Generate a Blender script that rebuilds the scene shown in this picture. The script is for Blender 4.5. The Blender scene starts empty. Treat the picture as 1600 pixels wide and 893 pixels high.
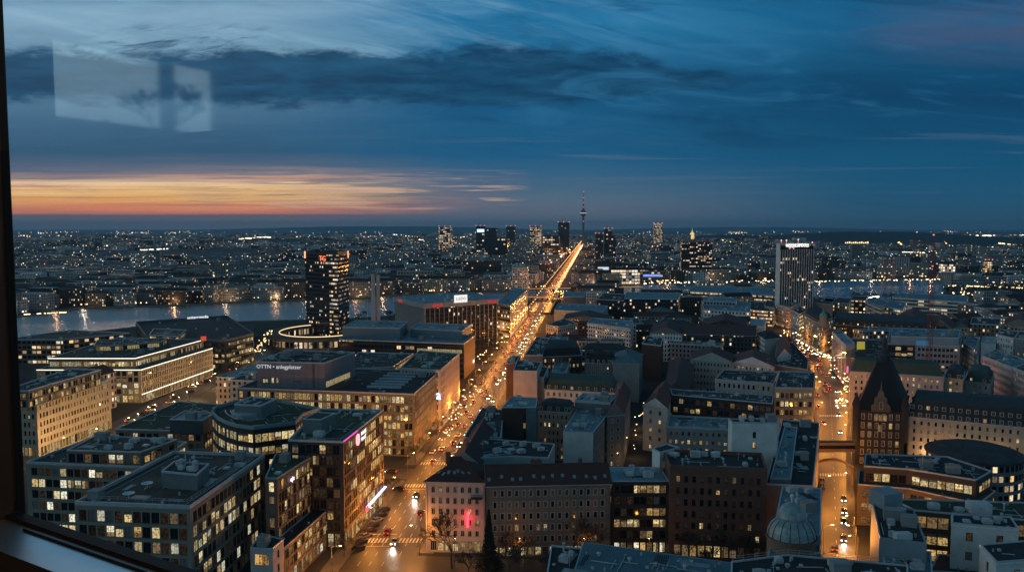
import bpy, math, random
from mathutils import Vector
R = math.radians
rnd = random.Random(7)
C = bpy.context.scene.collection
SC = bpy.context.scene
CAM_Z, F, HOR = 95.0, 1250.0, 356.0
PITCH = math.atan((446.5 - HOR) / F)
_c, _s = math.cos(PITCH), math.sin(PITCH)

def ray(x, y):
    dx, dv = (x - 800) / F, -(y - 446.5) / F
    return Vector((dx, _c + dv * _s, -_s + dv * _c))
def at(x, y, z=0.0):
    """the place in the city seen at a spot of the survey picture, on the level z"""
    d = ray(x, y); t = (z - CAM_Z) / d.z
    return Vector((d.x * t, d.y * t))
def at_d(x, y, d):
    r = ray(x, y); t = d / r.y
    return Vector((r.x * t, d, CAM_Z + r.z * t))

# ------------------------------------------------------------------ nodes and materials
def lin(r, g, b):
    f = lambda c: (c / 255 / 12.92) if c / 255 <= .04045 else ((c / 255 + .055) / 1.055) ** 2.4
    return (f(r), f(g), f(b), 1)

class NT:
    def __init__(s, nt):
        s.nt = nt; s.n = nt.nodes; s.l = nt.links
    def node(s, t, **kw):
        n = s.n.new(t)
        for k, v in kw.items(): setattr(n, k, v)
        return n
    def put(s, sock, v):
        if isinstance(v, bpy.types.NodeSocket): s.l.new(v, sock)
        elif v is not None: sock.default_value = v
    def m(s, op, a, b=None, c=None, clamp=False):
        n = s.node('ShaderNodeMath', operation=op, use_clamp=clamp)
        s.put(n.inputs[0], a)
        if b is not None: s.put(n.inputs[1], b)
        if c is not None: s.put(n.inputs[2], c)
        return n.outputs[0]
    def mix(s, f, a, b, blend='MIX'):
        n = s.node('ShaderNodeMix', data_type='RGBA', blend_type=blend)
        s.put(n.inputs[0], f); s.put(n.inputs[6], a); s.put(n.inputs[7], b)
        return n.outputs[2]
    def smooth(s, x, lo, hi, a=0.0, b=1.0):
        n = s.node('ShaderNodeMapRange', interpolation_type='SMOOTHSTEP')
        s.put(n.inputs[0], x)
        for i, v in enumerate((lo, hi, a, b)): s.put(n.inputs[i + 1], v)
        return n.outputs[0]
    def ramp(s, f, stops, interp='LINEAR'):
        n = s.node('ShaderNodeValToRGB'); cr = n.color_ramp; cr.interpolation = interp
        while len(cr.elements) < len(stops): cr.elements.new(.5)
        for e, (p, c) in zip(cr.elements, stops): e.position = p; e.color = c if len(c) == 4 else (*c, 1)
        s.put(n.inputs[0], f); return n.outputs[0]
    def vec(s, x, y, z=0.0):
        n = s.node('ShaderNodeCombineXYZ'); s.put(n.inputs[0], x); s.put(n.inputs[1], y); s.put(n.inputs[2], z)
        return n.outputs[0]
    def noise(s, v, scale=1, detail=4, rough=.55, dist=0.0):
        n = s.node('ShaderNodeTexNoise'); n.inputs['Scale'].default_value = scale
        n.inputs['Detail'].default_value = detail; n.inputs['Roughness'].default_value = rough
        n.inputs['Distortion'].default_value = dist
        if v is not None: s.l.new(v, n.inputs['Vector'])
        return n.outputs[0]

MATS = {}
def new_mat(name):
    m = bpy.data.materials.new(name); m.use_nodes = True
    g = NT(m.node_tree); g.n.clear()
    out = g.node('ShaderNodeOutputMaterial')
    return m, g, out
def principled(g, out, **kw):
    p = g.node('ShaderNodeBsdfPrincipled')
    for k, v in kw.items(): g.put(p.inputs[k.replace('_', ' ')], v)
    g.l.new(p.outputs[0], out.inputs[0]); return p

def plain(name, col, rough=.85, var=.25, scale=.35, metallic=0.0, fine=4.0):
    """weathered matt surface: two scales of mottling"""
    if name in MATS: return MATS[name]
    m, g, out = new_mat(name)
    tc = g.node('ShaderNodeTexCoord').outputs['Object']
    n1 = g.noise(tc, scale, 5, .6); n2 = g.noise(tc, fine, 3, .6)
    f = g.m('ADD', g.m('MULTIPLY', n1, .65), g.m('MULTIPLY', n2, .35))
    f = g.smooth(f, .3, .7)
    a = tuple(c * (1 - var) for c in col[:3]) + (1,); b = tuple(min(1, c * (1 + var)) for c in col[:3]) + (1,)
    principled(g, out, Base_Color=g.mix(f, a, b), Roughness=rough, Metallic=metallic)
    MATS[name] = m; return m

def emit(name, col, strength, sample='NONE'):
    if name in MATS: return MATS[name]
    m, g, out = new_mat(name)
    e = g.node('ShaderNodeEmission'); e.inputs[0].default_value = (*col[:3], 1); e.inputs[1].default_value = strength
    g.l.new(e.outputs[0], out.inputs[0]); m.cycles.emission_sampling = sample
    MATS[name] = m; return m

WALLC = dict(beige=(.42, .33, .24), brown=(.22, .15, .105), brick=(.17, .085, .06), white=(.74, .73, .71), grey=(.3, .3, .3), cream=(.56, .46, .34),
             pink=(.52, .4, .35), dark=(.04, .04, .045), greyblue=(.36, .39, .41), stone=(.3, .26, .21), sand=(.46, .39, .3), taupe=(.24, .19, .155),
             darkbrick=(.075, .04, .033), charred=(.036, .033, .031), weathered=(.15, .135, .115), soot=(.075, .065, .056), teal=(.3, .4, .42), mid=(.2, .2, .2), ochre=(.3, .22, .13), rose=(.6, .5, .48))
ROOFC = dict(gravel=(.075, .055, .04), bitumen=(.034, .035, .038), green=(.036, .046, .02), red=(.15, .05, .036), darkred=(.085, .032, .027), metal=(.19, .27, .3),
             slate=(.042, .046, .052), copper=(.05, .085, .072), pale=(.3, .32, .33), teal=(.11, .17, .195), black=(.02, .02, .022))
def wallm(k): return plain('wall_' + k, WALLC[k], .88, .16, .25)
def patchy(name, col, rough):
    if name in MATS: return MATS[name]
    m, g, out = new_mat(name)
    tc = g.node('ShaderNodeTexCoord').outputs['Object']
    v = g.node('ShaderNodeTexVoronoi', distance='MANHATTAN'); v.inputs['Scale'].default_value = .22; g.l.new(tc, v.inputs['Vector'])
    sc_ = g.node('ShaderNodeSeparateColor'); g.l.new(v.outputs[1], sc_.inputs[0])
    n1 = g.noise(tc, .13, 6, .65, .6); n2 = g.noise(tc, 1.3, 5, .7)
    f = g.m('ADD', g.m('ADD', g.m('MULTIPLY', sc_.outputs[0], .3), g.m('MULTIPLY', g.smooth(n1, .3, .7), .45)), g.m('MULTIPLY', g.smooth(n2, .35, .65), .35))
    st = g.smooth(g.noise(tc, .35, 5, .7, 1.2), .56, .7)
    c1 = g.mix(f, tuple(c * .4 for c in col) + (1,), tuple(min(1, c * 1.7) for c in col) + (1,))
    principled(g, out, Base_Color=g.mix(g.m('MULTIPLY', st, .6), c1, tuple(c * .3 for c in col) + (1,)), Roughness=g.m('SUBTRACT', rough, g.m('MULTIPLY', st, .3)))
    MATS[name] = m; return m
def roofm(k):
    return patchy('roof_' + k, ROOFC[k], .5 if k in ('metal', 'teal', 'copper', 'pale') else .85)
    if k in ('metal', 'teal', 'copper', 'pale'): return plain('roof_' + k, ROOFC[k], .5, .3, .3, .0, 2.0)
    return plain('roof_' + k, ROOFC[k], .9, .42, .22, .0, 1.6)

def tile_mat(name, col, ang):
    if name in MATS: return MATS[name]
    m, g, out = new_mat(name)
    tc = g.node('ShaderNodeTexCoord').outputs['Object']
    w = g.node('ShaderNodeTexWave', wave_type='BANDS', bands_direction='Z'); w.inputs['Scale'].default_value = 1.6; w.inputs['Distortion'].default_value = 1.2
    g.l.new(tc, w.inputs['Vector'])
    n = g.noise(tc, .5, 5, .65)
    f = g.m('ADD', g.m('MULTIPLY', w.outputs[1], .25), g.m('MULTIPLY', n, .9), clamp=True)
    principled(g, out, Base_Color=g.mix(f, tuple(c * .55 for c in col) + (1,), tuple(c * 1.35 for c in col) + (1,)), Roughness=.8)
    MATS[name] = m; return m
def pitched(k):
    return tile_mat('tiles_' + k, ROOFC[k], 0)

# dark glazing
def glass_mat(name='dark_glazing', col=(.012, .015, .018), rough=.06):
    if name in MATS: return MATS[name]
    m, g, out = new_mat(name)
    tc = g.node('ShaderNodeTexCoord').outputs['Object']
    n = g.noise(tc, .8, 2, .5)
    bump = g.node('ShaderNodeBump'); bump.inputs['Strength'].default_value = .02; g.l.new(n, bump.inputs['Height'])
    p = principled(g, out, Base_Color=(*col, 1), Roughness=rough, IOR=1.75)
    g.l.new(bump.outputs[0], p.inputs['Normal'])
    MATS[name] = m; return m

def lit_mat(name, c1, c2, lo, hi, furn=.6):
    """a room with its lights on behind glass: bright ceiling, darker and cluttered lower half"""
    if name in MATS: return MATS[name]
    m, g, out = new_mat(name)
    tc = g.node('ShaderNodeTexCoord').outputs['Object']
    oi = g.node('ShaderNodeObjectInfo').outputs['Random']
    off = g.vec(g.m('MULTIPLY', oi, 91.7), g.m('MULTIPLY', oi, 33.1), g.m('MULTIPLY', oi, 57.3))
    va = g.node('ShaderNodeVectorMath', operation='ADD'); g.l.new(tc, va.inputs[0]); g.l.new(off, va.inputs[1])
    n = g.noise(va.outputs[0], 1.7, 3, .7)
    v = g.node('ShaderNodeTexVoronoi'); v.inputs['Scale'].default_value = 1.5; g.l.new(va.outputs[0], v.inputs['Vector'])
    blk = g.smooth(g.m('ADD', g.m('MULTIPLY', n, .7), g.m('MULTIPLY', v.outputs[0], .35)), .36, .62)
    lvl = g.m('ADD', 1 - furn, g.m('MULTIPLY', blk, furn))
    st = g.m('MULTIPLY', lvl, g.m('ADD', lo, g.m('MULTIPLY', g.m('POWER', oi, 1.5), hi - lo)))
    e = g.node('ShaderNodeEmission'); g.l.new(g.mix(g.m('FRACT', g.m('MULTIPLY', oi, 7.3)), (*c1, 1), (*c2, 1)), e.inputs[0]); g.l.new(st, e.inputs[1])
    gl = g.node('ShaderNodeBsdfGlossy'); gl.inputs[0].default_value = (.05, .05, .05, 1); gl.inputs['Roughness'].default_value = .08
    a = g.node('ShaderNodeAddShader'); g.l.new(e.outputs[0], a.inputs[0]); g.l.new(gl.outputs[0], a.inputs[1])
    g.l.new(a.outputs[0], out.inputs[0]); m.cycles.emission_sampling = 'NONE'
    MATS[name] = m; return m
GL = glass_mat()
LITS = [lit_mat('lit_room_pale', (1, .76, .33), (1, .82, .45), .36, 1.05, .8), lit_mat('lit_room_warm', (1, .58, .18), (1, .7, .28), .15, .9, .85),
        lit_mat('lit_room_dim', (1, .55, .2), (.9, .7, .4), .1, .35, .8), lit_mat('lit_room_white', (1, .84, .52), (.95, .93, .72), .4, 1.3, .75)]
FAINT = lit_mat('unlit_pane_street_glow', (1, .52, .24), (.8, .62, .42), .006, .04, .9)  # unlit panes given a weak brownish glow in place of reflected street light
BLIND = plain('window_blind', (.2, .19, .18), .7, .2)
FRAME_W = plain('frame_white', (.5, .46, .41), .6, .15)
FRAME_D = plain('frame_dark', (.03, .03, .032), .5, .2)
FRAME_B = plain('frame_bronze', (.13, .095, .075), .5, .2)
COPING = plain('coping_metal', (.5, .53, .55), .4, .15)
UNITM = plain('unit_metal', (.5, .53, .54), .5, .4)

def facade(name, wall, fw=2.6, fh=3.2, ww=.5, wh=.55, lit=.12, bright=1.0, warm=.5, glass=(.012, .015, .018), shop=0.0, band=0.0):
    """wall with a grid of windows laid out in metres; some rooms have their lights on.  warm 0..1, shop: chance a ground floor bay is lit"""
    if name in MATS: return MATS[name]
    m, g, out = new_mat(name)
    uv = g.node('ShaderNodeUVMap').outputs[0]
    sp = g.node('ShaderNodeSeparateXYZ'); g.l.new(uv, sp.inputs[0])
    u, v = g.m('DIVIDE', sp.outputs[0], fw), g.m('DIVIDE', sp.outputs[1], fh)
    cu, cv = g.m('FLOOR', u), g.m('FLOOR', v)
    inx = g.m('LESS_THAN', g.m('ABSOLUTE', g.m('SUBTRACT', g.m('FRACT', u), .5)), ww / 2)
    iny = g.m('LESS_THAN', g.m('ABSOLUTE', g.m('SUBTRACT', g.m('FRACT', v), .5)), wh / 2)
    mask = g.m('MULTIPLY', inx, iny)
    wn = g.node('ShaderNodeTexWhiteNoise', noise_dimensions='2D'); g.l.new(g.vec(cu, cv), wn.inputs['Vector'])
    wn2 = g.node('ShaderNodeTexWhiteNoise', noise_dimensions='2D'); g.l.new(g.vec(g.m('FLOOR', g.m('DIVIDE', cu, 5)), g.m('ADD', cv, 371)), wn2.inputs['Vector'])
    p = g.m('ADD', lit * (1 - band), g.m('MULTIPLY', g.m('GREATER_THAN', wn2.outputs[0], .62), lit * 1.6 * band + .001))
    if shop: p = g.m('MAXIMUM', p, g.m('MULTIPLY', g.m('LESS_THAN', g.m('FRACT', g.m('DIVIDE', sp.outputs[1], 1000.0)), (fh + .5) / 1000), shop))
    on = g.m('MULTIPLY', g.m('LESS_THAN', wn.outputs[0], p), mask)
    r2 = g.node('ShaderNodeSeparateColor'); g.l.new(wn.outputs[1], r2.inputs[0])
    inner = g.noise(uv, 1.1, 3, .7)
    st = g.m('MULTIPLY', g.m('MULTIPLY', on, g.m('ADD', .12, g.m('MULTIPLY', g.m('POWER', r2.outputs[1], 1.4), 1.25))), g.smooth(inner, .25, .65, .35 * bright, 1.25 * bright))
    wc = WALLC[wall]
    n1 = g.noise(g.node('ShaderNodeTexCoord').outputs['Object'], .2, 5, .6)
    wcol = g.mix(g.smooth(n1, .3, .7), tuple(c * .82 for c in wc) + (1,), tuple(c * 1.14 for c in wc) + (1,))
    pr = principled(g, out, Base_Color=g.mix(mask, wcol, (*glass, 1)), Roughness=g.m('SUBTRACT', .88, g.m('MULTIPLY', mask, .78)))
    g.l.new(g.mix(g.m('MULTIPLY', r2.outputs[2], 1.0), (1, .5 + .12 * (1 - warm), .14 + .16 * (1 - warm), 1), (1, .88, .62 + .14 * (1 - warm), 1)), pr.inputs['Emission Color'])
    g.l.new(st, pr.inputs['Emission Strength'])
    m.cycles.emission_sampling = 'NONE'
    MATS[name] = m; return m

# ------------------------------------------------------------------ mesh building
class MB:
    def __init__(s): s.v = []; s.f = []; s.mi = []; s.uv = []
    def face(s, pts, m=0, uv=None):
        i = len(s.v); s.v += [tuple(p) for p in pts]; s.f.append(tuple(range(i, i + len(pts)))); s.mi.append(m)
        s.uv.append(uv if uv is not None else [(p[0], p[1]) for p in pts])
    def hexa(s, b, t, m=0, bottom=False):
        """a solid between the lower loop b and the upper loop t (both counter-clockwise seen from above)"""
        n = len(b)
        for i in range(n):
            j = (i + 1) % n; s.face([b[i], b[j], t[j], t[i]], m)
        s.face(t, m)
        if bottom: s.face(list(reversed(b)), m)
    def prism(s, poly, z0, z1, m=0, mt=None):
        n = len(poly)
        for i in range(n):
            a, b = poly[i], poly[(i + 1) % n]
            s.face([(a[0], a[1], z0), (b[0], b[1], z0), (b[0], b[1], z1), (a[0], a[1], z1)], m)
        s.face([(p[0], p[1], z1) for p in poly], m if mt is None else mt)
    def box(s, x0, x1, y0, y1, z0, z1, m=0):
        p = [(x0, y0), (x1, y0), (x1, y1), (x0, y1)]
        s.hexa([(*q, z0) for q in p], [(*q, z1) for q in p], m, True)
    def obox(s, c, ang, lx, ly, z0, z1, m=0):
        ca, sa = math.cos(ang), math.sin(ang)
        p = [(c[0] + a * ca - b * sa, c[1] + a * sa + b * ca) for a, b in ((-lx / 2, -ly / 2), (lx / 2, -ly / 2), (lx / 2, ly / 2), (-lx / 2, ly / 2))]
        s.hexa([(*q, z0) for q in p], [(*q, z1) for q in p], m, True)
    def tube(s, p0, p1, r0, r1=None, n=6, m=0, cap=True):
        r1 = r0 if r1 is None else r1
        p0, p1 = Vector(p0), Vector(p1); d = (p1 - p0)
        if d.length < 1e-6: return
        d.normalize(); a = d.orthogonal().normalized(); b = d.cross(a)
        A = [p0 + (a * math.cos(t) + b * math.sin(t)) * r0 for t in [2 * math.pi * i / n for i in range(n)]]
        B = [p1 + (a * math.cos(t) + b * math.sin(t)) * r1 for t in [2 * math.pi * i / n for i in range(n)]]
        for i in range(n): s.face([A[i], A[(i + 1) % n], B[(i + 1) % n], B[i]], m)
        if cap: s.face(B, m); s.face(list(reversed(A)), m)
    def lathe(s, c, prof, n=24, m=0):
        for (r0, z0), (r1, z1) in zip(prof, prof[1:]):
            for i in range(n):
                a, b = 2 * math.pi * i / n, 2 * math.pi * (i + 1) / n
                q = [(c[0] + r0 * math.cos(a), c[1] + r0 * math.sin(a), z0), (c[0] + r0 * math.cos(b), c[1] + r0 * math.sin(b), z0),
                     (c[0] + r1 * math.cos(b), c[1] + r1 * math.sin(b), z1), (c[0] + r1 * math.cos(a), c[1] + r1 * math.sin(a), z1)]
                if r1 < 1e-4: q = q[:3]
                elif r0 < 1e-4: q = [q[0], q[2], q[3]]
                s.face(q, m)
    def mesh(s, name, mats, off=(0, 0, 0), smooth=False):
        me = bpy.data.meshes.new(name)
        me.from_pydata([(a - off[0], b - off[1], c - off[2]) for a, b, c in s.v], [], s.f)
        for mm in mats: me.materials.append(mm)
        me.polygons.foreach_set('material_index', s.mi)
        ul = me.uv_layers.new(name='UVMap')
        flat = [c for f in s.uv for p in f for c in p[:2]]
        ul.data.foreach_set('uv', flat)
        if smooth: me.polygons.foreach_set('use_smooth', [True] * len(s.f))
        me.update(); return me
    def build(s, name, mats, parent=None, loc=None, smooth=False):
        if not isinstance(mats, (list, tuple)): mats = [mats]
        base = loc if loc is not None else (parent_loc(parent) if parent else (0, 0, 0))
        o = bpy.data.objects.new(name, s.mesh(name, mats, base, smooth)); C.objects.link(o)
        if parent: o.parent = parent; 
        elif loc is not None: o.location = loc
        return o
def parent_loc(o):
    p = Vector((0, 0, 0))
    while o: p += Vector(o.location); o = o.parent
    return p
def tag(o, label=None, cat=None, group=None, kind=None):
    if label: o['label'] = label
    if cat: o['category'] = cat
    if group: o['group'] = group
    if kind: o['kind'] = kind
    return o
def empty(name, loc, label=None, cat=None, group=None):
    o = bpy.data.objects.new(name, None); C.objects.link(o); o.location = loc; o.empty_display_size = .5
    return tag(o, label, cat, group)
def inst(src, parent=None, loc=(0, 0, 0), rz=0.0, name=None):
    o = src.copy(); C.objects.link(o); o.parent = parent; o.location = loc; o.rotation_euler = (0, 0, rz)
    if name: o.name = name
    return o
def copy_tree(src, loc, rz=0.0, label=None, parent=None):
    o = src.copy(); C.objects.link(o)
    if parent is None: o.location = loc; o.rotation_euler = (0, 0, rz)
    else: o.parent = parent
    if label: o['label'] = label
    for ch in list(src.children): copy_tree(ch, None, 0, None, o)
    return o

def inset(poly, d):
    n = len(poly); out = []
    for i in range(n):
        p, a, b = Vector(poly[i][:2]), Vector(poly[i - 1][:2]), Vector(poly[(i + 1) % n][:2])
        e0, e1 = (p - a).normalized(), (b - p).normalized()
        n0, n1 = Vector((-e0.y, e0.x)), Vector((-e1.y, e1.x))
        k = n0 + n1; dn = max(.25, 1 + n0.dot(n1))
        out.append(p + k * (d / dn))
    return out
def ccw(poly):
    a = sum(poly[i][0] * poly[(i + 1) % len(poly)][1] - poly[(i + 1) % len(poly)][0] * poly[i][1] for i in range(len(poly)))
    return poly if a > 0 else list(reversed(poly))
def centroid(poly):
    return Vector((sum(p[0] for p in poly) / len(poly), sum(p[1] for p in poly) / len(poly)))
def inside(p, poly):
    c = False; n = len(poly)
    for i in range(n):
        a, b = poly[i], poly[i - 1]
        if (a[1] > p[1]) != (b[1] > p[1]) and p[0] < (b[0] - a[0]) * (p[1] - a[1]) / (b[1] - a[1] + 1e-12) + a[0]: c = not c
    return c

# ------------------------------------------------------------------ windows
PROTO = {}
def window_mesh(w, h, kind, v, frame):
    sp_ = rnd.choice((0, 0, 1, 1, 2, 3)) if v >= 0 else 0
    key = (round(w, 2), round(h, 2), kind, v, frame, sp_)
    if key in PROTO: return PROTO[key]
    b = MB(); t = .06 if frame != 'white' else .09; y = .16
    def pane(x0, x1, z0, z1, mi): b.face([(x0, y, z0), (x1, y, z0), (x1, y, z1), (x0, y, z1)], mi)
    if sp_ == 0: pane(-w / 2, w / 2, 0, h, 1)
    elif sp_ == 1: pane(-w / 2, w / 2, 0, h * .42, 2); pane(-w / 2, w / 2, h * .42, h, 1)
    elif sp_ == 2: pane(-w / 2, 0, 0, h, 1); pane(0, w / 2, 0, h, 2)
    else: pane(-w / 2, w / 2, 0, h * .7, 1); pane(-w / 2, w / 2, h * .7, h, 3)
    y0, y1 = y - .06, y - .004
    def bar(x0, x1, z0, z1): b.box(x0, x1, y0, y1, z0, z1, 0)
    bar(-w / 2, -w / 2 + t, 0, h); bar(w / 2 - t, w / 2, 0, h); bar(-w / 2 + t, w / 2 - t, 0, t); bar(-w / 2 + t, w / 2 - t, h - t, h)
    if kind in ('two', 'cross'): bar(-t / 2, t / 2, t, h - t)
    if kind == 'cross': bar(-w / 2 + t, -t / 2, h * .66, h * .66 + t); bar(t / 2, w / 2 - t, h * .66, h * .66 + t)
    if kind == 'three':
        for q in (-w / 6, w / 6): bar(q - t / 2, q + t / 2, t, h - t)
    if kind in ('two', 'cross', 'one'): b.box(-w / 2 - .08, w / 2 + .08, -.1, .1, -.09, -.004, 0)
    if frame == 'white':
        b.box(-w / 2 - .14, -w / 2 - .003, -.05, .05, -.002, h + .14, 0); b.box(w / 2 + .003, w / 2 + .14, -.05, .05, -.002, h + .14, 0); b.box(-w / 2 - .002, w / 2 + .002, -.08, .05, h + .003, h + .16, 0)
    fm = {'white': FRAME_W, 'dark': FRAME_D, 'bronze': FRAME_B}[frame]
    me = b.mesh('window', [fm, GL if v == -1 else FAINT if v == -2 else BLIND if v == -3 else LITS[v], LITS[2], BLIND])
    PROTO[key] = me; return me

def S(mat='beige', fw=2.4, fh=3.3, ww=1.2, wh=1.8, lit=.12, gh=0.0, kind='two', frame='white', shop=0.0, top=.5, lits=(0, 1, 1, 2), sill=None, band=False):
    return dict(mat=mat, fw=fw, fh=fh, ww=ww, wh=wh, lit=lit, gh=gh, kind=kind, frame=frame, shop=shop, top=top, lits=lits, sill=sill, band=band)

UVK = [0]
def wall_edge(b, openings, a, c, z0, z1, st):
    """one outside wall with real window openings; a -> c runs so that the outside is on the right"""
    a, c = Vector(a), Vector(c); L = (c - a).length
    d = (c - a) / L; inn = Vector((-d.y, d.x)); ang = math.atan2(d.y, d.x)
    P = lambda s, z, y=0.0: (a.x + d.x * s + inn.x * y, a.y + d.y * s + inn.y * y, z)
    n = max(1, int((L - .6) / st['fw'])); fw = st['fw'] if n > 1 else L; m0 = (L - n * fw) / 2
    rows = []
    z = z0
    if st['gh']:
        rows.append((z0 + .5, st['gh'] - 1.1, st['fw'] * .8, True)); z = z0 + st['gh']
    nf = max(1, int((z1 - st['top'] - z) / st['fh'] + .05)); fh = (z1 - st['top'] - z) / nf
    for k in range(nf):
        zb = z + k * fh + (fh - st['wh']) * (.55 if st['sill'] is None else st['sill'])
        rows.append((zb, st['wh'], st['ww'], False))
    zc = z0
    for zb, h, w, shop in rows:
        b.face([P(0, zc), P(L, zc), P(L, zb), P(0, zb)])
        prev = 0.0; fp = min(.97, st['lit'] * 1.2) * (rnd.choice((.35, .8, 1.0, 1.9)) if st['lit'] < .45 else rnd.choice((.8, 1.0, 1.12)))
        run = 0
        for i in range(n):
            x0 = m0 + i * fw + (fw - w) / 2; x1 = x0 + w
            b.face([P(prev, zb), P(x0, zb), P(x0, zb + h), P(prev, zb + h)])
            e = .22
            b.face([P(x0, zb), P(x0, zb, e), P(x0, zb + h, e), P(x0, zb + h)]); b.face([P(x1, zb, e), P(x1, zb), P(x1, zb + h), P(x1, zb + h, e)])
            b.face([P(x0, zb), P(x1, zb), P(x1, zb, e), P(x0, zb, e)]); b.face([P(x0, zb + h, e), P(x1, zb + h, e), P(x1, zb + h), P(x0, zb + h)])
            q = P((x0 + x1) / 2, zb)
            if st['band'] and run > 0: on = True; run -= 1
            else:
                on = rnd.random() < (st['shop'] if shop else (fp * .42 if st['band'] else fp))
                if on and st['band']: run = rnd.randint(1, 6)
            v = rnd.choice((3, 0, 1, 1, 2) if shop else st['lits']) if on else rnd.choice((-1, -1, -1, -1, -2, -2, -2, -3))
            openings.append(((Vector(q) - Vector((0, 0, CAM_Z))).length, q, ang, w, h, 'three' if shop else st['kind'], v, st['frame']))
            prev = x1
        b.face([P(prev, zb), P(L, zb), P(L, zb + h), P(prev, zb + h)])
        zc = zb + h
    b.face([P(0, zc), P(L, zc), P(L, z1), P(0, z1)])
    if st['mat'] not in ('dark',) and L > 5:
        def ledge(z, h, p):
            q = [P(0, z, -p), P(L, z, -p), P(L, z, .02), P(0, z, .02)]; b.hexa(q, [(x, y, z + h) for x, y, _ in q], 0, True)
        ledge(z1 - .5, .42, .16)
        if st['gh']: ledge(z0 + st['gh'] - .35, .25, .12)
        for k in (range(1, nf) if st['frame'] != 'white' else (nf - 1,)): ledge(z + k * fh - .12, .12, .06)
        if st['frame'] == 'white':
            for x in (.35, L - .35):
                q = [P(x - .06, z0, -.14), P(x + .06, z0, -.14), P(x + .06, z0, -.01), P(x - .06, z0, -.01)]; b.hexa(q, [(X, Y, z1 - .55) for X, Y, _ in q], 0, True)

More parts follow.
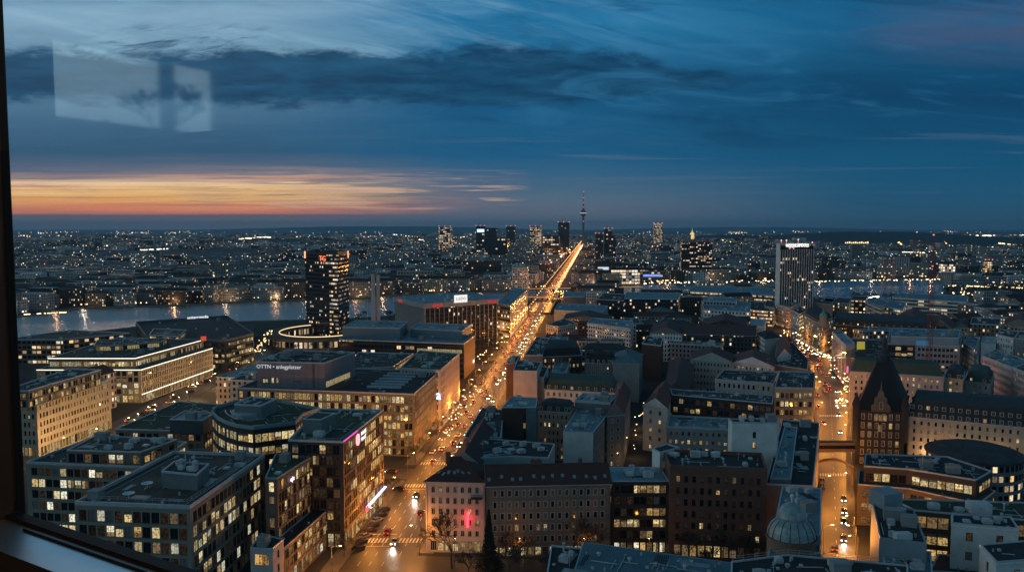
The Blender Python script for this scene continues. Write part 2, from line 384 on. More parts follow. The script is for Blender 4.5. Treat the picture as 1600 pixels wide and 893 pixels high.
FOOT = []
class Bld:
    def __init__(s, name, label, cat='building', group=None, base=None):
        s.name, s.label, s.cat, s.group = name, label, cat, group; s.root = None; s.op = []
    def ensure(s, poly, z0=0):
        if s.root is None:
            c = centroid(poly); s.root = empty(s.name, (c.x, c.y, z0), s.label, s.cat, s.group)
    def block(s, poly, z1, z0=0.0, wall=None, roof='flat', rm='bitumen', edges=None, parapet=.7, par_m=None, rh=4.0, over=.4, units=0, dorm=0, hide=(), part='wall', dlit=.2, axis=None, coping=True, chim=0, sky=0, foot=True):
        poly = ccw([Vector(p[:2]) for p in poly]); s.ensure(poly); edges = edges or {}
        if z0 < 1 and foot: FOOT.append(poly)
        wb = MB(); mats = []
        def mi(mm):
            if mm not in mats: mats.append(mm)
            return mats.index(mm)
        cam = Vector((0, 0)); n = len(poly)
        for i in range(n):
            a, c = poly[i], poly[(i + 1) % n]; st = edges.get(i, wall)
            d = (c - a); nrm = Vector((d.y, -d.x)); front = nrm.dot(cam - (a + c) / 2) > 0
            if isinstance(st, dict):
                k = mi(wallm(st['mat']))
                if front and d.length > 1.5:
                    f0 = len(wb.mi); wall_edge(wb, s.op, a, c, z0, z1, st)
                    for q in range(f0, len(wb.mi)): wb.mi[q] = k
                else: wb.face([(a.x, a.y, z0), (c.x, c.y, z0), (c.x, c.y, z1), (a.x, a.y, z1)], k)
            else:
                mm = st if isinstance(st, bpy.types.Material) else wallm(st)
                UVK[0] += 1; u0 = (UVK[0] * 37) % 1777 * 20.0; L = d.length; v0 = 0
                wb.face([(a.x, a.y, z0), (c.x, c.y, z0), (c.x, c.y, z1), (a.x, a.y, z1)], mi(mm), [(u0, z0), (u0 + L, z0), (u0 + L, z1), (u0, z1)])
        w = wb.build(part, mats, s.root)
        gw = wallm(wall['mat']) if isinstance(wall, dict) else wall if isinstance(wall, bpy.types.Material) and wall.name.startswith('wall_') else wallm('taupe')
        rb = MB(); rmats = [roofm(rm) if roof == 'flat' else pitched(rm), COPING if par_m is None else par_m, gw, roofm('pale'), roofm('bitumen' if rm != 'bitumen' else 'gravel'), UNITM]
        s.ridge = None
        if roof == 'flat':
            pi = inset(poly, .35); zt = z1 + parapet
            rb.face([(p.x, p.y, z1 + .02) for p in pi], 0)
            for i in range(n):
                j = (i + 1) % n; a, c, ai, ci = poly[i], poly[j], pi[i], pi[j]
                rb.face([(a.x, a.y, z1), (c.x, c.y, z1), (c.x, c.y, zt), (a.x, a.y, zt)], 1); rb.face([(a.x, a.y, zt), (c.x, c.y, zt), (ci.x, ci.y, zt), (ai.x, ai.y, zt)], 1)
                rb.face([(ci.x, ci.y, z1), (ai.x, ai.y, z1), (ai.x, ai.y, zt), (ci.x, ci.y, zt)], 1)
            if (poly[0] - poly[2]).length > 14 and centroid(poly).length < 620:
                s.clutter(rb, poly, z1 + .02)
        elif roof == 'mansard':
            ov = inset(poly, -over); lo = inset(poly, 0.1); hi = inset(poly, min(2.2, rh * .45)); zt = z1 + rh
            rb.hexa([(p.x, p.y, z1) for p in ov], [(p.x, p.y, z1 + .3) for p in ov], 1, True)
            for i in range(n):
                j = (i + 1) % n
                rb.face([(lo[i].x, lo[i].y, z1 + .3), (lo[j].x, lo[j].y, z1 + .3), (hi[j].x, hi[j].y, zt), (hi[i].x, hi[i].y, zt)], 0)
            top = inset(hi, 2.5); c = centroid(hi)
            if n == 4: s._ridge(rb, hi, zt, 1.2, 0.0, True)
            else: rb.face([(p.x, p.y, zt) for p in hi], 0)
        else:
            ov = inset(poly, -over)
            rb.hexa([(p.x, p.y, z1) for p in ov], [(p.x, p.y, z1 + .22) for p in ov], 1, True)
            s._ridge(rb, ov, z1 + .22, rh, 0, roof == 'hip', axis, poly, z1)
        ro = rb.build('roof', rmats, s.root)
        s.roof = ro; s.last = (poly, z1)
        if roof == 'mansard' and dorm: s._dormers(poly, z1, rh, dorm, dlit, ro)
        if units: s.units(poly, z1 + .02, units)
        if chim and roof != 'flat':
            for k in range(chim):
                a, c = s.ridge if s.ridge else (centroid(poly), centroid(poly))
                p = a.lerp(c, rnd.uniform(.12, .88)); ang = math.atan2((c - a).y, (c - a).x)
                m = MB(); m.obox((p.x, p.y), ang, rnd.uniform(1.1, 2.2), .7, z1 + rh * .6, z1 + rh + 1.3); m.obox((p.x, p.y), ang, .9, .5, z1 + rh + 1.3, z1 + rh + 1.55)
                o = m.build('chimney', wallm('brick'), s.root); o.parent = ro
        if sky and s.ridge is not None: s._skylights(poly, z1, rh, sky, ro)
        return s
    def _ridge(s, rb, p, z, rh, _, hip=True, axis=None, wallpoly=None, wz=0):
        m = lambda i: (p[i] + p[(i + 1) % 4]) / 2
        l0, l1 = (p[1] - p[0]).length + (p[3] - p[2]).length, (p[2] - p[1]).length + (p[0] - p[3]).length
        if axis is None: axis = 0 if l0 >= l1 else 1
        if axis == 1: p = [p[1], p[2], p[3], p[0]]; 
        # ridge joins the middles of edges 1 and 3
        a, c = (p[3] + p[0]) / 2, (p[1] + p[2]) / 2
        wd = ((p[0] - p[3]).length + (p[1] - p[2]).length) / 4
        if hip:
            L = (c - a).length; k = min(wd, L * .45) / L
            a, c = a.lerp(c, k), c.lerp(a, k / (1 - k) if k < .5 else .5)
        A, Cc = (a.x, a.y, z + rh), (c.x, c.y, z + rh); q = [(v.x, v.y, z) for v in p]
        rb.face([q[0], q[1], Cc, A], 0); rb.face([q[2], q[3], A, Cc], 0)
        rb.face([q[1], q[2], Cc], 0 if hip else 2); rb.face([q[3], q[0], A], 0 if hip else 2)
        s.ridge = (a, c); s.slope = (p, z, rh)
    def _skylights(s, poly, z1, rh, k, ro):
        p, z, h = s.slope
        for i in range(k):
            t = (i + .5 + rnd.uniform(-.2, .2)) / k; u = rnd.choice((.3, .42, .36))
            a, b = s.ridge
            base, top = (Vector(p[0]).lerp(p[1], t) , a.lerp(b, t))
            if base.length > Vector(p[3]).lerp(p[2], t).length: base = Vector(p[3]).lerp(p[2], t)
            q = base.lerp(top, u); d = (top - base); sl = h / d.length; d.normalize(); e = Vector((-d.y, d.x)); zz = z + h * u
            m = MB(); L = []
            for sx, sy in ((-.45, -.5), (.45, -.5), (.45, .5), (-.45, .5)):
                w = q + e * sx + d * sy; L.append((w.x, w.y, zz + sl * sy))
            m.hexa([(x, y, c + .02) for x, y, c in L], [(x, y, c + .14) for x, y, c in L])
            o = m.build('skylight', [plain('skylight_pane', (.25, .3, .33), .15, .1)], s.root); o.parent = ro
    def _dormers(s, poly, z1, rh, spacing, dlit, ro):
        n = len(poly)
        for i in range(n):
            a, c = poly[i], poly[(i + 1) % n]; d = c - a; L = d.length; d = d / L
            if Vector((d.y, -d.x)).dot(-(a + c) / 2) <= 0 or L < 6: continue
            k = int((L - 2) / spacing); inn = Vector((-d.y, d.x)); ang = math.atan2(d.y, d.x)
            levels = [(.6, .2)] if rh < 5.5 else [(.45, .2), (3.3, 1.02)]
            for zz, off in levels:
                for j in range(k):
                    q = a + d * ((j + .5) * L / k) + inn * off
                    key = ('dormer', rnd.random() < dlit)
                    if key not in PROTO:
                        m = MB()
                        m.box(-.75, .75, 0, 2.4, 0, 1.7, 0); m.box(-.9, .9, -.15, 2.6, 1.7, 1.88, 1)
                        m.box(-.68, -.45, -.06, 0, .1, 1.65, 2); m.box(.45, .68, -.06, 0, .1, 1.65, 2); m.box(-.05, .05, -.05, 0, .15, 1.5, 2); m.box(-.45, .45, -.06, 0, 1.45, 1.65, 2); m.box(-.45, .45, -.06, 0, 0, .15, 2)
                        m.face([(-.5, -.012, .15), (.5, -.012, .15), (.5, -.012, 1.6), (-.5, -.012, 1.6)], 3)
                        PROTO[key] = m.mesh('dormer', [wallm('sand'), roofm('slate'), FRAME_W, LITS[1] if key[1] else GL])
                    o = bpy.data.objects.new('dormer', PROTO[key]); C.objects.link(o); o.parent = ro
                    o.location = Vector((q.x, q.y, z1 + zz)) - parent_loc(ro); o.rotation_euler = (0, 0, ang)
    def clutter(s, rb, poly, z):
        """felt patches, cable runs, small boxes and upstands laid over a flat roof"""
        r = rnd; pi = inset(poly, 1.0); xs = [p.x for p in pi]; ys = [p.y for p in pi]; e = poly[1] - poly[0]; ang = math.atan2(e.y, e.x)
        ar = (max(xs) - min(xs)) * (max(ys) - min(ys)); n = min(46, int(ar / 22)); k = 0
        for _ in range(n * 3):
            q = Vector((r.uniform(min(xs), max(xs)), r.uniform(min(ys), max(ys))))
            if not inside(q, pi): continue
            k += 1; t = r.random(); an = ang + r.choice((0, math.pi / 2))
            if t < .25:
                L, W = r.uniform(2, 7), r.uniform(1, 3)
                if all(inside(q + Vector((math.cos(an), math.sin(an))) * d_, pi) for d_ in (-L / 2, L / 2)): rb.obox(q, an, L, W, z + .001 * k, z + .004 + .001 * k, r.choice((4, 4, 3)))
            elif t < .6:
                L = r.uniform(2, 9); dv = Vector((math.cos(an), math.sin(an))) * L / 2
                if inside(q + dv, pi) and inside(q - dv, pi): rb.obox(q, an, L, .14, z + .12, z + .28, 5)
            else:
                a_, h = r.uniform(.3, .9), r.uniform(.25, .9); rb.obox(q, an, a_, a_ * r.uniform(.6, 1), z, z + h, r.choice((5, 3, 5)))
            if k > n: break
    def units(s, poly, z, k, seed=None):
        r = rnd; pi = inset(poly, 2.2); xs = [p.x for p in pi]; ys = [p.y for p in pi]
        e = poly[1] - poly[0]; ang = math.atan2(e.y, e.x); done = 0; tries = 0; used = []
        while done < k and tries < 200:
            tries += 1
            q = Vector((r.uniform(min(xs), max(xs)), r.uniform(min(ys), max(ys))))
            if not inside(q, pi) or any((q - u).length < 2.6 for u in used): continue
            used.append(q); done += 1; m = MB(); t = r.random(); nm = 'rooftop_unit'; mt = UNITM
            if t < .45:
                lx, ly, h = r.uniform(1.2, 3.2), r.uniform(1, 2.2), r.uniform(.8, 1.8)
                m.obox(q, ang, lx, ly, z + .15, z + h); m.obox(q, ang, lx * .8, ly * .8, z, z + .15); m.obox(q, ang, lx * .5, ly * .6, z + h, z + h + .2)
            elif t < .65:
                nm = 'vent_pipe'; h = r.uniform(.8, 2); m.tube((q.x, q.y, z), (q.x, q.y, z + h), .25, .25, 8); m.tube((q.x, q.y, z + h), (q.x, q.y, z + h + .3), .42, .3, 8)
            elif t < .72:
                nm = 'antenna'; h = r.uniform(2.5, 5); m.tube((q.x, q.y, z), (q.x, q.y, z + h), .06, .04, 5); mt = COPING
                for k_ in range(4): m.obox((q.x, q.y), ang + .4, 1.3 - k_ * .2, .05, z + h * (.6 + k_ * .1), z + h * (.6 + k_ * .1) + .05)
            elif t < .87:
                nm = 'skylight'; lx = r.uniform(1.2, 2.4); m.obox(q, ang, lx, lx, z, z + .35); m.obox(q, ang, lx * .8, lx * .8, z + .35, z + .55); mt = plain('skylight_dome', (.5, .55, .58), .3, .1)
            else:
                nm = 'roof_hatch'; mt = wallm('grey'); lx = r.uniform(2.2, 4); m.obox(q, ang, lx, 2.6, z, z + 2.3); m.obox(q, ang, lx + .3, 2.9, z + 2.3, z + 2.5)
            m.build(nm, mt, s.root)
    def rail(s, poly, z, d=.7):
        q = inset(poly, d); m = MB(); n = len(q)
        for i in range(n):
            u, w = q[i], q[(i + 1) % n]; L = (w - u).length; k = max(1, int(L / 2.2))
            for hh in (.55, 1.05): m.tube((u.x, u.y, z + hh), (w.x, w.y, z + hh), .035, n=4, cap=False)
            for j in range(k): p = u.lerp(w, j / k); m.tube((p.x, p.y, z), (p.x, p.y, z + 1.05), .035, n=4, cap=False)
        m.build('roof_railing', COPING, s.root)
    def finish(s, cap=100):
        s.op.sort(key=lambda t: t[0]); base = parent_loc(s.root)
        for _, q, ang, w, h, kind, v, fr in s.op[:cap]:
            o = bpy.data.objects.new('window', window_mesh(w, h, kind, v, fr)); C.objects.link(o); o.parent = s.root
            o.location = Vector(q) - base; o.rotation_euler = (0, 0, ang)
        rest = s.op[cap:]
        if rest:
            b = MB()
            for _, q, ang, w, h, kind, v, fr in rest:
                ca, sa = math.cos(ang), math.sin(ang)
                P = lambda x, y, z: (q[0] + x * ca - y * sa, q[1] + x * sa + y * ca, q[2] + z)
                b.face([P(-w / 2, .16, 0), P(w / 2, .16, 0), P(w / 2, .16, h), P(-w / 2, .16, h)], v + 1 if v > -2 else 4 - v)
                t = .05
                for x in ((0,) if kind != 'three' else (-w / 6, w / 6)):
                    b.face([P(x - t, .13, 0), P(x + t, .13, 0), P(x + t, .13, h), P(x - t, .13, h)], 5)
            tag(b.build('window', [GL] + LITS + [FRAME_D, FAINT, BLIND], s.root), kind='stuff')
        s.op = []
        return s.root

def pq(pts, z): return [at(x, y, z) for x, y in pts]
def quad_d(fl, fr, z, depth):
    a, b = at(*fl, z), at(*fr, z); d = (b - a).normalized(); i = Vector((-d.y, d.x)) * depth
    return [a, b, b + i, a + i]
def txt(body, size, mat, poly_edge, t, z, parent, out=.18, extr=.05, name='lettering', xs=1.0):
    a, c = Vector(poly_edge[0]), Vector(poly_edge[1]); d = (c - a).normalized(); nr = Vector((d.y, -d.x))
    cu = bpy.data.curves.new('t', 'FONT'); cu.body = body; cu.size = size; cu.extrude = extr; cu.align_x = 'CENTER'; cu.resolution_u = 2
    tmp = bpy.data.objects.new('t', cu); C.objects.link(tmp); bpy.context.view_layer.update()
    me = bpy.data.meshes.new_from_object(tmp.evaluated_get(bpy.context.evaluated_depsgraph_get())); bpy.data.objects.remove(tmp)
    me.materials.clear(); me.materials.append(mat)
    o = bpy.data.objects.new(name, me); C.objects.link(o)
    p = a.lerp(c, t) + nr * out
    o.parent = parent; o.location = Vector((p.x, p.y, z)) - (parent_loc(parent) if parent else Vector()); o.rotation_euler = (R(90), 0, math.atan2(d.y, d.x)); o.scale = (xs, 1, 1)
    return o
AMB_H, AMB_M, AMB_Z, HAZE, EXPO = (.165, .35, .48), (.075, .178, .25), (.017, .052, .082), 0.00004, 0.0
# ================================================================== BUILDINGS
LED = emit('cornice_light', (1, .93, .72), 2.2)
off = dict(lits=(0, 0, 1, 3, 2))
def bd(name, label, z, px, wall, group=None, cat='building', depth=None, zp=None, fin=True, cap=100, **kw):
    b = Bld(name, label, cat, group)
    poly = quad_d(px[0], px[1], z if zp is None else zp, depth) if depth else pq(px, z if zp is None else zp)
    b.block(poly, z, 0, wall, **kw)
    if fin: b.finish(cap)
    return b
def box_on(b, px, z0, z1, wall, zp=None, **kw):
    b.block(pq(px, z1 if zp is None else zp), z1, z0, wall, foot=False, **kw); return b
def led_strip(b, poly, idx, z, r=.14, name='cornice_light'):
    for i in idx:
        a, c = poly[i], poly[(i + 1) % len(poly)]; d = (c - a).normalized(); n = Vector((d.y, -d.x)) * .1
        m = MB(); m.obox((a + c) / 2 + n, math.atan2(d.y, d.x), (c - a).length, .2, z, z + r * 2); m.build(name, LED, b.root)

# ---------------- near left: the office quarter
st = S('stone', 2.36, 3.4, 2.0, 2.75, .2, kind='two', frame='bronze', top=.7, **off)
b = bd('office_building', 'brown gridded office with a gravel roof carrying a grey plant box and two white dishes', 27, [(117, 788), (297, 795), (414, 713), (272, 708)], st, rm='gravel', parapet=.9, fin=False)
L1P = b.last[0]
box_on(b, [(252, 738), (308, 743), (327, 726), (272, 722)], 27, 31, plain('plant_cladding', (.16, .19, .2), .6, .15), part='plant_room', parapet=.5, units=5)
for x, y in ((230, 757), (201, 773)):
    p = at(x, y, 27.8); m = MB(); m.lathe((p.x, p.y), [(0, 27.9), (.7, 28.0), (1.5, 28.35), (1.45, 28.4), (.6, 28.1), (0, 28.02)], 20); m.tube((p.x, p.y, 27), (p.x, p.y, 27.95), .15)
    m.build('dish_antenna', plain('dish_white', (.7, .72, .74), .5, .08), b.root)
for k in range(4):
    p = at(283 + k * 7, 731 - k * 2, 31); m = MB(); h = 2 + k % 2 * 1.6; m.tube((p.x, p.y, 31), (p.x, p.y, 31 + h), .07); m.box(p.x - .15, p.x + .15, p.y - .1, p.y + .1, 30.9 + h * .6, 31 + h * .9); m.build('antenna', COPING, b.root)
pa = inset(L1P, 2.6); m = MB()
for i in (0, 1, 3):
    a, c = pa[i], pa[(i + 1) % 4]; m.tube((a.x, a.y, 27.1), (c.x, c.y, 27.1), .09, n=5)
m.build('roof_cable_duct', COPING, b.root)
Bld.units(b, L1P, 27.02, 8); b.rail(L1P, 27.9, 1.4); b.finish()

st = S('stone', 2.4, 3.2, 2.05, 2.45, .34, kind='two', frame='bronze', top=.6, **off)
b = bd('office_building', 'grey brown gridded office with a set back top storey behind the gravel roofed office', 22, [(41, 724), (224, 731), (292, 692), (150, 683)], st, rm='bitumen', fin=False)
box_on(b, [(104, 704), (220, 707), (277, 687), (150, 681)], 22, 26, S('taupe', 2.6, 3.6, 2.1, 2.7, .35, kind='two', frame='bronze', top=.4, **off), part='top_storey', rm='gravel', units=9, parapet=.4)
b.finish()

st = S('sand', 1.95, 3.1, .95, 1.9, .16, gh=4.6, kind='one', frame='dark', shop=.95, lits=(1, 1, 2, 0))
b = bd('punched_window_building', 'tall beige block with rows of small upright windows and two glazed storeys on top', 23, [(5, 627), (57, 629), (172, 594), (120, 590)], st, fin=False, rm='bitumen')
box_on(b, [(5, 612), (44, 612), (158, 579), (108, 577)], 23, 29.5, S('taupe', 1.6, 3.1, 1.4, 2.3, .62, kind='one', frame='bronze', top=.4, lits=(0, 1, 1, 2)), part='glazed_storey', units=3)
b.finish()

b = Bld('finned_office', 'cream office with tall stone fins, lit glazed top storeys and bright lines along its cornices', 'office')
pm = pq([(57, 578), (220, 578), (332, 544), (170, 541)], 18)
b.block(pm, 18, 0, S('cream', 3.2, 3.3, 2.3, 2.6, .62, gh=4.6, kind='three', frame='dark', shop=.95, top=.3, **off), edges={1: S('cream', 1.9, 3.2, 1.0, 2.5, .4, gh=4.6, kind='one', frame='bronze', shop=.95, lits=(1, 1, 2))}, parapet=.3)
pu = pq([(75, 560), (211, 560), (318, 531), (183, 527)], 24)
b.block(pu, 24, 18, S('taupe', 1.7, 2.95, 1.55, 2.4, .8, kind='one', frame='dark', top=.3, lits=(0, 0, 1, 3)), part='glazed_storey', rm='bitumen', units=12, parapet=.35, foot=False)
led_strip(b, pm, (0, 1), 18.05); led_strip(b, pu, (0, 1), 24.0)
led_strip(b, pm, (1,), 4.5)
box_on(b, [(146, 540), (176, 540), (252, 534), (262, 528), (152, 531)], 24, 27, S('taupe', 2.2, 2.7, 2.0, 2.2, .7, kind='one', frame='dark', top=.2, lits=(0, 0, 1)), part='roof_pavilion', rm='bitumen', parapet=.3)
p = at(318, 531, 25); m = MB(); m.obox(p, .5, 3.2, .3, 24.6, 27.4); m.build('roof_sign', emit('red_sign', (1, .13, .07), .6), b.root)
b.finish()

fB = facade('facade_riverside_brown', 'brown', 3.4, 3.4, .78, .55, .38, 1, .7)
bd('riverside_building', 'long low brown building with a few lit floors at the edge of the wide river', 17, [(5, 531), (98, 531), (203, 521), (110, 516)], fB, rm='gravel', units=6)
st = S('dark', 2.6, 3.4, 2.3, 2.2, .5, kind='one', frame='dark', lits=(0, 1, 2), band=True)
b = bd('angular_office', 'dark many sided office with a sunken roof court beside the river', 19, [(212, 505), (228, 527), (352, 534), (397, 523), (355, 495)], st, rm='black', parapet=1.6, par_m=plain('dark_parapet', (.12, .13, .14), .5), fin=False)
AP = b.last[0]
box_on(b, [(233, 524), (280, 526), (292, 516), (240, 514)], 19, 22, S('taupe', 2.6, 2.7, 2.2, 2.0, .6, kind='one', frame='dark', top=.2), part='roof_pavilion', rm='gravel')
Bld.units(b, AP, 19.05, 12)
txt('uniterrmedia', 3.2, emit('sign_white', (.9, .95, 1), 1.6), (at(285, 498.5, 20.4), at(352, 494.5, 20.4)), .35, 20.5, b.root, out=.9, name='lettering')
b.finish()

# V office with the pink sign
st = S('brown', 2.0, 3.3, 1.75, 2.6, .34, gh=5.2, kind='two', frame='bronze', shop=.95, lits=(0, 1, 1, 2), band=True)
b = bd('glass_office', 'tall dark glazed office with a green roof and a pink ring sign beside the avenue', 32, [(450, 689), (536, 692), (599, 642), (500, 640)], S('dark', 2.1, 3.3, 1.9, 2.7, .2, gh=5.2, kind='two', frame='dark', shop=.9, lits=(0, 1, 2)), edges={1: st}, rm='green', parapet=.6, fin=False, cap=100)
VP = b.last[0]
e = (VP[1], VP[2]); a, c = e; d = (c - a).normalized(); nr = Vector((d.y, -d.x)); ang = math.atan2(d.y, d.x)
PINK, WH = emit('sign_pink', (1, .28, .33), 2.6, 'AUTO'), emit('sign_white', (.9, .95, 1), 1.6)
m = MB()
for i in range(24):
    t0, t1 = 2 * math.pi * i / 24, 2 * math.pi * (i + 1) / 24; q = []
    for (rx, rz, t) in ((1.5, 1.8, t0), (1.5, 1.8, t1), (.95, 1.15, t1), (.95, 1.15, t0)):
        p = a.lerp(c, .31) + nr * .45 + d * rx * math.cos(t); q.append((p.x, p.y, 29.7 + rz * math.sin(t)))
    q2 = [(x - nr.x * .3, y - nr.y * .3, z) for x, y, z in q]
    m.face(q); m.face([q[1], q[0], q2[0], q2[1]]); m.face([q[3], q[2], q2[2], q2[3]])
m.build('ring_sign', PINK, b.root)
txt('INLUM', 1.6, WH, e, .44, 30.2, b.root, out=.4); txt('PLACE', 1.6, WH, e, .44, 28.4, b.root, out=.4)
m = MB(); p = a.lerp(c, .16) + nr * .12; m.obox(p, ang, (c - a).length * .3, .16, 32.3, 32.55); m.build('neon_edge', emit('neon_magenta', (1, .08, .45), 1.5), b.root)
m = MB(); p = a.lerp(c, .74) + nr * .6; m.obox(p, ang, (c - a).length * .5, .9, 5.5, 5.85); m.build('shop_canopy_light', emit('neon_lilac', (.72, .68, 1), 2.0, 'AUTO'), b.root)
m = MB(); p = a.lerp(c, .485) + nr * .7; m.obox(p, ang, 1.6, .5, 4.8, 6.0); m.build('shop_sign', emit('neon_red', (1, .06, .1), 3.0, 'AUTO'), b.root)
box_on(b, [(472, 655), (502, 656), (524, 646), (495, 644)], 32, 36.5, plain('plant_cladding', (.16, .19, .2), .6, .15), part='plant_room', parapet=.3)
Bld.units(b, VP, 32.02, 7); b.rail(VP, 32.05, 1.2); b.finish()

# curved lit office
st = S('slate' if 0 else 'dark', 2.2, 4.0, 2.0, 2.75, .86, kind='two', frame='dark', top=.9, lits=(0, 0, 1, 3))
arc = [(331, 646), (339, 655), (352, 662), (370, 667.5), (396, 671), (462, 663), (474, 650), (500, 641), (440, 629), (370, 629), (338, 638)]
b = bd('curved_office', 'office with a bowed, brightly lit glass front and a round pale roof disc', 28, arc, st, rm='green', parapet=1.2, par_m=plain('blue_rim', (.25, .33, .37), .45, .12), fin=False)
CP = b.last[0]
p = at(390, 647, 28.6); m = MB(); m.lathe((p.x, p.y), [(0, 30.2), (6.2, 30.15), (6.3, 29.8), (6.0, 28)], 40); m.build('roof_disc', plain('disc_pale', (.36, .42, .45), .5, .08), b.root)
box_on(b, [(366, 633), (408, 635), (432, 624), (392, 621)], 28, 32.5, plain('plant_cladding', (.16, .19, .2), .6, .15), part='plant_room', parapet=.6)
m = MB()
for k in range(2):
    pts = [at(352 + k * 8 + t * t * 20, 643 + t * 14, 28.6) for t in [i / 8 for i in range(9)]]
    for u, w in zip(pts, pts[1:]): m.tube((u.x, u.y, 29.2), (w.x, w.y, 29.2), .16, n=5)
m.build('curved_rail', COPING, b.root)
b.finish()

st = S('taupe', 2.8, 3.4, 2.0, 2.3, .18, kind='two', frame='dark', **off)
b = bd('green_roof_office', 'low office with a broad mossy roof and dark plant box behind the bowed office', 18, [(181, 671), (318, 675), (372, 634), (279, 628)], st, rm='green', parapet=.5, fin=False)
box_on(b, [(265, 656), (317, 657), (336, 645), (289, 642)], 18, 23, plain('plant_cladding_dark', (.06, .08, .1), .5, .15), part='plant_room', rm='teal', units=4, parapet=.4)
Bld.units(b, b.last[0], 23.0, 2); b.finish()

st = S('brown', 1.75, 3.3, 1.5, 2.7, .3, kind='one', frame='bronze', lits=(0, 1, 2, 2))
b = bd('glass_office', 'narrow glazed office reflecting the street between the gravel roofed office and the pink sign office', 27, [(414, 748), (433, 749), (501, 706), (430, 711)], st, rm='green', parapet=.5, par_m=plain('blue_rim', (.25, .33, .37), .45, .12), fin=False)
GP = b.last[0]
txt('eju', 2.0, emit('sign_lilac', (.82, .75, 1), 2.2), (GP[1], GP[2]), .3, 24.2, b.root, out=.3); Bld.units(b, GP, 27.02, 2); b.finish()
bd('street_annex', 'low brown annex with a dark flat roof and tall lit bays along the pavement', 11, [(424, 850), (444, 857), (516, 794), (498, 787)], S('brown', 2.5, 3.1, 2.0, 2.5, .5, gh=4.4, kind='two', frame='bronze', shop=.8, top=.3), rm='black', parapet=.3)
bd('cube_house', 'small pale cube of a house in front of the narrow glazed office', 15, [(391, 856), (426, 858), (443, 843), (408, 833)], S('rose', 5.5, 4.2, 3.8, 2.8, .1, kind='three', frame='dark'), edges={1: S('rose', 3.4, 3.4, 1.1, 1.9, .0, kind='one', frame='dark')}, rm='black', parapet=.3, units=3)

st = S('taupe', 1.8, 3.4, 1.5, 2.7, .72, kind='one', frame='bronze', lits=(0, 0, 1, 1, 2))
b = bd('long_office', 'long office with lit ribbon storeys carrying a windowless grey box with white lettering', 26, [(371, 607), (647, 617), (688, 580), (450, 574)], st, edges={1: S('brown', 1.7, 3.4, 1.15, 2.6, .7, gh=5, kind='one', frame='bronze', shop=.9, lits=(1, 1, 0, 2))}, rm='black', parapet=.6, fin=False)
LP = b.last[0]
panel = plain('grey_panels', (.22, .215, .24), .6, .06)
bp = pq([(401, 566), (507, 568), (555, 551), (447, 547)], 37)
b.block(bp, 37, 26, panel, part='box_storey', rm='black', units=9, parapet=.5, foot=False)
e = (bp[0], bp[1]); d = (bp[1] - bp[0]).normalized(); nr = Vector((d.y, -d.x)); an = math.atan2(d.y, d.x); m = MB(); Lb = (bp[1] - bp[0]).length
for k in range(1, 11): m.obox(bp[0] + d * Lb * k / 11 + nr * .02, an, .07, .05, 26.3, 37)
for k in range(1, 5): m.obox((bp[0] + bp[1]) / 2 + nr * .035, an, Lb, .05, 26 + k * 2.2, 26.07 + k * 2.2)
m.obox(bp[0] + d * Lb * .84 + nr * .05, an, .9, .1, 26.5, 37); m.obox(bp[0] + d * Lb * .6 + nr * .05, an, 4, .1, 29, 29.35)
m.build('panel_joints', plain('joint', (.1, .1, .11), .7), b.root)
txt('OTTN \u2022 anlegplatzer', 2.35, emit('sign_dim', (.75, .78, .85), .75), e, .33, 34.6, b.root, out=.2)
for t, w in ((.125, 2.3), (.235, 1.0), (.305, 1.0)):
    q = bp[0] + d * Lb * t + nr * .1
    o = bpy.data.objects.new('window', window_mesh(w, 2.2, 'two', 0, 'dark')); C.objects.link(o); o.parent = b.root; o.location = Vector((q.x - nr.x * -.1, q.y - nr.y * -.1, 28.3)) - parent_loc(b.root); o.rotation_euler = (0, 0, an)
d2 = (bp[2] - bp[1]).normalized(); n2 = Vector((d2.y, -d2.x)); m = MB()
for k in range(12): m.obox(bp[1] + d2 * (2 + k * 2.0) + n2 * .06, math.atan2(d2.y, d2.x), 1.7, .1, 26.6, 29)
m.build('window_band', LITS[0], b.root)
for k in range(6):
    p = at(600 + k * 6, 604 - k * 4.2, 26.6); m = MB(); m.obox(p, an, 15, 1.3, 26.1, 26.9); m.build('skylight', plain('skylight_pale', (.4, .45, .48), .35, .1), b.root)
Bld.units(b, LP, 26.02, 4); b.finish()

st = S('rose', 1.6, 3.3, .85, 2.5, .16, gh=5, kind='one', frame='bronze', shop=.95, lits=(1, 2, 2))
b = bd('street_office', 'rosy ribbed office with a green roof and a blue neon sign beside the avenue', 28, [(625, 575), (688, 579), (718, 553), (655, 548)], st, rm='green', parapet=.5, fin=False)
SP = b.last[0]; NEB = emit('neon_blue', (.45, .6, 1), 3.5, 'AUTO')
txt('ia', 6.5, NEB, (SP[0], SP[1]), .93, 14.5, b.root, out=.6); Bld.units(b, SP, 28.02, 10)
b.finish()
bd('court_wing', 'low inner wing with warm lit floors in the court behind the grey lettered box', 22, [(540, 578), (614, 574), (646, 553), (560, 551)], S('taupe', 2.2, 3.3, 2.0, 2.4, .8, kind='one', frame='dark', lits=(1, 1, 0)), rm='bitumen', units=5)
b = bd('dark_office_block', 'long dark block with blue grey plant boxes on its roof and one lit ribbon', 22, [(530, 531), (725, 538), (742, 525), (550, 512)], facade('facade_black', 'dark', 3, 3.4, .9, .6, .3, 1, .3, band=.9), edges={1: wallm('brown')}, rm='teal', fin=False, units=6)
pc = plain('plant_cladding_blue', (.15, .21, .24), .6, .1)
box_on(b, [(535, 512), (625, 513.5), (637, 503), (556, 501)], 22, 29, pc, part='plant_room', rm='teal', units=3)
box_on(b, [(641, 514), (722, 518), (736, 508), (652, 505)], 22, 27, pc, part='plant_room', rm='teal', units=6)
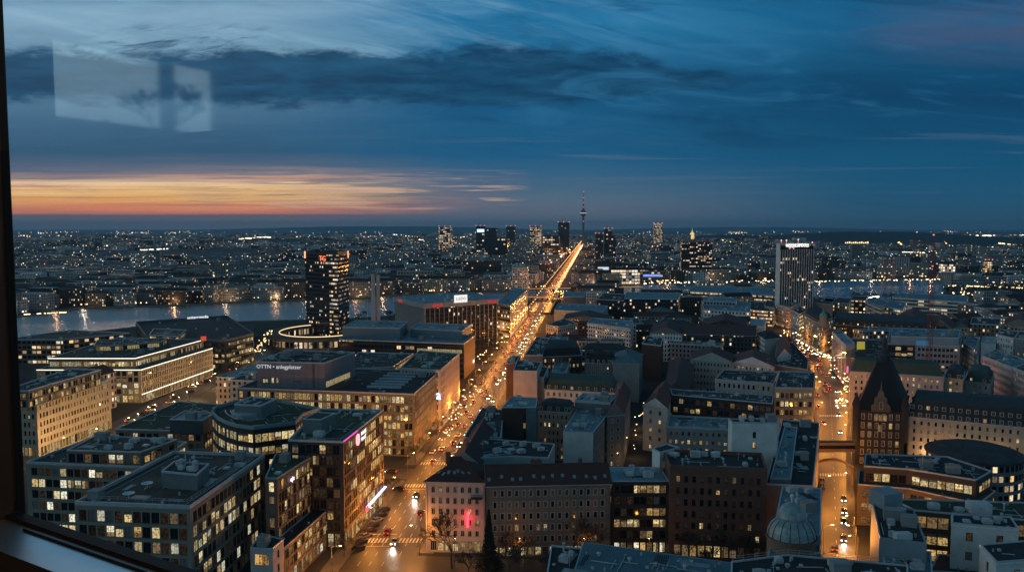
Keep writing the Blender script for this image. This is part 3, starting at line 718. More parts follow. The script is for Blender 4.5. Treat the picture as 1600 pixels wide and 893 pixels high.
e = (b_poly := pq([(530, 531), (725, 538), (742, 525), (550, 512)], 22))[1:3]
txt('feel', 3.4, emit('sign_script', (1, .9, .75), 2.4), (e[0], e[1]), .7, 6.0, b.root, out=1.2)
a, c = b_poly[0], b_poly[1]; d = (c - a).normalized(); m = MB()
for k in range(26):
    q = a + d * ((c - a).length * .64 + k * 1.15) + Vector((d.y, -d.x)) * .12; m.obox(q, math.atan2(d.y, d.x), .95, .1, 16.2, 18.6)
m.build('window_band', LITS[0], b.root)
b.finish()

# chimney stack
p = at(587, 509, 22); t = empty('chimney_stack', (p.x, p.y, 0), 'tall pale twin flue chimney rising from the roof of the long dark block', 'chimney')
for k, dx in enumerate((-1.5, 1.9)):
    m = MB(); m.tube((p.x + dx, p.y + k, 0), (p.x + dx, p.y + k, 60 - k * .6), 1.75, 1.45, 16); m.tube((p.x + dx, p.y + k, 60 - k * .6), (p.x + dx, p.y + k, 60.8 - k * .6), 1.7, 1.7, 16); m.build('flue', plain('flue_concrete', (.42, .43, .45), .8, .1), t)
m = MB(); m.tube((p.x - 6, p.y, 22), (p.x - 6, p.y, 43), .18, .08); m.tube((p.x - 6, p.y, 30), (p.x - 2, p.y, 30), .06); m.build('mast', COPING, t)

# ring building
cen = at(505, 516, 9); t = empty('ring_building', (cen.x, cen.y, 0), 'low round building with a lit rim curling about the black glass tower', 'building')
rx, ry, n = 47, 56, 56; m = MB(); mr = MB(); ml = MB(); fr_ = facade('facade_ring', 'taupe', 4.2, 9, .62, .5, .75, .9, .6)
for i in range(n):
    q = []
    for k in (i, i + 1):
        t0 = R(100) + R(260) * k / n; q.append((cen.x + rx * math.cos(t0), cen.y + ry * math.sin(t0), cen.x + (rx - 15) * math.cos(t0), cen.y + (ry - 17) * math.sin(t0)))
    a, c = q; u = i * 4.2
    m.face([(a[0], a[1], 0), (c[0], c[1], 0), (c[0], c[1], 9), (a[0], a[1], 9)], 0, [(u, 0), (u + 4.2, 0), (u + 4.2, 9), (u, 9)])
    m.face([(c[2], c[3], 0), (a[2], a[3], 0), (a[2], a[3], 9), (c[2], c[3], 9)], 0, [(u, 0), (u + 4.2, 0), (u + 4.2, 9), (u, 9)])
    mr.face([(a[0], a[1], 9), (c[0], c[1], 9), (c[2], c[3], 9), (a[2], a[3], 9)], 0)
    m.face([(a[0], a[1], 9), (a[2], a[3], 9), (a[2], a[3], 0), (a[0], a[1], 0)] if i == 0 else [(c[2], c[3], 9), (c[0], c[1], 9), (c[0], c[1], 0), (c[2], c[3], 0)], 0) if i in (0, n - 1) else None
    ml.tube(((a[0] * .2 + a[2] * .8), (a[1] * .2 + a[3] * .8), 9.3), ((c[0] * .2 + c[2] * .8), (c[1] * .2 + c[3] * .8), 9.3), .3, n=5, cap=False)
m.build('wall', fr_, t); mr.build('roof', roofm('gravel'), t); ml.build('rim_light', emit('rim_warm', (1, .72, .35), 1.6), t)
FOOT.append([Vector((cen.x + x * rx, cen.y + y * ry)) for x, y in ((-1, -1), (1, -1), (1, 1), (-1, 1))])

# black glass tower
fT = facade('facade_tower_dark', 'dark', 1.5, 3.5, .86, .45, .2, .9, .2, (.008, .012, .012), band=.95)
fTc = facade('facade_tower_lit', 'dark', 2.4, 3.5, .9, .42, .62, .9, .25, (.01, .016, .012))
b = Bld('glass_tower', 'black glass tower with one lit corner and red lights on top beside the river', 'tower')
base = pq([(479, 523), (530, 529), (546, 520), (497, 515)], 0)
b.block(base, 72, 0, fT, rm='black', parapet=2.5, par_m=plain('tower_crown', (.02, .022, .025), .3), edges={1: facade('facade_tower_side', 'dark', 1.6, 3.5, .86, .45, .16, .9, .3)})
a, c = base[0], base[1]; d = (c - a).normalized(); nr = Vector((d.y, -d.x)); m = MB()
q0, q1 = a.lerp(c, .74) + nr * .5, c + nr * .5; L = (q1 - q0).length
m.face([(q0.x, q0.y, 3), (q1.x, q1.y, 3), (q1.x, q1.y, 72), (q0.x, q0.y, 72)], 0, [(9000, 3), (9000 + L, 3), (9000 + L, 72), (9000, 72)])
m.face([(q0.x - nr.x * .45, q0.y - nr.y * .45, 3), (q0.x, q0.y, 3), (q0.x, q0.y, 72), (q0.x - nr.x * .45, q0.y - nr.y * .45, 72)]); m.build('lit_corner', fTc, b.root)
RED = emit('warning_red', (1, .1, .05), 4.0)
txt('TG', 6.5, emit('sign_red', (1, .16, .06), 2.2), (a, c), .55, 66.5, b.root, out=.5)
for q in (base[0], base[1].lerp(base[2], .95)):
    m = MB(); m.box(q.x - .6, q.x + .6, q.y - .6, q.y + .6, 68.5, 74.5); m.build('warning_light', emit('warning_soft', (1, .3, .14), 2.5), b.root)
p = centroid(base); m = MB(); m.tube((p.x, p.y, 72), (p.x, p.y, 92), .35, .12); [m.tube((p.x + k * 4, p.y, 72), (p.x + k * 4, p.y, 76 + (k * 5) % 4), .15) for k in (-2, -1, 1, 2)]; m.obox(p, .2, 12, 9, 72, 75); m.build('antenna', FRAME_D, b.root)
b.finish()

# ribbed dark slab with fascia signs
b = Bld('ribbed_office_block', 'big dark block with pale upright ribs under a wide overhanging roof bearing a white sign', 'office')
bpz = pq([(618, 471), (664, 482), (776, 474), (730, 463)], 34)
b.block(bpz, 34, 0, facade('facade_ribbed', 'dark', 2.1, 3.3, .8, .6, .1, 1.2, .6), edges={0: wallm('grey')}, parapet=.01)
m = MB()
for i in (0, 1):
    a, c = bpz[i], bpz[(i + 1) % 4]; d = (c - a).normalized(); nr = Vector((d.y, -d.x)); k = int((c - a).length / (2.1 if i == 0 else 4.2))
    for j in range(k + 1): m.obox(a.lerp(c, j / k) + nr * .25, math.atan2(d.y, d.x), .45, .5, 0, 33.8)
m.build('facade_ribs', wallm('greyblue'), b.root)
ov = inset(bpz, -1.6); m = MB(); m.prism(ov, 34.2, 38, 0, 1); m.build('roof', [plain('fascia', (.3, .32, .35), .6), roofm('teal')], b.root)
Bld.units(b, bpz, 38, 26)
a, c = ov[1], ov[2]; d = (c - a).normalized(); nr = Vector((d.y, -d.x)); ang = math.atan2(d.y, d.x)
m = MB(); m.obox(a.lerp(c, .47) + nr * .4, ang, 12, .6, 37.2, 43.0); m.build('sign_board', emit('sign_board_white', (1, .95, .88), 1.0), b.root)
txt('LLEDO', 3.0, FRAME_D, (a, c), .47, 39.2, b.root, out=.75)
for ed, t in (((ov[1], ov[2]), .17), ((ov[1], ov[2]), .9), ((ov[0], ov[1]), .25)):
    dd = (ed[1] - ed[0]).normalized(); nn = Vector((dd.y, -dd.x)); m = MB(); m.obox(ed[0].lerp(ed[1], t) + nn * .15, math.atan2(dd.y, dd.x), 9, .25, 35.2, 37.2); m.build('fascia_sign', emit('fascia_red', (1, .08, .1), .45), b.root)
b.finish()
b = bd('avenue_office', 'long pinkish office whose ribbed side runs along the glowing avenue', 28, [(776, 475), (797, 478), (824, 453), (803, 450)], facade('facade_glass_lit', 'mid', 2.4, 3.4, .9, .55, .45, 1.1, .4, band=.6), edges={1: facade('facade_pink', 'pink', 2.0, 3.3, .45, .65, .3, 1, .8, shop=.9)}, rm='teal', units=6)
b = bd('white_tower_block', 'white gridded tower block with a curly crown beside the far avenue', 39, [(800, 461), (823, 461), (826, 456), (803, 456)], facade('facade_white_grid', 'white', 3.4, 3.5, .6, .5, .12, 1, .5), zp=0, fin=False)
p = centroid(b.last[0]); m = MB()
for k in range(5): m.obox(p + Vector((k * 5 - 10, 0)), 0, 4, 6, 39, 41 + 3.5 * math.sin(k * .8 + .5))
m.build('roof_crown', plain('crown_white', (.75, .72, .68), .6), b.root); b.finish()

# ---------------- centre: the old blocks between the avenue and the side street
st = S('rose', 2.15, 3.25, 1.0, 1.75, .07, gh=4.0, kind='two', frame='white', shop=.9, top=.7)
b = bd('corner_house', 'pale rosy corner house under a dark red hipped roof with a red neon sign', 21, [(665, 752), (757, 754), (777, 732), (700, 729)], st, roof='hip', rm='darkred', rh=5.5, over=.6, sky=7, chim=1, fin=False)
HP = b.last[0]
b.block(pq([(700, 729), (752, 728), (775, 673), (738, 673)], 21), 21, 0, wallm('pink'), roof='gable', rm='darkred', rh=4.5, chim=2, axis=1, foot=True)
a, c = HP[0], HP[1]; d = (c - a).normalized(); nr = Vector((d.y, -d.x)); p = a.lerp(c, .72) + nr * .9
m = MB(); m.obox(p, math.atan2(d.y, d.x), .5, 1.2, 8.2, 12.4); m.build('neon_sign', emit('neon_hot_red', (1, .03, .05), 6, 'AUTO'), b.root)
m = MB(); q = a.lerp(c, .87) + nr * .8; m.obox(q, math.atan2(d.y, d.x), 3.4, 1.6, 16.5, 16.75)
for k in range(8): m.obox(q - d * 1.6 + d * k * .45 + nr * .7, math.atan2(d.y, d.x), .06, .06, 16.75, 17.8)
m.obox(q + nr * .75, math.atan2(d.y, d.x), 3.4, .08, 17.8, 17.9); m.build('balcony', FRAME_D, b.root)
b.finish()
bd('long_house', 'long plain brown house of seventeen windows a row under a dark red roof', 21, [(761, 760), (954, 756)], S('taupe', 2.08, 3.2, 1.0, 1.85, .1, gh=3.6, kind='one', frame='white', shop=.7, top=.5), depth=13, roof='gable', rm='darkred', rh=4.4, over=.5, sky=12, chim=3)
bd('dark_glass_house', 'dark glazed building with lit strips under a pale blue roof between two brick facades', 21.5, [(955, 752), (1046, 752)], S('dark', 1.9, 3.2, 1.75, 2.3, .3, gh=4, kind='one', frame='dark', shop=.6, top=.6, lits=(0, 1, 2, 2), band=True), depth=14, rm='metal', parapet=.15, units=6)
b = bd('brick_building', 'dark brown brick building with twelve windows a row and lit shops at street level', 26, [(1047, 732), (1199, 737), (1190, 712), (1036, 706)], S('darkbrick' if 0 else 'brick', 2.25, 3.15, 1.05, 1.8, .1, gh=4.4, kind='cross', frame='dark', shop=.6, top=1.2), rm='black', units=9, parapet=1.1, par_m=wallm('brick'))
bd('party_wall_house', 'narrow white walled house end behind the brick building', 27, [(1019, 701), (1031, 708), (1062, 700), (1042, 694)], wallm('white'), rm='black', parapet=.4)
b = bd('white_tower_house', 'blank white tower with a single column of small windows', 32, [(1138, 655.5), (1144, 661), (1214, 662), (1217, 654)], wallm('white'), rm='bitumen', parapet=.5, units=4, fin=False)
P_ = b.last[0]; a, c = P_[1], P_[2]; d = (c - a).normalized(); q = a.lerp(c, .5)
for k in range(5): b.op.append((1, (q.x, q.y, 27.5 - k * 3.4), math.atan2(d.y, d.x), .95, 1.8, 'one', (-1, 1, 0, -1, 1)[k], 'dark'))
nr = Vector((d.y, -d.x))
b.op = [(o[0], (o[1][0] + nr.x * .18, o[1][1] + nr.y * .18, o[1][2]), *o[2:]) for o in b.op]; b.finish()
b = bd('dark_roof_block', 'black roofed block beside the orange side street with pale plant along one edge', 21, [(1196, 757), (1271, 761), (1281, 661), (1222, 656)], wallm('mid'), rm='black', parapet=.5, units=5, fin=False)
box_on(b, [(1203, 748), (1236, 749), (1246, 668), (1226, 666)], 21, 22.2, pc, part='plant_deck', rm='teal', units=12, parapet=.3); b.rail(b.last[0], 22.2, .2); b.finish()
b = bd('domed_house', 'corner house with a teal sheet roof and a two tiered ribbed dome', 22, [(1198, 874), (1282, 864), (1284, 763), (1222, 761)], S('brown', 2.4, 3.2, 1.2, 1.8, .1), rm='teal', parapet=.3, units=9, fin=False)
dm = at(1236, 842, 24); COP = plain('dome_copper', (.27, .34, .345), .42, .3, .8, .2)
m = MB(); m.lathe(dm, [(5.3, 20), (5.3, 24.6), (5.7, 24.7), (5.7, 25.1)], 32); m.build('dome_drum', wallm('brown'), b.root)
m = MB(); m.lathe(dm, [(5.4, 25.1), (5.15, 26.4), (4.4, 27.9), (3.4, 28.9), (2.9, 29.2)], 32); dome = m.build('dome', COP, b.root, smooth=True)
m = MB(); m.lathe(dm, [(3.25, 29.0), (3.3, 29.5), (3.0, 30.6), (2.1, 31.8), (.9, 32.6), (.35, 32.8)], 32); m.build('dome_cap', COP, b.root, smooth=True)
m = MB(); m.lathe(dm, [(.25, 32.7), (.2, 33.6), (.45, 33.9), (.5, 34.2), (.3, 34.6), (0, 34.8)], 12); m.build('finial', plain('finial_white', (.7, .7, .7), .5), b.root)
m = MB()
for k in range(16):
    t0 = 2 * math.pi * k / 16; pr = [(5.48, 25.1), (5.22, 26.4), (4.47, 27.9), (3.47, 28.9)]
    for (r0, z0), (r1, z1) in zip(pr, pr[1:]): m.tube((dm.x + r0 * math.cos(t0), dm.y + r0 * math.sin(t0), z0), (dm.x + r1 * math.cos(t0), dm.y + r1 * math.sin(t0), z1), .07, n=4)
m.build('dome_ribs', FRAME_D, b.root); b.finish()
b = bd('shed_roof_hall', 'near hall under a big blue green corrugated metal roof', 20, [(897, 890), (1140, 926), (1145, 879), (911, 846)], wallm('grey'), rm='teal', parapet=.12, par_m=plain('blue_rim', (.25, .33, .37), .45, .12), fin=False)
H_ = b.last[0]; m = MB(); a, c, e1, f1 = H_[0], H_[1], H_[2], H_[3]
for k in range(1, 70):
    u, w = a.lerp(c, k / 70), f1.lerp(e1, k / 70); dd = (w - u); m.obox((u + w) / 2, math.atan2(dd.y, dd.x), dd.length - .8, .09, 20.03, 20.12)
m.build('roof_seams', plain('seam_metal', (.13, .19, .215), .45), b.root)
for x, y in ((936, 868), (984, 876), (1025, 884), (1070, 888)):
    p = at(x, y, 20); m = MB(); m.tube((p.x, p.y, 20), (p.x, p.y, 20.7), .35, n=10); m.tube((p.x, p.y, 20.7), (p.x, p.y, 21), .6, .3, 10); m.build('vent_pipe', UNITM, b.root)
b.finish()
bd('low_roof_annex', 'flat dark roof with small plant at the foot of the blue green corrugated hall', 18.5, [(848, 935), (899, 945), (909, 857), (861, 853)], wallm('grey'), rm='black', units=6, parapet=.4)
fb = bd('foreground_block', 'near black flat roof with pale edge rails at the lower frame edge below the dome', 26, [(1141, 960), (1420, 965), (1419, 884), (1230, 867), (1142, 878)], wallm('mid'), rm='black', units=12, parapet=.35, fin=False); fb.rail(fb.last[0], 26.35, .3); fb.finish()

b = bd('flat_roof_house', 'flat black roofed house with a pale teal rear wall behind the corner house', 22, [(704, 723), (752, 716), (800, 713), (857, 716), (867, 694), (742, 684)], wallm('teal'), rm='black', units=12, parapet=.35)
bd('avenue_house', 'dark flat roofed house with rows of roof vents along the avenue', 22, [(724, 684), (783, 684), (787, 641), (753, 637)], wallm('mid'), rm='bitumen', units=10, parapet=.3)
b = bd('blank_brick_house', 'tall windowless dark brick wall with a teal end strip', 27, [(784, 637), (838, 637), (840, 622), (800, 620)], wallm('darkbrick'), rm='teal', units=5, parapet=.4, fin=False)
P_ = b.last[0]; a, c = P_[0], P_[1]; d = (c - a).normalized(); nr = Vector((d.y, -d.x)); q = a.lerp(c, .855) + nr * .06; m = MB(); m.obox(q, math.atan2(d.y, d.x), 3.9, .1, 0, 26.9); m.build('teal_strip', plain('teal_panel', (.12, .17, .19), .7), b.root)
q = a.lerp(c, .66) + nr * .18
for k in range(5): b.op.append((1, (q.x, q.y, 22.5 - k * 3.4), math.atan2(d.y, d.x), 1.1, 2.2, 'one', (-1, 1, -1, 2, -1)[k], 'dark'))
b.finish()
bd('mansard_house', 'beige house of paired windows with warm lights near its foot beside the blank brick wall', 20, [(839, 642), (891, 645)], S('sand', 1.75, 3.2, .8, 1.7, .16, kind='one', frame='white'), depth=11, roof='mansard', rm='slate', rh=3.6, dorm=2.6)
bd('gable_wall_house', 'white blank gable wall with one column of little lights and a long teal roof behind', 20, [(880, 674), (927, 676), (958, 637), (906, 631)], wallm('white'), edges={1: S('mid', 2.6, 3.2, 1.1, 1.7, .1)}, rm='teal', parapet=.3, units=5)
bd('terrace_roof_house', 'house with a pale boxed roof terrace next to the red gabled alley house', 23, [(898, 628), (954, 632), (965, 620), (911, 616)], wallm('mid'), rm='pale', parapet=1.0, units=6)
bd('red_gable_house', 'small house with a steep dark red gable in the alley', 21, [(948, 650), (975, 648), (985, 612), (963, 612)], S('mid', 2.6, 3.2, 1.0, 1.7, .12), roof='gable', rm='red', rh=5, axis=1, chim=1)
b = bd('stepped_blank_house', 'blank pale mauve gable wall stepping down to one side by the avenue', 26, [(802, 579), (839, 580), (846, 566), (808, 563)], wallm('rose'), rm='black', parapet=.3, units=4, fin=False)
b.block(pq([(839.3, 588), (850, 590), (857, 574), (846, 572)], 22), 22, 0, wallm('rose'), rm='black', parapet=.3); b.finish()
bd('brown_end_house', 'narrow brown house end standing between the avenue and the blank mauve gable', 25, [(791, 569), (806, 567), (813, 557), (798, 556)], wallm('brown'), rm='black', parapet=.4, units=2)
b = bd('court_house', 'dark mansard house with scattered lit windows around a narrow court', 21, [(846, 558), (909, 555), (905, 542), (850, 540)], S('soot', 2.5, 3.1, 1.1, 1.8, .3, kind='one', frame='white'), roof='mansard', rm='black', rh=4.5, fin=False)
b.block(pq([(862, 582), (885, 583), (891, 561), (868, 560)], 18), 18, 0, S('sand', 2.6, 3.1, 1.3, 1.8, .35), rm='teal', parapet=.3); b.finish()
bd('avenue_roof_house', 'flat roofed house with a teal glass penthouse on the bend of the avenue', 22, [(820, 556), (848, 556), (860, 529), (838, 527)], wallm('mid'), rm='bitumen', units=8)
bd('teal_penthouse', 'wide teal roofed house just below the orange lit corner house', 25, [(853, 537), (884, 537), (888, 528), (860, 526)], wallm('teal'), rm='teal', units=3)
bd('grey_mansard_house', 'grey house with a tall black mansard and four lit windows', 20, [(914, 567), (956, 569)], S('mid', 2.1, 3.1, .95, 1.7, .16), depth=15, roof='mansard', rm='black', rh=5.4, dorm=2.6, dlit=.1)
bd('white_gable_house', 'pale stepped fire wall house with a teal hipped roof', 21, [(957, 567), (999, 569), (1004, 553), (963, 551)], wallm('grey'), roof='hip', rm='teal', rh=4.2, chim=2)
bd('dormer_house', 'long low house with a green black mansard and a row of round dormers', 17, [(851, 608), (962, 614), (966, 601), (853, 595)], S('white', 2.8, 3.2, 1.0, 1.8, .08), roof='mansard', rm='copper', rh=5, dorm=3.3, dlit=.2)
bd('alley_corner_house', 'small pale blue corner house under a red gable at the dark alley mouth', 19, [(1005, 634), (1043, 639), (1051, 608), (1028, 605)], S('white', 4.2, 3.3, 1.1, 1.7, .15), roof='gable', rm='red', rh=4, chim=2, axis=1)
bd('red_court_house', 'dark red roofed house stepping down into the inner court', 17, [(1040, 608), (1073, 612), (1084, 571), (1046, 564)], wallm('soot'), roof='gable', rm='darkred', rh=4, chim=3, axis=1)
bd('dark_strip_building', 'long black glazed building with a few yellow rooms in a row', 20, [(1050, 617), (1207, 631), (1209, 618), (1047, 608)], S('dark', 2.5, 3.3, 1.9, 2.2, .22, kind='two', frame='bronze', lits=(1, 0, 2)), rm='slate', parapet=.4, units=3)
b = bd('low_teal_roof_house', 'low wing with a lit window row in front of the long black glazed building', 14, [(1042, 668), (1140, 672), (1142, 655), (1046, 650)], S('greyblue', 2.4, 3.2, 1.2, 1.7, .4), rm='teal', units=5)
bd('white_row_building', 'white building with one even row of dark windows under a flat black roof', 20, [(1117, 594), (1209, 601), (1217, 582), (1131, 578)], S('rose', 2.3, 3.4, 1.0, 1.9, .02, kind='one', frame='dark', sill=.75), rm='black', parapet=.9, par_m=wallm('rose'), units=4)
bd('lit_corner_office', 'square beige office with most windows lit yellow beside the side street', 24, [(1210, 607), (1272, 608), (1274, 583), (1218, 581)], S('sand', 2.0, 3.7, 1.45, 2.3, .62, kind='two', frame='bronze', lits=(1, 1, 0, 2), top=1.0), rm='bitumen', parapet=.8, units=4)
bd('teal_row_house', 'pale teal rendered house of four window rows under a dark red roof', 19, [(1082, 561), (1142, 565), (1146, 553), (1080, 551)], S('teal', 1.9, 3.2, .8, 1.6, .02, kind='one', frame='dark'), roof='gable', rm='darkred', rh=4.5, chim=2)
bd('cream_row_house', 'cream house with a red roof next to the pale teal house', 17, [(1143, 567), (1209, 573), (1212, 559), (1147, 554)], S('white', 2.2, 3.2, .9, 1.7, .16, kind='one', frame='white'), roof='gable', rm='red', rh=4.5, chim=2, sky=4)
bd('white_side_house', 'white house end facing the bend of the side street', 20, [(1182, 521), (1195, 530), (1222, 527), (1206, 517)], wallm('white'), edges={0: facade('facade_plain_white', 'white', 2.6, 3.3, .55, .5, .04)}, roof='hip', rm='black', rh=3)
b = bd('curved_roof_row', 'dark roofed row of houses following the bend of the side street', 16, [(1210, 570), (1262, 578), (1263, 562), (1238, 534), (1214, 534)], wallm('brown'), rm='black', units=6, parapet=.4)
bd('red_slope_house', 'house with a bright red roof slope at the bend of the side street', 18, [(1214, 560), (1236, 556), (1232, 533), (1216, 533)], wallm('white'), roof='gable', rm='red', rh=5, axis=1)
bd('white_long_house', 'long white house end of many tiny windows under a red brown roof', 20, [(1016, 520), (1066, 522), (1068, 509), (1020, 508)], facade('facade_white_small', 'white', 2.0, 3.1, .45, .55, .02), roof='gable', rm='darkred', rh=4.5)
bd('brown_long_house', 'long sooty brown house with scattered warm windows under a dark red roof', 20, [(1066.5, 522), (1180, 525), (1182, 511), (1068.5, 509)], facade('facade_soot', 'soot', 2.6, 3.1, .45, .55, .16, 1, .8), roof='gable', rm='darkred', rh=4.5, chim=4)
bd('grey_low_house', 'grey low row with small roof terraces in front of the long brown house', 15, [(1045, 537), (1129, 542), (1133, 530), (1050, 526)], facade('facade_grey_a', 'grey', 2.6, 3.1, .45, .55, .1), rm='teal', units=9)
bd('blank_red_house', 'windowless dark red fire wall in the inner court', 22, [(1003, 537), (1033, 541), (1036, 528), (1012, 525)], wallm('darkbrick'), rm='black', units=1)
bd('white_grid_office', 'white office with an even grid of dark square windows', 22, [(917, 505), (985, 514), (989, 502), (925, 497)], facade('facade_white_square', 'white', 2.45, 3.0, .55, .55, .02), edges={}, rm='teal', units=4)
bd('orange_lit_house', 'flat roofed corner house glowing orange from the avenue lamps', 20, [(853, 508), (872, 511), (903, 506), (882, 498)], facade('facade_pinkbrown', 'pink', 2.6, 3.1, .4, .55, .06, 1, 1), rm='bitumen', units=3)
bd('long_blank_wall_block', 'long low block with a blank grey wall facing the orange lit corner house', 17, [(866, 485), (941, 489), (950, 478), (872, 474)], wallm('greyblue'), rm='teal', units=8)
bd('dark_red_roof_row', 'dark red roofed row right behind the orange lit corner house', 17, [(880, 499), (950, 502), (956, 493), (885, 490)], facade('facade_soot2', 'soot', 2.6, 3.1, .45, .55, .05), roof='gable', rm='darkred', rh=4)
bd('grey_cube_office', 'dark blue grey cube beside the avenue bridge', 22, [(880, 464), (913, 464), (914, 456), (881, 456)], wallm('mid'), rm='teal', units=4)
bd('black_hall', 'black slab sided hall with a row of lit openings near the river bridge', 22, [(933, 468), (975, 470), (978, 460), (944, 458)], facade('facade_black2', 'dark', 3, 3.2, .5, .5, .14), rm='black', units=5)
bd('framed_dark_office', 'wide dark office framed by one pale side wall and dotted with lit windows', 26, [(975, 467), (1060, 468), (1063, 458), (979, 457)], facade('facade_black3', 'dark', 3, 3.3, .5, .5, .3, 1.1, .6), edges={3: wallm('white')}, rm='teal', units=6)
bd('brick_school', 'old red brick building with a teal roof below the framed dark office', 15, [(1010, 487), (1054, 488), (1056, 479), (1012, 478)], facade('facade_brick_small', 'brick', 2.4, 3.2, .4, .6, .22, .8, .9), roof='hip', rm='teal', rh=4)
b = bd('teal_roof_complex', 'white sided complex with stepped teal roofs and a pale end wall', 20, [(1100, 484), (1172, 488), (1173, 473), (1096, 470)], facade('facade_white_b', 'white', 3.2, 3.4, .5, .5, .1), rm='teal', units=14, fin=False)
box_on(b, [(1098, 470), (1150, 472), (1152, 466), (1100, 464)], 20, 24, facade('facade_white_c', 'greyblue', 3, 3.4, .6, .5, .25), part='upper_storey', rm='teal', units=4); b.finish()
bd('market_hall', 'broad flat hall with long bright glazed bands by the right hand reach of the river', 16, [(1075, 455), (1208, 462), (1208, 450), (1085, 447)], facade('facade_bands', 'dark', 2.4, 4.2, .96, .4, .85, .8, .5), rm='teal', units=10)
bd('lit_deck_building', 'stepped glazed building glowing yellow next to the pale slab tower', 15, [(1168, 484), (1209, 487), (1211, 474), (1168, 470)], facade('facade_bands2', 'taupe', 2.2, 3.2, .9, .45, .85, 1.2, .4), rm='bitumen', units=4)
bd('red_roof_school', 'house with two steep red roofs behind the long brown house', 21, [(1098, 509), (1167, 510), (1167, 499), (1100, 498)], wallm('soot'), roof='gable', rm='darkred', rh=5, chim=2, sky=4)
bd('white_corner_shed', 'small white flat building beside the two steep red roofs', 19, [(1171, 508), (1194, 510), (1197, 500), (1174, 498)], wallm('white'), rm='pale')

# ---------------- right: beyond the side street
b = Bld('slab_tower', 'slab tower with white upright ribs, a blank white edge and lit lettering on top', 'tower')
sp = pq([(1210, 504), (1216, 508), (1268, 503), (1262, 499)], 0)
b.block(sp, 78, 0, facade('facade_slab', 'dark', 2.1, 3.5, .74, .58, .2, 1.3, .1, band=.9), edges={0: wallm('white')}, rm='black', parapet=2)
a, c = sp[1], sp[2]; d = (c - a).normalized(); nr = Vector((d.y, -d.x)); an = math.atan2(d.y, d.x); m = MB(); k = 14
for j in range(k + 1): m.obox(a.lerp(c, j / k) + nr * .35, an, .8, .7, 0, 74)
m.build('facade_ribs', wallm('white'), b.root)
txt('HIQQUILUIMOOLLI', 4.6, emit('sign_cool', (1, .96, .9), 2.2), (a, c), .5, 76.3, b.root, out=.6, xs=.86)
for t0, z in ((.05, 82.5), (.2, 82.5), (.55, 83), (.98, 80)):
    q = a.lerp(c, t0); m = MB(); m.tube((q.x, q.y + 2, 78), (q.x, q.y + 2, z), .12); m.box(q.x - .5, q.x + .5, q.y + 1.5, q.y + 2.5, z, z + 1); m.build('warning_light', emit('warning_pale', (1, .35, .3), 2.2), b.root)
b.finish()
bd('pink_street_house', 'pink faced house at the foot of the slab tower on its near side', 20, [(1213, 476), (1233, 481), (1252, 473), (1231, 468)], facade('facade_pink_b', 'pink', 2.8, 3.2, .4, .5, .08, 1, 1, shop=.9), rm='teal', units=4)
bd('lamp_lit_house', 'low house lit orange between the glowing deck building and the slab tower', 17, [(1194, 478), (1210, 482), (1215, 472), (1199, 469)], facade('facade_pink_c', 'pink', 2.8, 3.2, .4, .5, .2, 1, 1, shop=.95), rm='bitumen', units=2)
bd('yellow_stair_house', 'pinkish house with a stack of yellow lit bays on its corner', 23.5, [(1237, 485), (1249, 491), (1262, 485), (1250, 479)], facade('facade_pink_d', 'rose', 3.2, 3.3, .4, .5, .1, 1, .9), edges={1: facade('facade_yellow_bays', 'ochre', 2.6, 3.2, .6, .6, .8, 1.1, .9, shop=.9)}, rm='black', units=2)
b = bd('turret_house', 'ornate brown corner house with a small green copper turret', 23, [(1256, 492), (1282, 507), (1301, 500), (1275, 485)], facade('facade_ornate', 'stone', 2.5, 3.4, .5, .6, .22, .9, 1, shop=.95), roof='mansard', rm='black', rh=5, dorm=4, fin=False)
p = at(1286, 505, 24); m = MB(); m.lathe(p, [(2.6, 22), (2.6, 28.5), (3, 28.6), (3, 29)], 12); m.build('turret', wallm('stone'), b.root)
m = MB(); m.lathe(p, [(2.9, 29), (2.4, 31), (1.2, 32.2), (.5, 34), (0, 36)], 12); m.build('turret_cap', plain('verdigris', (.08, .3, .22), .6), b.root)
q = at(1288, 535, 10); b.finish()
bd('slate_mansard_row', 'long slate mansard row with two lines of lit dormer windows behind the turret house', 17, [(1302, 507), (1450, 515), (1455, 503), (1305, 495)], facade('facade_soot3', 'soot', 2.8, 3.2, .5, .5, .3, 1, .5), roof='mansard', rm='slate', rh=5, dorm=5, dlit=.5)
bd('pale_flat_house', 'pale flat roofed house with plain walls behind the turret house', 19, [(1262, 472), (1300, 476), (1305, 467), (1268, 463)], wallm('grey'), rm='black', units=3)
bd('beige_school', 'beige building with warm windows left of the black cube with lit squares', 19, [(1286, 471), (1326, 475), (1331, 466), (1291, 463)], facade('facade_sand', 'sand', 3, 3.4, .45, .55, .25, 1, 1), rm='bitumen', units=3)
bd('lit_square_block', 'black cube with a grid of bright yellow square windows', 19, [(1329, 469), (1352, 470), (1357, 463), (1333, 462)], facade('facade_yellow_squares', 'dark', 4, 4.2, .6, .5, .9, 1.5, .8), rm='bitumen')
bd('white_band_office', 'white banded office wing turned at an angle right of the black cube', 20, [(1352, 470), (1377, 480), (1390, 472), (1366, 464)], facade('facade_white_bands', 'white', 30, 3.6, 1, .4, .03), rm='teal', units=3)
bd('white_lit_office', 'white building with an orange lit ribbon behind the long white banded wing', 18, [(1378, 478), (1410, 484), (1416, 473), (1384, 468)], facade('facade_white_bands2', 'white', 3, 3.6, .8, .42, .5, 1, 1), rm='teal', units=2)
bd('stepped_white_building', 'long low white building with striped glazed terraces by the river', 16, [(1394, 465), (1510, 472), (1513, 463), (1400, 457)], facade('facade_stripes', 'white', 6, 4, .98, .45, .25, .9, .3), rm='teal', units=8)
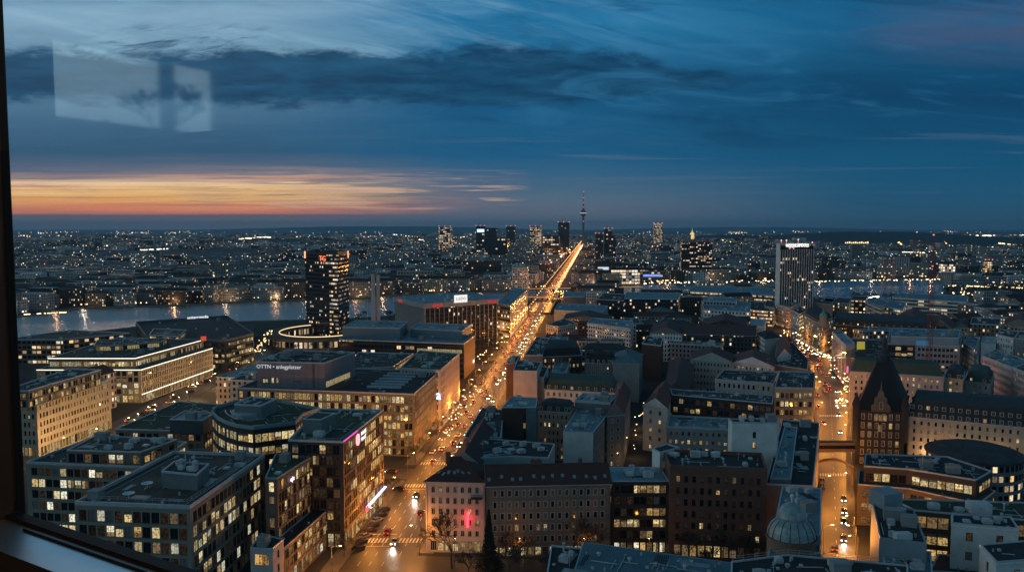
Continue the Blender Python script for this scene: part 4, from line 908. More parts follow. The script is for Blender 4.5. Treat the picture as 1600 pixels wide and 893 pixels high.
bd('red_tile_house', 'house with a large red tiled roof and a line of small dormers', 16, [(1402, 500), (1450, 504), (1450, 492), (1408, 489)], facade('facade_soot4', 'soot', 2.8, 3.2, .5, .5, .2), roof='gable', rm='red', rh=6, chim=1)
bd('red_tile_wing', 'sloping red tiled wing running on from the large red tiled roof', 16, [(1452, 504), (1490, 515), (1494, 505), (1455, 494)], facade('facade_soot5', 'soot', 2.8, 3.2, .5, .5, .15), roof='gable', rm='red', rh=5, chim=1)
bd('warm_gable_house', 'small dark roofed house with a warm lit end wall right of the red tiled wing', 16, [(1492, 512), (1513, 512), (1514, 504), (1494, 503)], facade('facade_warm_end', 'cream', 2.5, 3.2, .5, .55, .4, 1, 1), roof='gable', rm='slate', rh=4)
bd('brown_flat_house', 'long brown house with lit dots behind the small warm gabled house', 19, [(1516, 506), (1562, 508), (1564, 498), (1519, 496)], facade('facade_brown_dots', 'taupe', 3, 3.2, .4, .55, .2, 1, 1), rm='slate', units=4)
bd('red_dormer_house', 'red roofed house with pale dormers near the photo edge beyond the white square house', 17, [(1568, 507), (1620, 513), (1622, 502), (1574, 497)], facade('facade_brown_dots2', 'sand', 3, 3.2, .4, .55, .35, 1, 1), roof='gable', rm='red', rh=6, sky=5)
st = facade('facade_rose_ribs', 'rose', 1.5, 24, .5, .8, .02)
b = bd('pink_slab_house', 'tall pinkish ribbed slab leading the right side of the orange side street', 24, [(1300, 519), (1322, 542), (1336, 538), (1313, 516)], st, rm='pale', parapet=1.0, units=2, fin=False)
q = pq([(1323, 543)], 24)[0]; m = MB(); m.obox(q + Vector((.6, -.6)), .3, .4, .9, 9, 13); m.build('neon_sign', emit('neon_pink', (1, .15, .4), 1.4), b.root); b.finish()
b = bd('green_court_block', 'low block with a green flat roof and a square yellow sign board', 16, [(1326, 560), (1386, 562), (1386, 532), (1322, 529)], wallm('mid'), rm='green', units=11, fin=False)
p = at(1345, 543, 18); m = MB(); m.obox(p, .1, 5.2, .4, 17, 22); m.build('sign_board', emit('sign_yellow', (.8, .68, .1), .42), b.root); txt('NN', 1.9, FRAME_D, (p + Vector((-2.6, -.3)), p + Vector((2.6, .22))), .5, 19, b.root, out=.1); b.finish()
b = bd('lit_band_office', 'dark office with wide yellow lit bands left of the blue white gridded building', 22, [(1387, 538), (1430, 539.5), (1434, 520), (1390, 517)], S('dark', 3.4, 3.5, 3.1, 2.1, .6, kind='three', frame='dark', lits=(1, 1, 0)), rm='teal', units=4, fin=False); b.finish()
b = bd('white_grid_building', 'blue white gridded building with a set back top floor and square dark windows', 22, [(1430.5, 539.5), (1500, 542), (1504, 522), (1434.5, 520)], S('greyblue', 2.3, 3.3, 1.6, 1.7, .12, kind='one', frame='dark', lits=(0, 3, 1)), rm='teal', fin=False)
box_on(b, [(1392, 526), (1498, 529), (1501, 516), (1394, 513)], 22, 27, plain('top_floor_panel', (.3, .37, .4), .6, .1), part='top_storey', rm='teal', units=12)
a, c = pq([(1432, 529), (1450, 529.5)], 27); m = MB(); dd = (c - a).normalized(); m.obox((a + c) / 2 + Vector((dd.y, -dd.x)) * .4, math.atan2(dd.y, dd.x), 7, .2, 23, 26); m.build('blue_sign', emit('sign_blue', (.1, .35, .65), .3), b.root); b.finish()
bd('narrow_teal_house', 'narrow pale teal house end right of the white gridded building', 22, [(1506, 537), (1523, 546), (1531, 529), (1513, 523)], facade('facade_teal_n', 'greyblue', 2.6, 3.3, .5, .5, .03), rm='teal', units=2)
b = bd('pale_mansard_house', 'pale house with one row of lit windows behind the steep roofed tower house', 20, [(1329, 580), (1475, 589)], S('rose', 2.7, 3.2, 1.05, 1.8, .3, kind='one', frame='white', lits=(0, 1, 1)), depth=15, roof='mansard', rm='copper', rh=6, chim=1)
bd('orange_house', 'small house whose wall glows orange next to the pale mansard house', 19, [(1476, 590), (1505, 593), (1507, 580), (1480, 578)], S('cream', 2.8, 3.2, 1.2, 1.8, .2, kind='cross', frame='white'), roof='mansard', rm='slate', rh=3.5, dorm=3)
bd('green_mansard_house', 'low villa with a bright green copper mansard and arched dormers', 15, [(1507, 595), (1548, 600), (1553, 586), (1512, 581)], S('greyblue', 2.6, 3.2, 1.0, 1.7, .05), roof='mansard', rm='copper', rh=5, dorm=4, dlit=.5)
bd('long_grey_facade', 'long grey house front of tightly set windows running down the cross street', 20, [(1534, 556), (1582, 575), (1611, 566), (1556, 546)], S('rose', 1.9, 3.3, .95, 2.0, .06, kind='cross', frame='white'), rm='teal', parapet=.6, units=4)
bd('long_rose_facade', 'rosy continuation of the long grey house front at the photo edge', 21, [(1583, 575), (1665, 610), (1692, 592), (1612, 566)], S('rose', 1.9, 3.3, .95, 2.0, .08, kind='cross', frame='white'), rm='gravel', parapet=.8, units=3)
bd('white_square_house', 'white four storey house with dark upright windows beyond the long grey front', 20, [(1558, 523), (1584, 529), (1592, 518), (1563, 515)], S('white', 3.0, 3.3, 1.1, 1.8, .12), rm='green', units=3)
bd('grey_square_house', 'grey rendered neighbour joined to the white four storey house', 20, [(1585, 529), (1650, 534), (1652, 522), (1593, 518)], S('grey', 3.0, 3.3, 1.1, 1.8, .1), rm='green', units=3)
bd('white_shed_house', 'low white flat house in the court below the white four storey house', 14, [(1533, 536), (1556, 538), (1558, 528), (1536, 526)], wallm('white'), rm='pale', units=2)

# steep roofed old tower house
b = Bld('steep_roof_tower_house', 'old sooty tower house with a very steep black roof and a carved gable', 'building')
tp = pq([(1338, 641), (1414, 644), (1419, 620), (1346, 616)], 22)
b.block(tp, 22, 0, S('charred', 2.6, 3.6, 1.1, 2.2, .16, kind='cross', frame='white', lits=(1,)), roof='flat', rm='slate', parapet=.3)
lo = inset(tp, -.5); c0 = centroid(tp); hi = [c0 + (p - c0) * .3 for p in tp]; m = MB()
m.hexa([(p.x, p.y, 22.1) for p in lo], [(p.x, p.y, 22.6) for p in lo], 0); m.hexa([(p.x, p.y, 22.6) for p in inset(tp, .1)], [(p.x, p.y, 40) for p in hi], 0); m.build('steep_roof', pitched('black'), b.root)
a, c = tp[0], tp[1]; d = (c - a).normalized(); nr = Vector((d.y, -d.x)); an = math.atan2(d.y, d.x); g0 = a.lerp(c, .5)
m = MB(); prof = [(-3.6, 22), (3.6, 22), (3.4, 24.5), (2.4, 25), (2.2, 27.4), (1.2, 28), (1.0, 29.6), (0, 31), (-1.0, 29.6), (-1.2, 28), (-2.2, 27.4), (-2.4, 25), (-3.4, 24.5)]
fr = [(g0.x + d.x * x + nr.x * .5, g0.y + d.y * x + nr.y * .5, z) for x, z in prof]; bk = [(x - nr.x * 1.2, y - nr.y * 1.2, z) for x, y, z in fr]
m.face(fr); m.face(list(reversed(bk)))
for i in range(len(fr)): m.face([fr[i - 1], bk[i - 1], bk[i], fr[i]])
m.tube((g0.x + nr.x * .1, g0.y + nr.y * .1, 31), (g0.x + nr.x * .1, g0.y + nr.y * .1, 34), .35, .05)
for k in (-1, 0, 1):
    q = g0 + d * k * 1.6 + nr * .55; m.obox(q, an, .5, .3, 22.3, 26.5)
m.build('carved_gable', wallm('weathered'), b.root)
for x, z, v, w, h in ((0, 23.2, -1, 1.2, 2.6), (-1.7, 18.3, 1, 1.2, 2.2), (0, 18.3, 1, 1.2, 2.2), (1.7, 18.3, 1, 1.2, 2.2), (0, 14.0, 1, 1.3, 2.4)):
    q = g0 + d * x + nr * (.72 if z > 22 else .2); b.op.append((1, (q.x, q.y, z), an, w, h, 'cross', v, 'white'))
m = MB(); q = c0; m.lathe(q, [(2.2, 40), (2.2, 42), (2.8, 42.2), (1.2, 44.5), (.9, 45), (.9, 47), (1.2, 47.2), (.3, 50), (0, 53)], 10); m.build('roof_lantern', roofm('slate'), b.root)
for i in (0, 1):
    q = tp[i] * 1.0; m = MB(); m.lathe(q, [(1.3, 10), (1.4, 24), (1.7, 24.2), (1.7, 24.6), (.9, 27), (0, 30)], 10); m.build('corner_turret', wallm('charred'), b.root)
b.finish()
b = bd('long_mansard_building', 'very long beige building with a dark mansard holding two rows of pale dormers', 20, [(1419, 651), (1640, 672), (1648, 648), (1423, 631)], S('sand', 2.5, 3.1, .95, 1.7, .1, kind='one', frame='white', top=.4), roof='mansard', rm='slate', rh=7, dorm=2.6, dlit=.1)
# terraced lit building, round hall
b = Bld('terraced_lit_building', 'low dark building stepping back in terraces with two long rows of lit windows', 'building')
b.block(pq([(1340, 757), (1420, 764), (1530, 788), (1556, 768), (1480, 742), (1342, 735)], 13), 13, 0, S('brown', 2.1, 3.8, 1.85, 2.6, .85, kind='two', frame='bronze', top=.6, lits=(1, 1, 2)), rm='slate', parapet=.4)
b.block(pq([(1350, 729), (1420, 734), (1525, 751), (1550, 737), (1480, 714), (1352, 710)], 18.5), 18.5, 13, S('soot', 2.4, 4.6, 2.2, 2.6, .55, kind='two', frame='dark', top=.9, lits=(0, 0, 1)), rm='black', parapet=.5, part='upper_storey', units=10, foot=False); b.finish()
c0 = at(1522, 707, 13.5); t = empty('round_hall', (c0.x, c0.y, 0), 'round hall with a shallow dark domed roof behind the terraced building', 'hall')
m = MB(); fh = facade('facade_round_hall', 'mid', 2.2, 3.4, .7, .6, .35, 1, 1); n = 40; r = 15.5
for i in range(n):
    q = [(c0.x + r * math.cos(2 * math.pi * k / n), c0.y + r * math.sin(2 * math.pi * k / n)) for k in (i, i + 1)]; L = 2 * math.pi * r / n
    m.face([(*q[0], 0), (*q[1], 0), (*q[1], 13.5), (*q[0], 13.5)], 0, [(i * L, 0), (i * L + L, 0), (i * L + L, 13.5), (i * L, 13.5)])
m.build('wall', fh, t); m = MB(); m.lathe(c0, [(16.2, 13.3), (16.2, 14), (15, 14.6), (11, 15.8), (6, 16.7), (0, 17.1)], 48); m.build('roof', roofm('slate'), t, smooth=True)
FOOT.append([c0 + Vector((x, y)) for x, y in ((-15, -15), (15, -15), (15, 15), (-15, 15))])

# near right
b = bd('teal_roof_block', 'near flat roofed block with a long pale teal side wall beside the orange side street', 24, [(1374, 842), (1448, 851), (1428, 797), (1362, 782)], plain('teal_sheet', (.26, .33, .36), .6, .12), rm='bitumen', parapet=.5, par_m=plain('blue_rim', (.25, .33, .37), .45, .12), fin=False, units=6)
p = at(1384, 780, 25.5); m = MB(); m.obox(p, .35, 6, 5, 24, 27.6); m.obox(p, .35, 6.4, 5.4, 27.6, 27.9); m.build('plant_room', plain('teal_sheet', (.26, .33, .36), .6, .12), b.root)
p = at(1410, 838, 24.6); m = MB(); m.obox(p, .1, 3.8, 1.8, 24.1, 25.6); m.build('rooftop_unit', plain('unit_white', (.6, .62, .63), .5), b.root)
b.block(pq([(1386, 925), (1460, 930), (1455, 862), (1378, 858)], 20), 20, 0, plain('teal_sheet', (.26, .33, .36), .6, .12), rm='teal', parapet=.3, par_m=COPING, units=4); b.finish()
b = bd('courtyard_office', 'green roofed office with three warm glazed storeys facing a court', 22, [(1429, 798), (1486, 803), (1612, 814), (1612, 786), (1392, 780)], S('soot', 2.6, 3.9, 2.4, 3.0, .7, kind='two', frame='dark', lits=(1, 1, 2, 2), top=.6), rm='green', parapet=.4, fin=False, units=4)
p = at(1529, 796, 22.6); m = MB(); m.obox(p, -.1, 5.2, 3.4, 22, 24.6); m.build('rooftop_unit', plain('unit_white', (.6, .62, .63), .5), b.root); b.finish()
bd('white_court_house', 'white rendered house with a few square windows set into the near court', 24, [(1487, 818), (1592, 827), (1580, 808), (1487, 803.5)], S('white', 6.5, 4.5, 1.5, 1.9, .2, kind='one', frame='dark', lits=(0, 3)), rm='black', parapet=.4, units=6)
bd('white_gable_block', 'white walled house with a black roof in the lower corner of the near court', 24, [(1531, 851), (1557, 879), (1655, 872), (1640, 842)], S('white', 5, 4.5, 1.4, 2.0, .2, kind='one', frame='dark'), rm='black', parapet=.3)
bd('court_pavilion', 'low flat pavilion with a lit glass front at the bottom of the near court', 13, [(1452, 893), (1532, 898), (1528, 872), (1465, 866)], S('taupe', 2.2, 4.5, 2.0, 3.0, .9, kind='two', frame='dark', lits=(0, 1)), rm='bitumen', parapet=.4)

# ---------------- far landmark towers
def far_tower(name, label, x0, x1, d, ztop, fac, extra=None, dep=.8, cat='tower'):
    a, c = Vector(((x0 - 800) / F * d, d)), Vector(((x1 - 800) / F * d, d)); w = (c - a).length
    b = Bld(name, label, cat); b.block([a, c, c + Vector((w * .1, w * dep)), a + Vector((w * .1, w * dep))], ztop, 0, fac, rm='black', parapet=2, par_m=FRAME_D)
    if extra: extra(b, a, c, ztop)
    return b.finish()
def reds(b, a, c, z, n=3):
    for k in range(n):
        q = a.lerp(c, k / max(1, n - 1)); s = a.length / F * .55; m = MB(); m.box(q.x - s, q.x + s, q.y - s, q.y + s, z + 3, z + 3 + 2 * s); m.build('warning_light', emit('warning_far', (1, .25, .22), 1.6), b.root)
    m = MB(); m.tube((*a.lerp(c, .4), z), (*a.lerp(c, .4), z + 14), .6, .3, 5); m.build('antenna', FRAME_D, b.root)
ft = lambda nm, lit, br=1.0, wm=.3, bd_=0.0, wall='dark', fw=6, fh=7: facade('facade_far_' + nm, wall, fw, fh, .8, .55, lit, br, wm, band=bd_)
FT = ft('bright', .7, .9, .35); FM = ft('mid', .32, 1, .3, .9); FD = ft('dim', .1, 1, .4)
far_tower('distant_tower', 'pale lit box tower alone left of the far tower cluster', 686, 704, 2970, 97, FT, reds)
def blu(b, a, c, z):
    reds(b, a, c, z); m = MB(); q = a.lerp(c, .55); m.box(q.x - 12, q.x + 12, q.y - 2, q.y - 1, z - 18, z - 8); m.build('blue_sign', emit('far_blue', (.5, .7, 1), 2.0), b.root)
far_tower('distant_tower', 'dark far tower with a blue white sign and a lit stripe', 744, 757, 2700, 99, FM, blu)
far_tower('distant_tower', 'dark lower wing standing behind the far tower with the blue sign', 758, 776, 2760, 93, FD)
far_tower('distant_office', 'broad far office with bright floor bands right of the tower with the blue sign', 757, 792, 2450, 62, FM)
far_tower('distant_tower', 'thin far tower with red lights between the blue sign tower and the bright stepped tower', 791, 805, 4000, 101, FD, reds)
far_tower('distant_tower', 'bright yellow far tower with a white top light', 828, 845, 3500, 100, FT, reds)
far_tower('distant_office', 'dark wide far office with two lit bands left of the broadcasting tower', 848, 873, 2400, 70, FM)
far_tower('distant_tower', 'tallest dark far tower standing just left of the broadcasting tower', 872, 889, 2800, 112, FD, reds)
far_tower('distant_tower', 'far tower with red roof lights right of the glowing avenue end', 930, 942, 2600, 74, FD, reds)
far_tower('distant_tower', 'dark far tower with a thin roof mast right of the avenue end', 944, 956, 2620, 90, FD, reds)
far_tower('distant_office', 'dark lower far block beside the tower with the thin roof mast', 950, 962, 2540, 70, FD)
far_tower('distant_tower', 'lit far tower standing alone above the horizon right of the avenue', 1021, 1034, 4500, 118, FT, reds)
far_tower('dark_office_tower', 'squat black office tower striped with thin lit floors', 1065, 1112, 1500, 66, ft('stripes', .4, 1.1, .3, .95, fw=3, fh=3.6), lambda b, a, c, z: reds(b, a, c, z - 3, 5))
def ship(b, a, c, z):
    for k in range(12):
        q = a.lerp(c, -.7 + 2.3 * k / 11); m = MB(); m.box(q.x - 1.4, q.x + 1.4, q.y - 2, q.y, z + 1, z + 4 + k % 3); m.build('roof_light', emit('roof_yellow', (1, .75, .35), 1.8), b.root)
far_tower('roof_light_tower', 'pale far tower with a wide row of yellow lights on its roof', 1331, 1346, 2300, 50, facade('facade_pale_ribs', 'grey', 3, 60, .5, .9, .02), ship)
far_tower('pale_hill_tower', 'pale housing tower in front of the dark wooded hill', 1425, 1440, 3300, 46, facade('facade_pale_cells', 'grey', 5, 5, .5, .5, .12))
far_tower('far_housing_tower', 'slim grey housing tower alone far across the river', 235, 245, 1850, 37, facade('facade_pale_cells2', 'grey', 4, 4, .5, .5, .12))
far_tower('far_housing_tower', 'pale grey pair of slim towers beyond the river left of the black glass tower', 416, 431, 2300, 40, facade('facade_pale_cells3', 'grey', 4, 4, .5, .5, .05))
far_tower('glass_event_building', 'white glowing glass box on the far bank behind the tower crane', 1474, 1493, 1560, 24, facade('facade_event', 'white', 4, 5, .9, .7, .9, 1.4, 0), cat='building')
far_tower('yellow_lit_block', 'small yellow lit block with a red lamp on the far bank at the right', 1540, 1551, 1500, 32, facade('facade_yl', 'ochre', 4, 4, .8, .6, .8, 1.1, .8), reds, cat='building')
far_tower('blue_lit_hall', 'hall with a long blue light band across the river right of the bridge', 1000, 1040, 1380, 22, facade('facade_blue_hall', 'mid', 5, 5, .8, .5, .2), lambda b, a, c, z: (lambda m: (m.box(a.x + 6, c.x - 8, a.y - 2, a.y - 1, 11.5, 15), m.build('light_band', emit('band_blue', (.2, .35, .9), 1.2), b.root)))(MB()), cat='building')
far_tower('white_lit_hall', 'brightly lit white hall front right of the avenue bridge', 955, 1000, 1350, 24, facade('facade_white_hall', 'white', 5, 5, .85, .6, .7, 1.5, .2), cat='building')
far_tower('screen_building', 'block with a bright white display screen on the far bank right of the avenue', 930, 962, 1480, 30, FD, lambda b, a, c, z: (lambda m: (m.box(a.x + 5, a.x + 25, a.y - 2, a.y - 1, 15, 23), m.build('screen', emit('screen_white', (.7, .82, .95), .95), b.root)))(MB()), cat='building')

# television tower
d = 4400; X = (911 - 800) / F * d; t = empty('broadcasting_tower', (X, d, 0), 'slender broadcasting tower with a ball and a needle mast at the end of the avenue', 'tower')
conc = plain('tower_concrete', (.14, .15, .17), .8)
m = MB(); m.lathe((X, d), [(16, 0), (10, 20), (6.5, 60), (5.5, 160)], 16); m.build('shaft', conc, t)
m = MB(); m.lathe((X, d), [(5, 158), (12, 164), (16.5, 173), (17, 178), (15, 186), (9, 192), (6, 195)], 24); m.build('ball', conc, t, smooth=True)
m = MB(); m.lathe((X, d), [(17.1, 174), (17.6, 175), (17.6, 177.5), (17.2, 178.5)], 24); m.build('lit_ring', emit('ring_pale', (.75, .8, .85), .7), t)
m = MB(); m.lathe((X, d), [(6.5, 195), (6, 205), (4, 206), (3.6, 228), (2.6, 229), (2.2, 255), (1.4, 256), (1, 292)], 10); m.build('mast', plain('mast_grey', (.2, .2, .22), .7), t)
for z in (232, 258, 130, 290, 206): m = MB(); m.box(X - 2, X + 2, d - 7, d - 5, z, z + 3.5); m.build('warning_light', emit('warning_far', (1, .25, .22), 1.6), t)
# lit dome church
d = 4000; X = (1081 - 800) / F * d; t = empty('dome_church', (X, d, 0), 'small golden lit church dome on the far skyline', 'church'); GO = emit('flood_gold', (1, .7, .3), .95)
m = MB(); m.box(X - 16, X + 16, d - 10, d + 14, 0, 62); m.build('body', wallm('stone'), t)
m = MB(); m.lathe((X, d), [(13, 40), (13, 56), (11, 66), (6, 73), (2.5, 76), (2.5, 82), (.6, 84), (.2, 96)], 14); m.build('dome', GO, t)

# tower crane
p = at(1449, 626, 0); t = empty('tower_crane', (p.x, p.y, 0), 'red lattice tower crane rising above the roofs at the right', 'crane'); CR = plain('crane_red', (.22, .045, .04), .6); s = 1.0; top = 86
m = MB()
for sx in (-s, s):
    for sy in (-s, s): m.tube((p.x + sx, p.y + sy, 0), (p.x + sx, p.y + sy, top), .11, n=4, cap=False)
for k in range(43):
    z = k * 2.0
    for a, c in (((-s, -s), (s, -s)), ((s, -s), (s, s)), ((s, s), (-s, s)), ((-s, s), (-s, -s))):
        m.tube((p.x + a[0], p.y + a[1], z), (p.x + c[0], p.y + c[1], z + 2), .06, n=3, cap=False); m.tube((p.x + a[0], p.y + a[1], z), (p.x + c[0], p.y + c[1], z), .05, n=3, cap=False)
m.build('mast', CR, t)
m = MB(); dj = Vector((.14, .99)).normalized()
for k in range(16):
    a, c = p + dj * (k * 2.4 - 2), p + dj * (k * 2.4 + .4)
    for o_ in (-.5, .5): m.tube((a.x + o_, a.y, top), (c.x + o_, c.y, top), .09, n=4, cap=False); m.tube((a.x + o_, a.y, top), ((a.x + c.x) / 2, (a.y + c.y) / 2, top + 1.2), .06, n=3, cap=False)
    m.tube((a.x, a.y, top + 1.2), (c.x, c.y, top + 1.2), .08, n=4, cap=False)
m.tube((p.x, p.y, top), (p.x, p.y, top + 5), .35, .1, 5); m.build('jib', CR, t)
m = MB(); m.box(p.x - 1, p.x + 1, p.y - 9, p.y - 4, top - 1, top + 1); m.tube((p.x, p.y - 8, top + 1), (p.x, p.y, top + 1), .2, n=4); m.build('counterweight', wallm('grey'), t)
m = MB(); m.box(p.x - 2, p.x - .7, p.y - 1.4, p.y + .8, top - 3, top - .6); m.build('cab', wallm('white'), t)
for z in (top + 5, top - 12): m = MB(); m.box(p.x - .3, p.x + .3, p.y - .3, p.y + .3, z, z + .6); m.build('warning_light', emit('warning_far', (1, .25, .22), 1.6), t)
# ================================================================== GROUND, STREETS, WATER
def sheet(name, pts, z, mat, kind='structure'):
    m = MB(); m.face([(p[0], p[1], z) for p in pts]); return tag(m.build(name, mat), kind=kind)
def asphalt(name, col, rough=.55):
    m, g, out = new_mat(name); tc = g.node('ShaderNodeTexCoord').outputs['Object']
    n1 = g.noise(tc, .06, 5, .6); n2 = g.noise(tc, 1.2, 4, .7); f = g.m('ADD', g.m('MULTIPLY', n1, .6), g.m('MULTIPLY', n2, .4))
    sm = g.smooth(f, .3, .7)
    principled(g, out, Base_Color=g.mix(sm, tuple(c * .6 for c in col) + (1,), tuple(c * 1.4 for c in col) + (1,)), Roughness=g.m('ADD', rough - .1, g.m('MULTIPLY', n2, .2)))
    return m
GND = asphalt('ground_mix', (.035, .036, .036), .9); ASPH = asphalt('road_asphalt', (.06, .055, .052), .5); PAVE = asphalt('pavement_slabs', (.13, .12, .11), .8); PARK = asphalt('park_grass', (.02, .026, .014), .95)
MARK = plain('road_paint', (.7, .68, .62), .6, .12, 1.0)
big = 45000
sheet('ground', [(-big, -3000), (big, -3000), (big, big), (-big, big)], 0, GND)
AV = lambda d, o=0.0: Vector((-60 + .1 * d + o, d))
def strip(name, pts, w, z, mat):
    m = MB()
    for a, c in zip(pts, pts[1:]):
        d = (c - a).normalized(); n = Vector((-d.y, d.x)) * w / 2
        m.face([(a.x - n.x, a.y - n.y, z), (c.x - n.x, c.y - n.y, z), (c.x + n.x, c.y + n.y, z), (a.x + n.x, a.y + n.y, z)])
    return tag(m.build(name, mat), kind='structure')
def kerbed(name, pts, w, z, mat):
    m = MB()
    for a, c in zip(pts, pts[1:]):
        d = (c - a); m.obox((a + c) / 2, math.atan2(d.y, d.x), d.length, w, -.2, z)
    return tag(m.build(name, mat), kind='structure')
strip('avenue', [AV(150), AV(800), AV(2000), AV(7000)], 19, .008, ASPH)
kerbed('pavement', [AV(150, -12.3), AV(296, -12.3)], 5, .13, PAVE); kerbed('pavement', [AV(316, -12.3), AV(520, -12.3)], 5, .13, PAVE); kerbed('pavement', [AV(150, 12), AV(215, 12)], 4.4, .13, PAVE)
kerbed('pavement', [AV(228, 12), AV(520, 12)], 4.4, .13, PAVE); kerbed('pavement', [AV(570, -12.3), AV(1000, -12.3)], 6, .13, PAVE)
SL = [(1282, 893), (1283, 850), (1278, 700), (1273, 650), (1271, 605), (1266, 572), (1241, 536), (1216, 506), (1204, 484)]
SR = [(1345, 893), (1338, 850), (1331, 700), (1333, 650), (1329, 612), (1321, 585), (1306, 558), (1284, 533), (1240, 506), (1214, 484)]
sl, sr = [at(*p) for p in SL], [at(*p) for p in SR]
m = MB(); m.face([(p.x, p.y, .012) for p in sl[::-1]] + [(p.x, p.y, .012) for p in sr]); o = m.build('side_street', ASPH); tag(o, kind='structure')
STREETPOLY = sl[::-1] + sr
def midline(t):
    """a place on the side street, t along 0..1, and its direction"""
    f = t * (len(SL) - 1); i = min(int(f), len(SL) - 2); k = f - i
    a = sl[i].lerp(sl[i + 1], k); j = min(i, len(sr) - 2); 
    c = min(((sr[q].lerp(sr[q + 1], w / 10)) for q in range(len(sr) - 1) for w in range(11)), key=lambda p: abs(p.y - a.y))
    return a, c, (sl[i + 1] - sl[i]).normalized()
for side, pts in ((1, sr),):
    kerbed('pavement', [p + Vector((-1.3, 0)) for p in pts[:6]], 2.6, .13, PAVE)
strip('street', [at(*p) for p in [(-60, 745), (20, 730), (120, 702), (195, 664), (270, 624), (340, 590), (400, 560), (425, 540)]], 17, .010, ASPH)
X1 = AV(303); strip('street', [X1 + Vector((-60, 6)), X1 + Vector((-9, 1)), X1 + Vector((9, 0))], 13, .014, ASPH)
X2 = AV(221); strip('street', [X2 + Vector((8, 0)), X2 + Vector((110, -6))], 11, .014, ASPH)
X3 = AV(543); strip('street', [X3 + Vector((-60, 5)), X3 + Vector((30, 0))], 22, .014, ASPH)
X4 = AV(685); strip('street', [X4 + Vector((-45, 10)), X4 + Vector((40, -8))], 16, .014, ASPH)
# parks and squares
PARKS = [[(380, 575), (530, 560), (540, 500), (400, 506)], [(742, 572), (790, 568), (806, 538), (745, 541)]]
for p in PARKS: sheet('park_ground', [at(*q) for q in p], .006, PARK)
# river
RN = [(-260, 545), (30, 531), (110, 524), (215, 512), (395, 503), (478, 501), (545, 499), (620, 494), (775, 474), (880, 467), (990, 463), (1075, 457), (1210, 463), (1290, 466), (1350, 470), (1440, 468), (1472, 462)]
RF = [(-260, 505), (30, 495), (130, 482), (250, 479), (400, 471), (478, 469), (560, 467), (620, 462), (775, 456), (860, 452), (990, 445), (1080, 442), (1210, 440), (1370, 437), (1455, 436), (1486, 441)]
rn, rf = [at(*p) for p in RN], [at(*p) for p in RF]
RIVER = rn + rf[::-1]
wm, g, out = new_mat('river_water'); tc = g.node('ShaderNodeTexCoord').outputs['Object']
mp = g.node('ShaderNodeMapping'); mp.inputs['Scale'].default_value = (.35, .16, 1); g.l.new(tc, mp.inputs[0]); bn = g.node('ShaderNodeBump'); bn.inputs['Strength'].default_value = 1.0; bn.inputs['Distance'].default_value = 1.6
g.l.new(g.noise(mp.outputs[0], 1.0, 4, .6), bn.inputs['Height']); pr = principled(g, out, Base_Color=(.012, .02, .026, 1), Roughness=.2, IOR=3.8); pr.inputs['Specular IOR Level'].default_value = .8; g.l.new(bn.outputs[0], pr.inputs['Normal'])
m = MB()
import bmesh
bm = bmesh.new(); vs = [bm.verts.new((p.x, p.y, .02)) for p in RIVER]; f = bm.faces.new(vs); bmesh.ops.triangulate(bm, faces=[f]); bmesh.ops.recalc_face_normals(bm, faces=bm.faces[:])
me = bpy.data.meshes.new('river'); bm.to_mesh(me)
if me.polygons[0].normal.z < 0: me.flip_normals()
me.materials.append(wm); o = bpy.data.objects.new('river', me); C.objects.link(o); tag(o, kind='structure')
for nm, line in (('quay', rf), ('quay', rn)):
    m = MB()
    for a, c in zip(line, line[1:]):
        d = c - a; m.obox((a + c) / 2, math.atan2(d.y, d.x), d.length, 2.4, -.3, 1.6)
    tag(m.build(nm, wallm('stone')), kind='structure')
# bridges over the river and rail viaduct
t = empty('road_bridge', (*AV(960), 0), 'broad flat bridge carrying the glowing avenue across the river', 'bridge')
m = MB(); a, c = AV(880), AV(1150); d = c - a; an = math.atan2(d.y, d.x); m.obox((a + c) / 2, an, d.length, 30, .3, 2.2); m.build('deck', ASPH, t)
for sgn in (-1, 1): m = MB(); q = (a + c) / 2 + Vector((sgn * 14.6, 0)); m.obox(q, an, d.length, .4, 2.2, 3.4); m.build('parapet', wallm('stone'), t)
for y0, lab in ((452, 'low lamp lit viaduct crossing the avenue along the far river bank'), (464.5, 'dark rail viaduct crossing the avenue just before the river')):
    a, c = at(826, y0, 5), at(1002 if y0 < 460 else 884, y0 - (3 if y0 < 460 else -3), 5); d = c - a; an = math.atan2(d.y, d.x)
    t = empty('viaduct', (a.x, a.y, 0), lab, 'bridge'); m = MB(); m.obox((a + c) / 2, an, d.length, 9, 5, 6.4); m.build('deck', wallm('stone'), t)
    for k in range(7): m = MB(); q = a.lerp(c, (k + .5) / 7); m.obox(q, an, 2, 7, 0, 5); m.build('pier', wallm('stone'), t)
    m = MB(); nr = Vector((d.y, -d.x)).normalized() * 4.7; m.obox((a + c) / 2 + nr, an, d.length, .15, 6.2, 6.5); m.build('lamp_band', emit('amber_band', (1, .5, .16), 1.2), t)
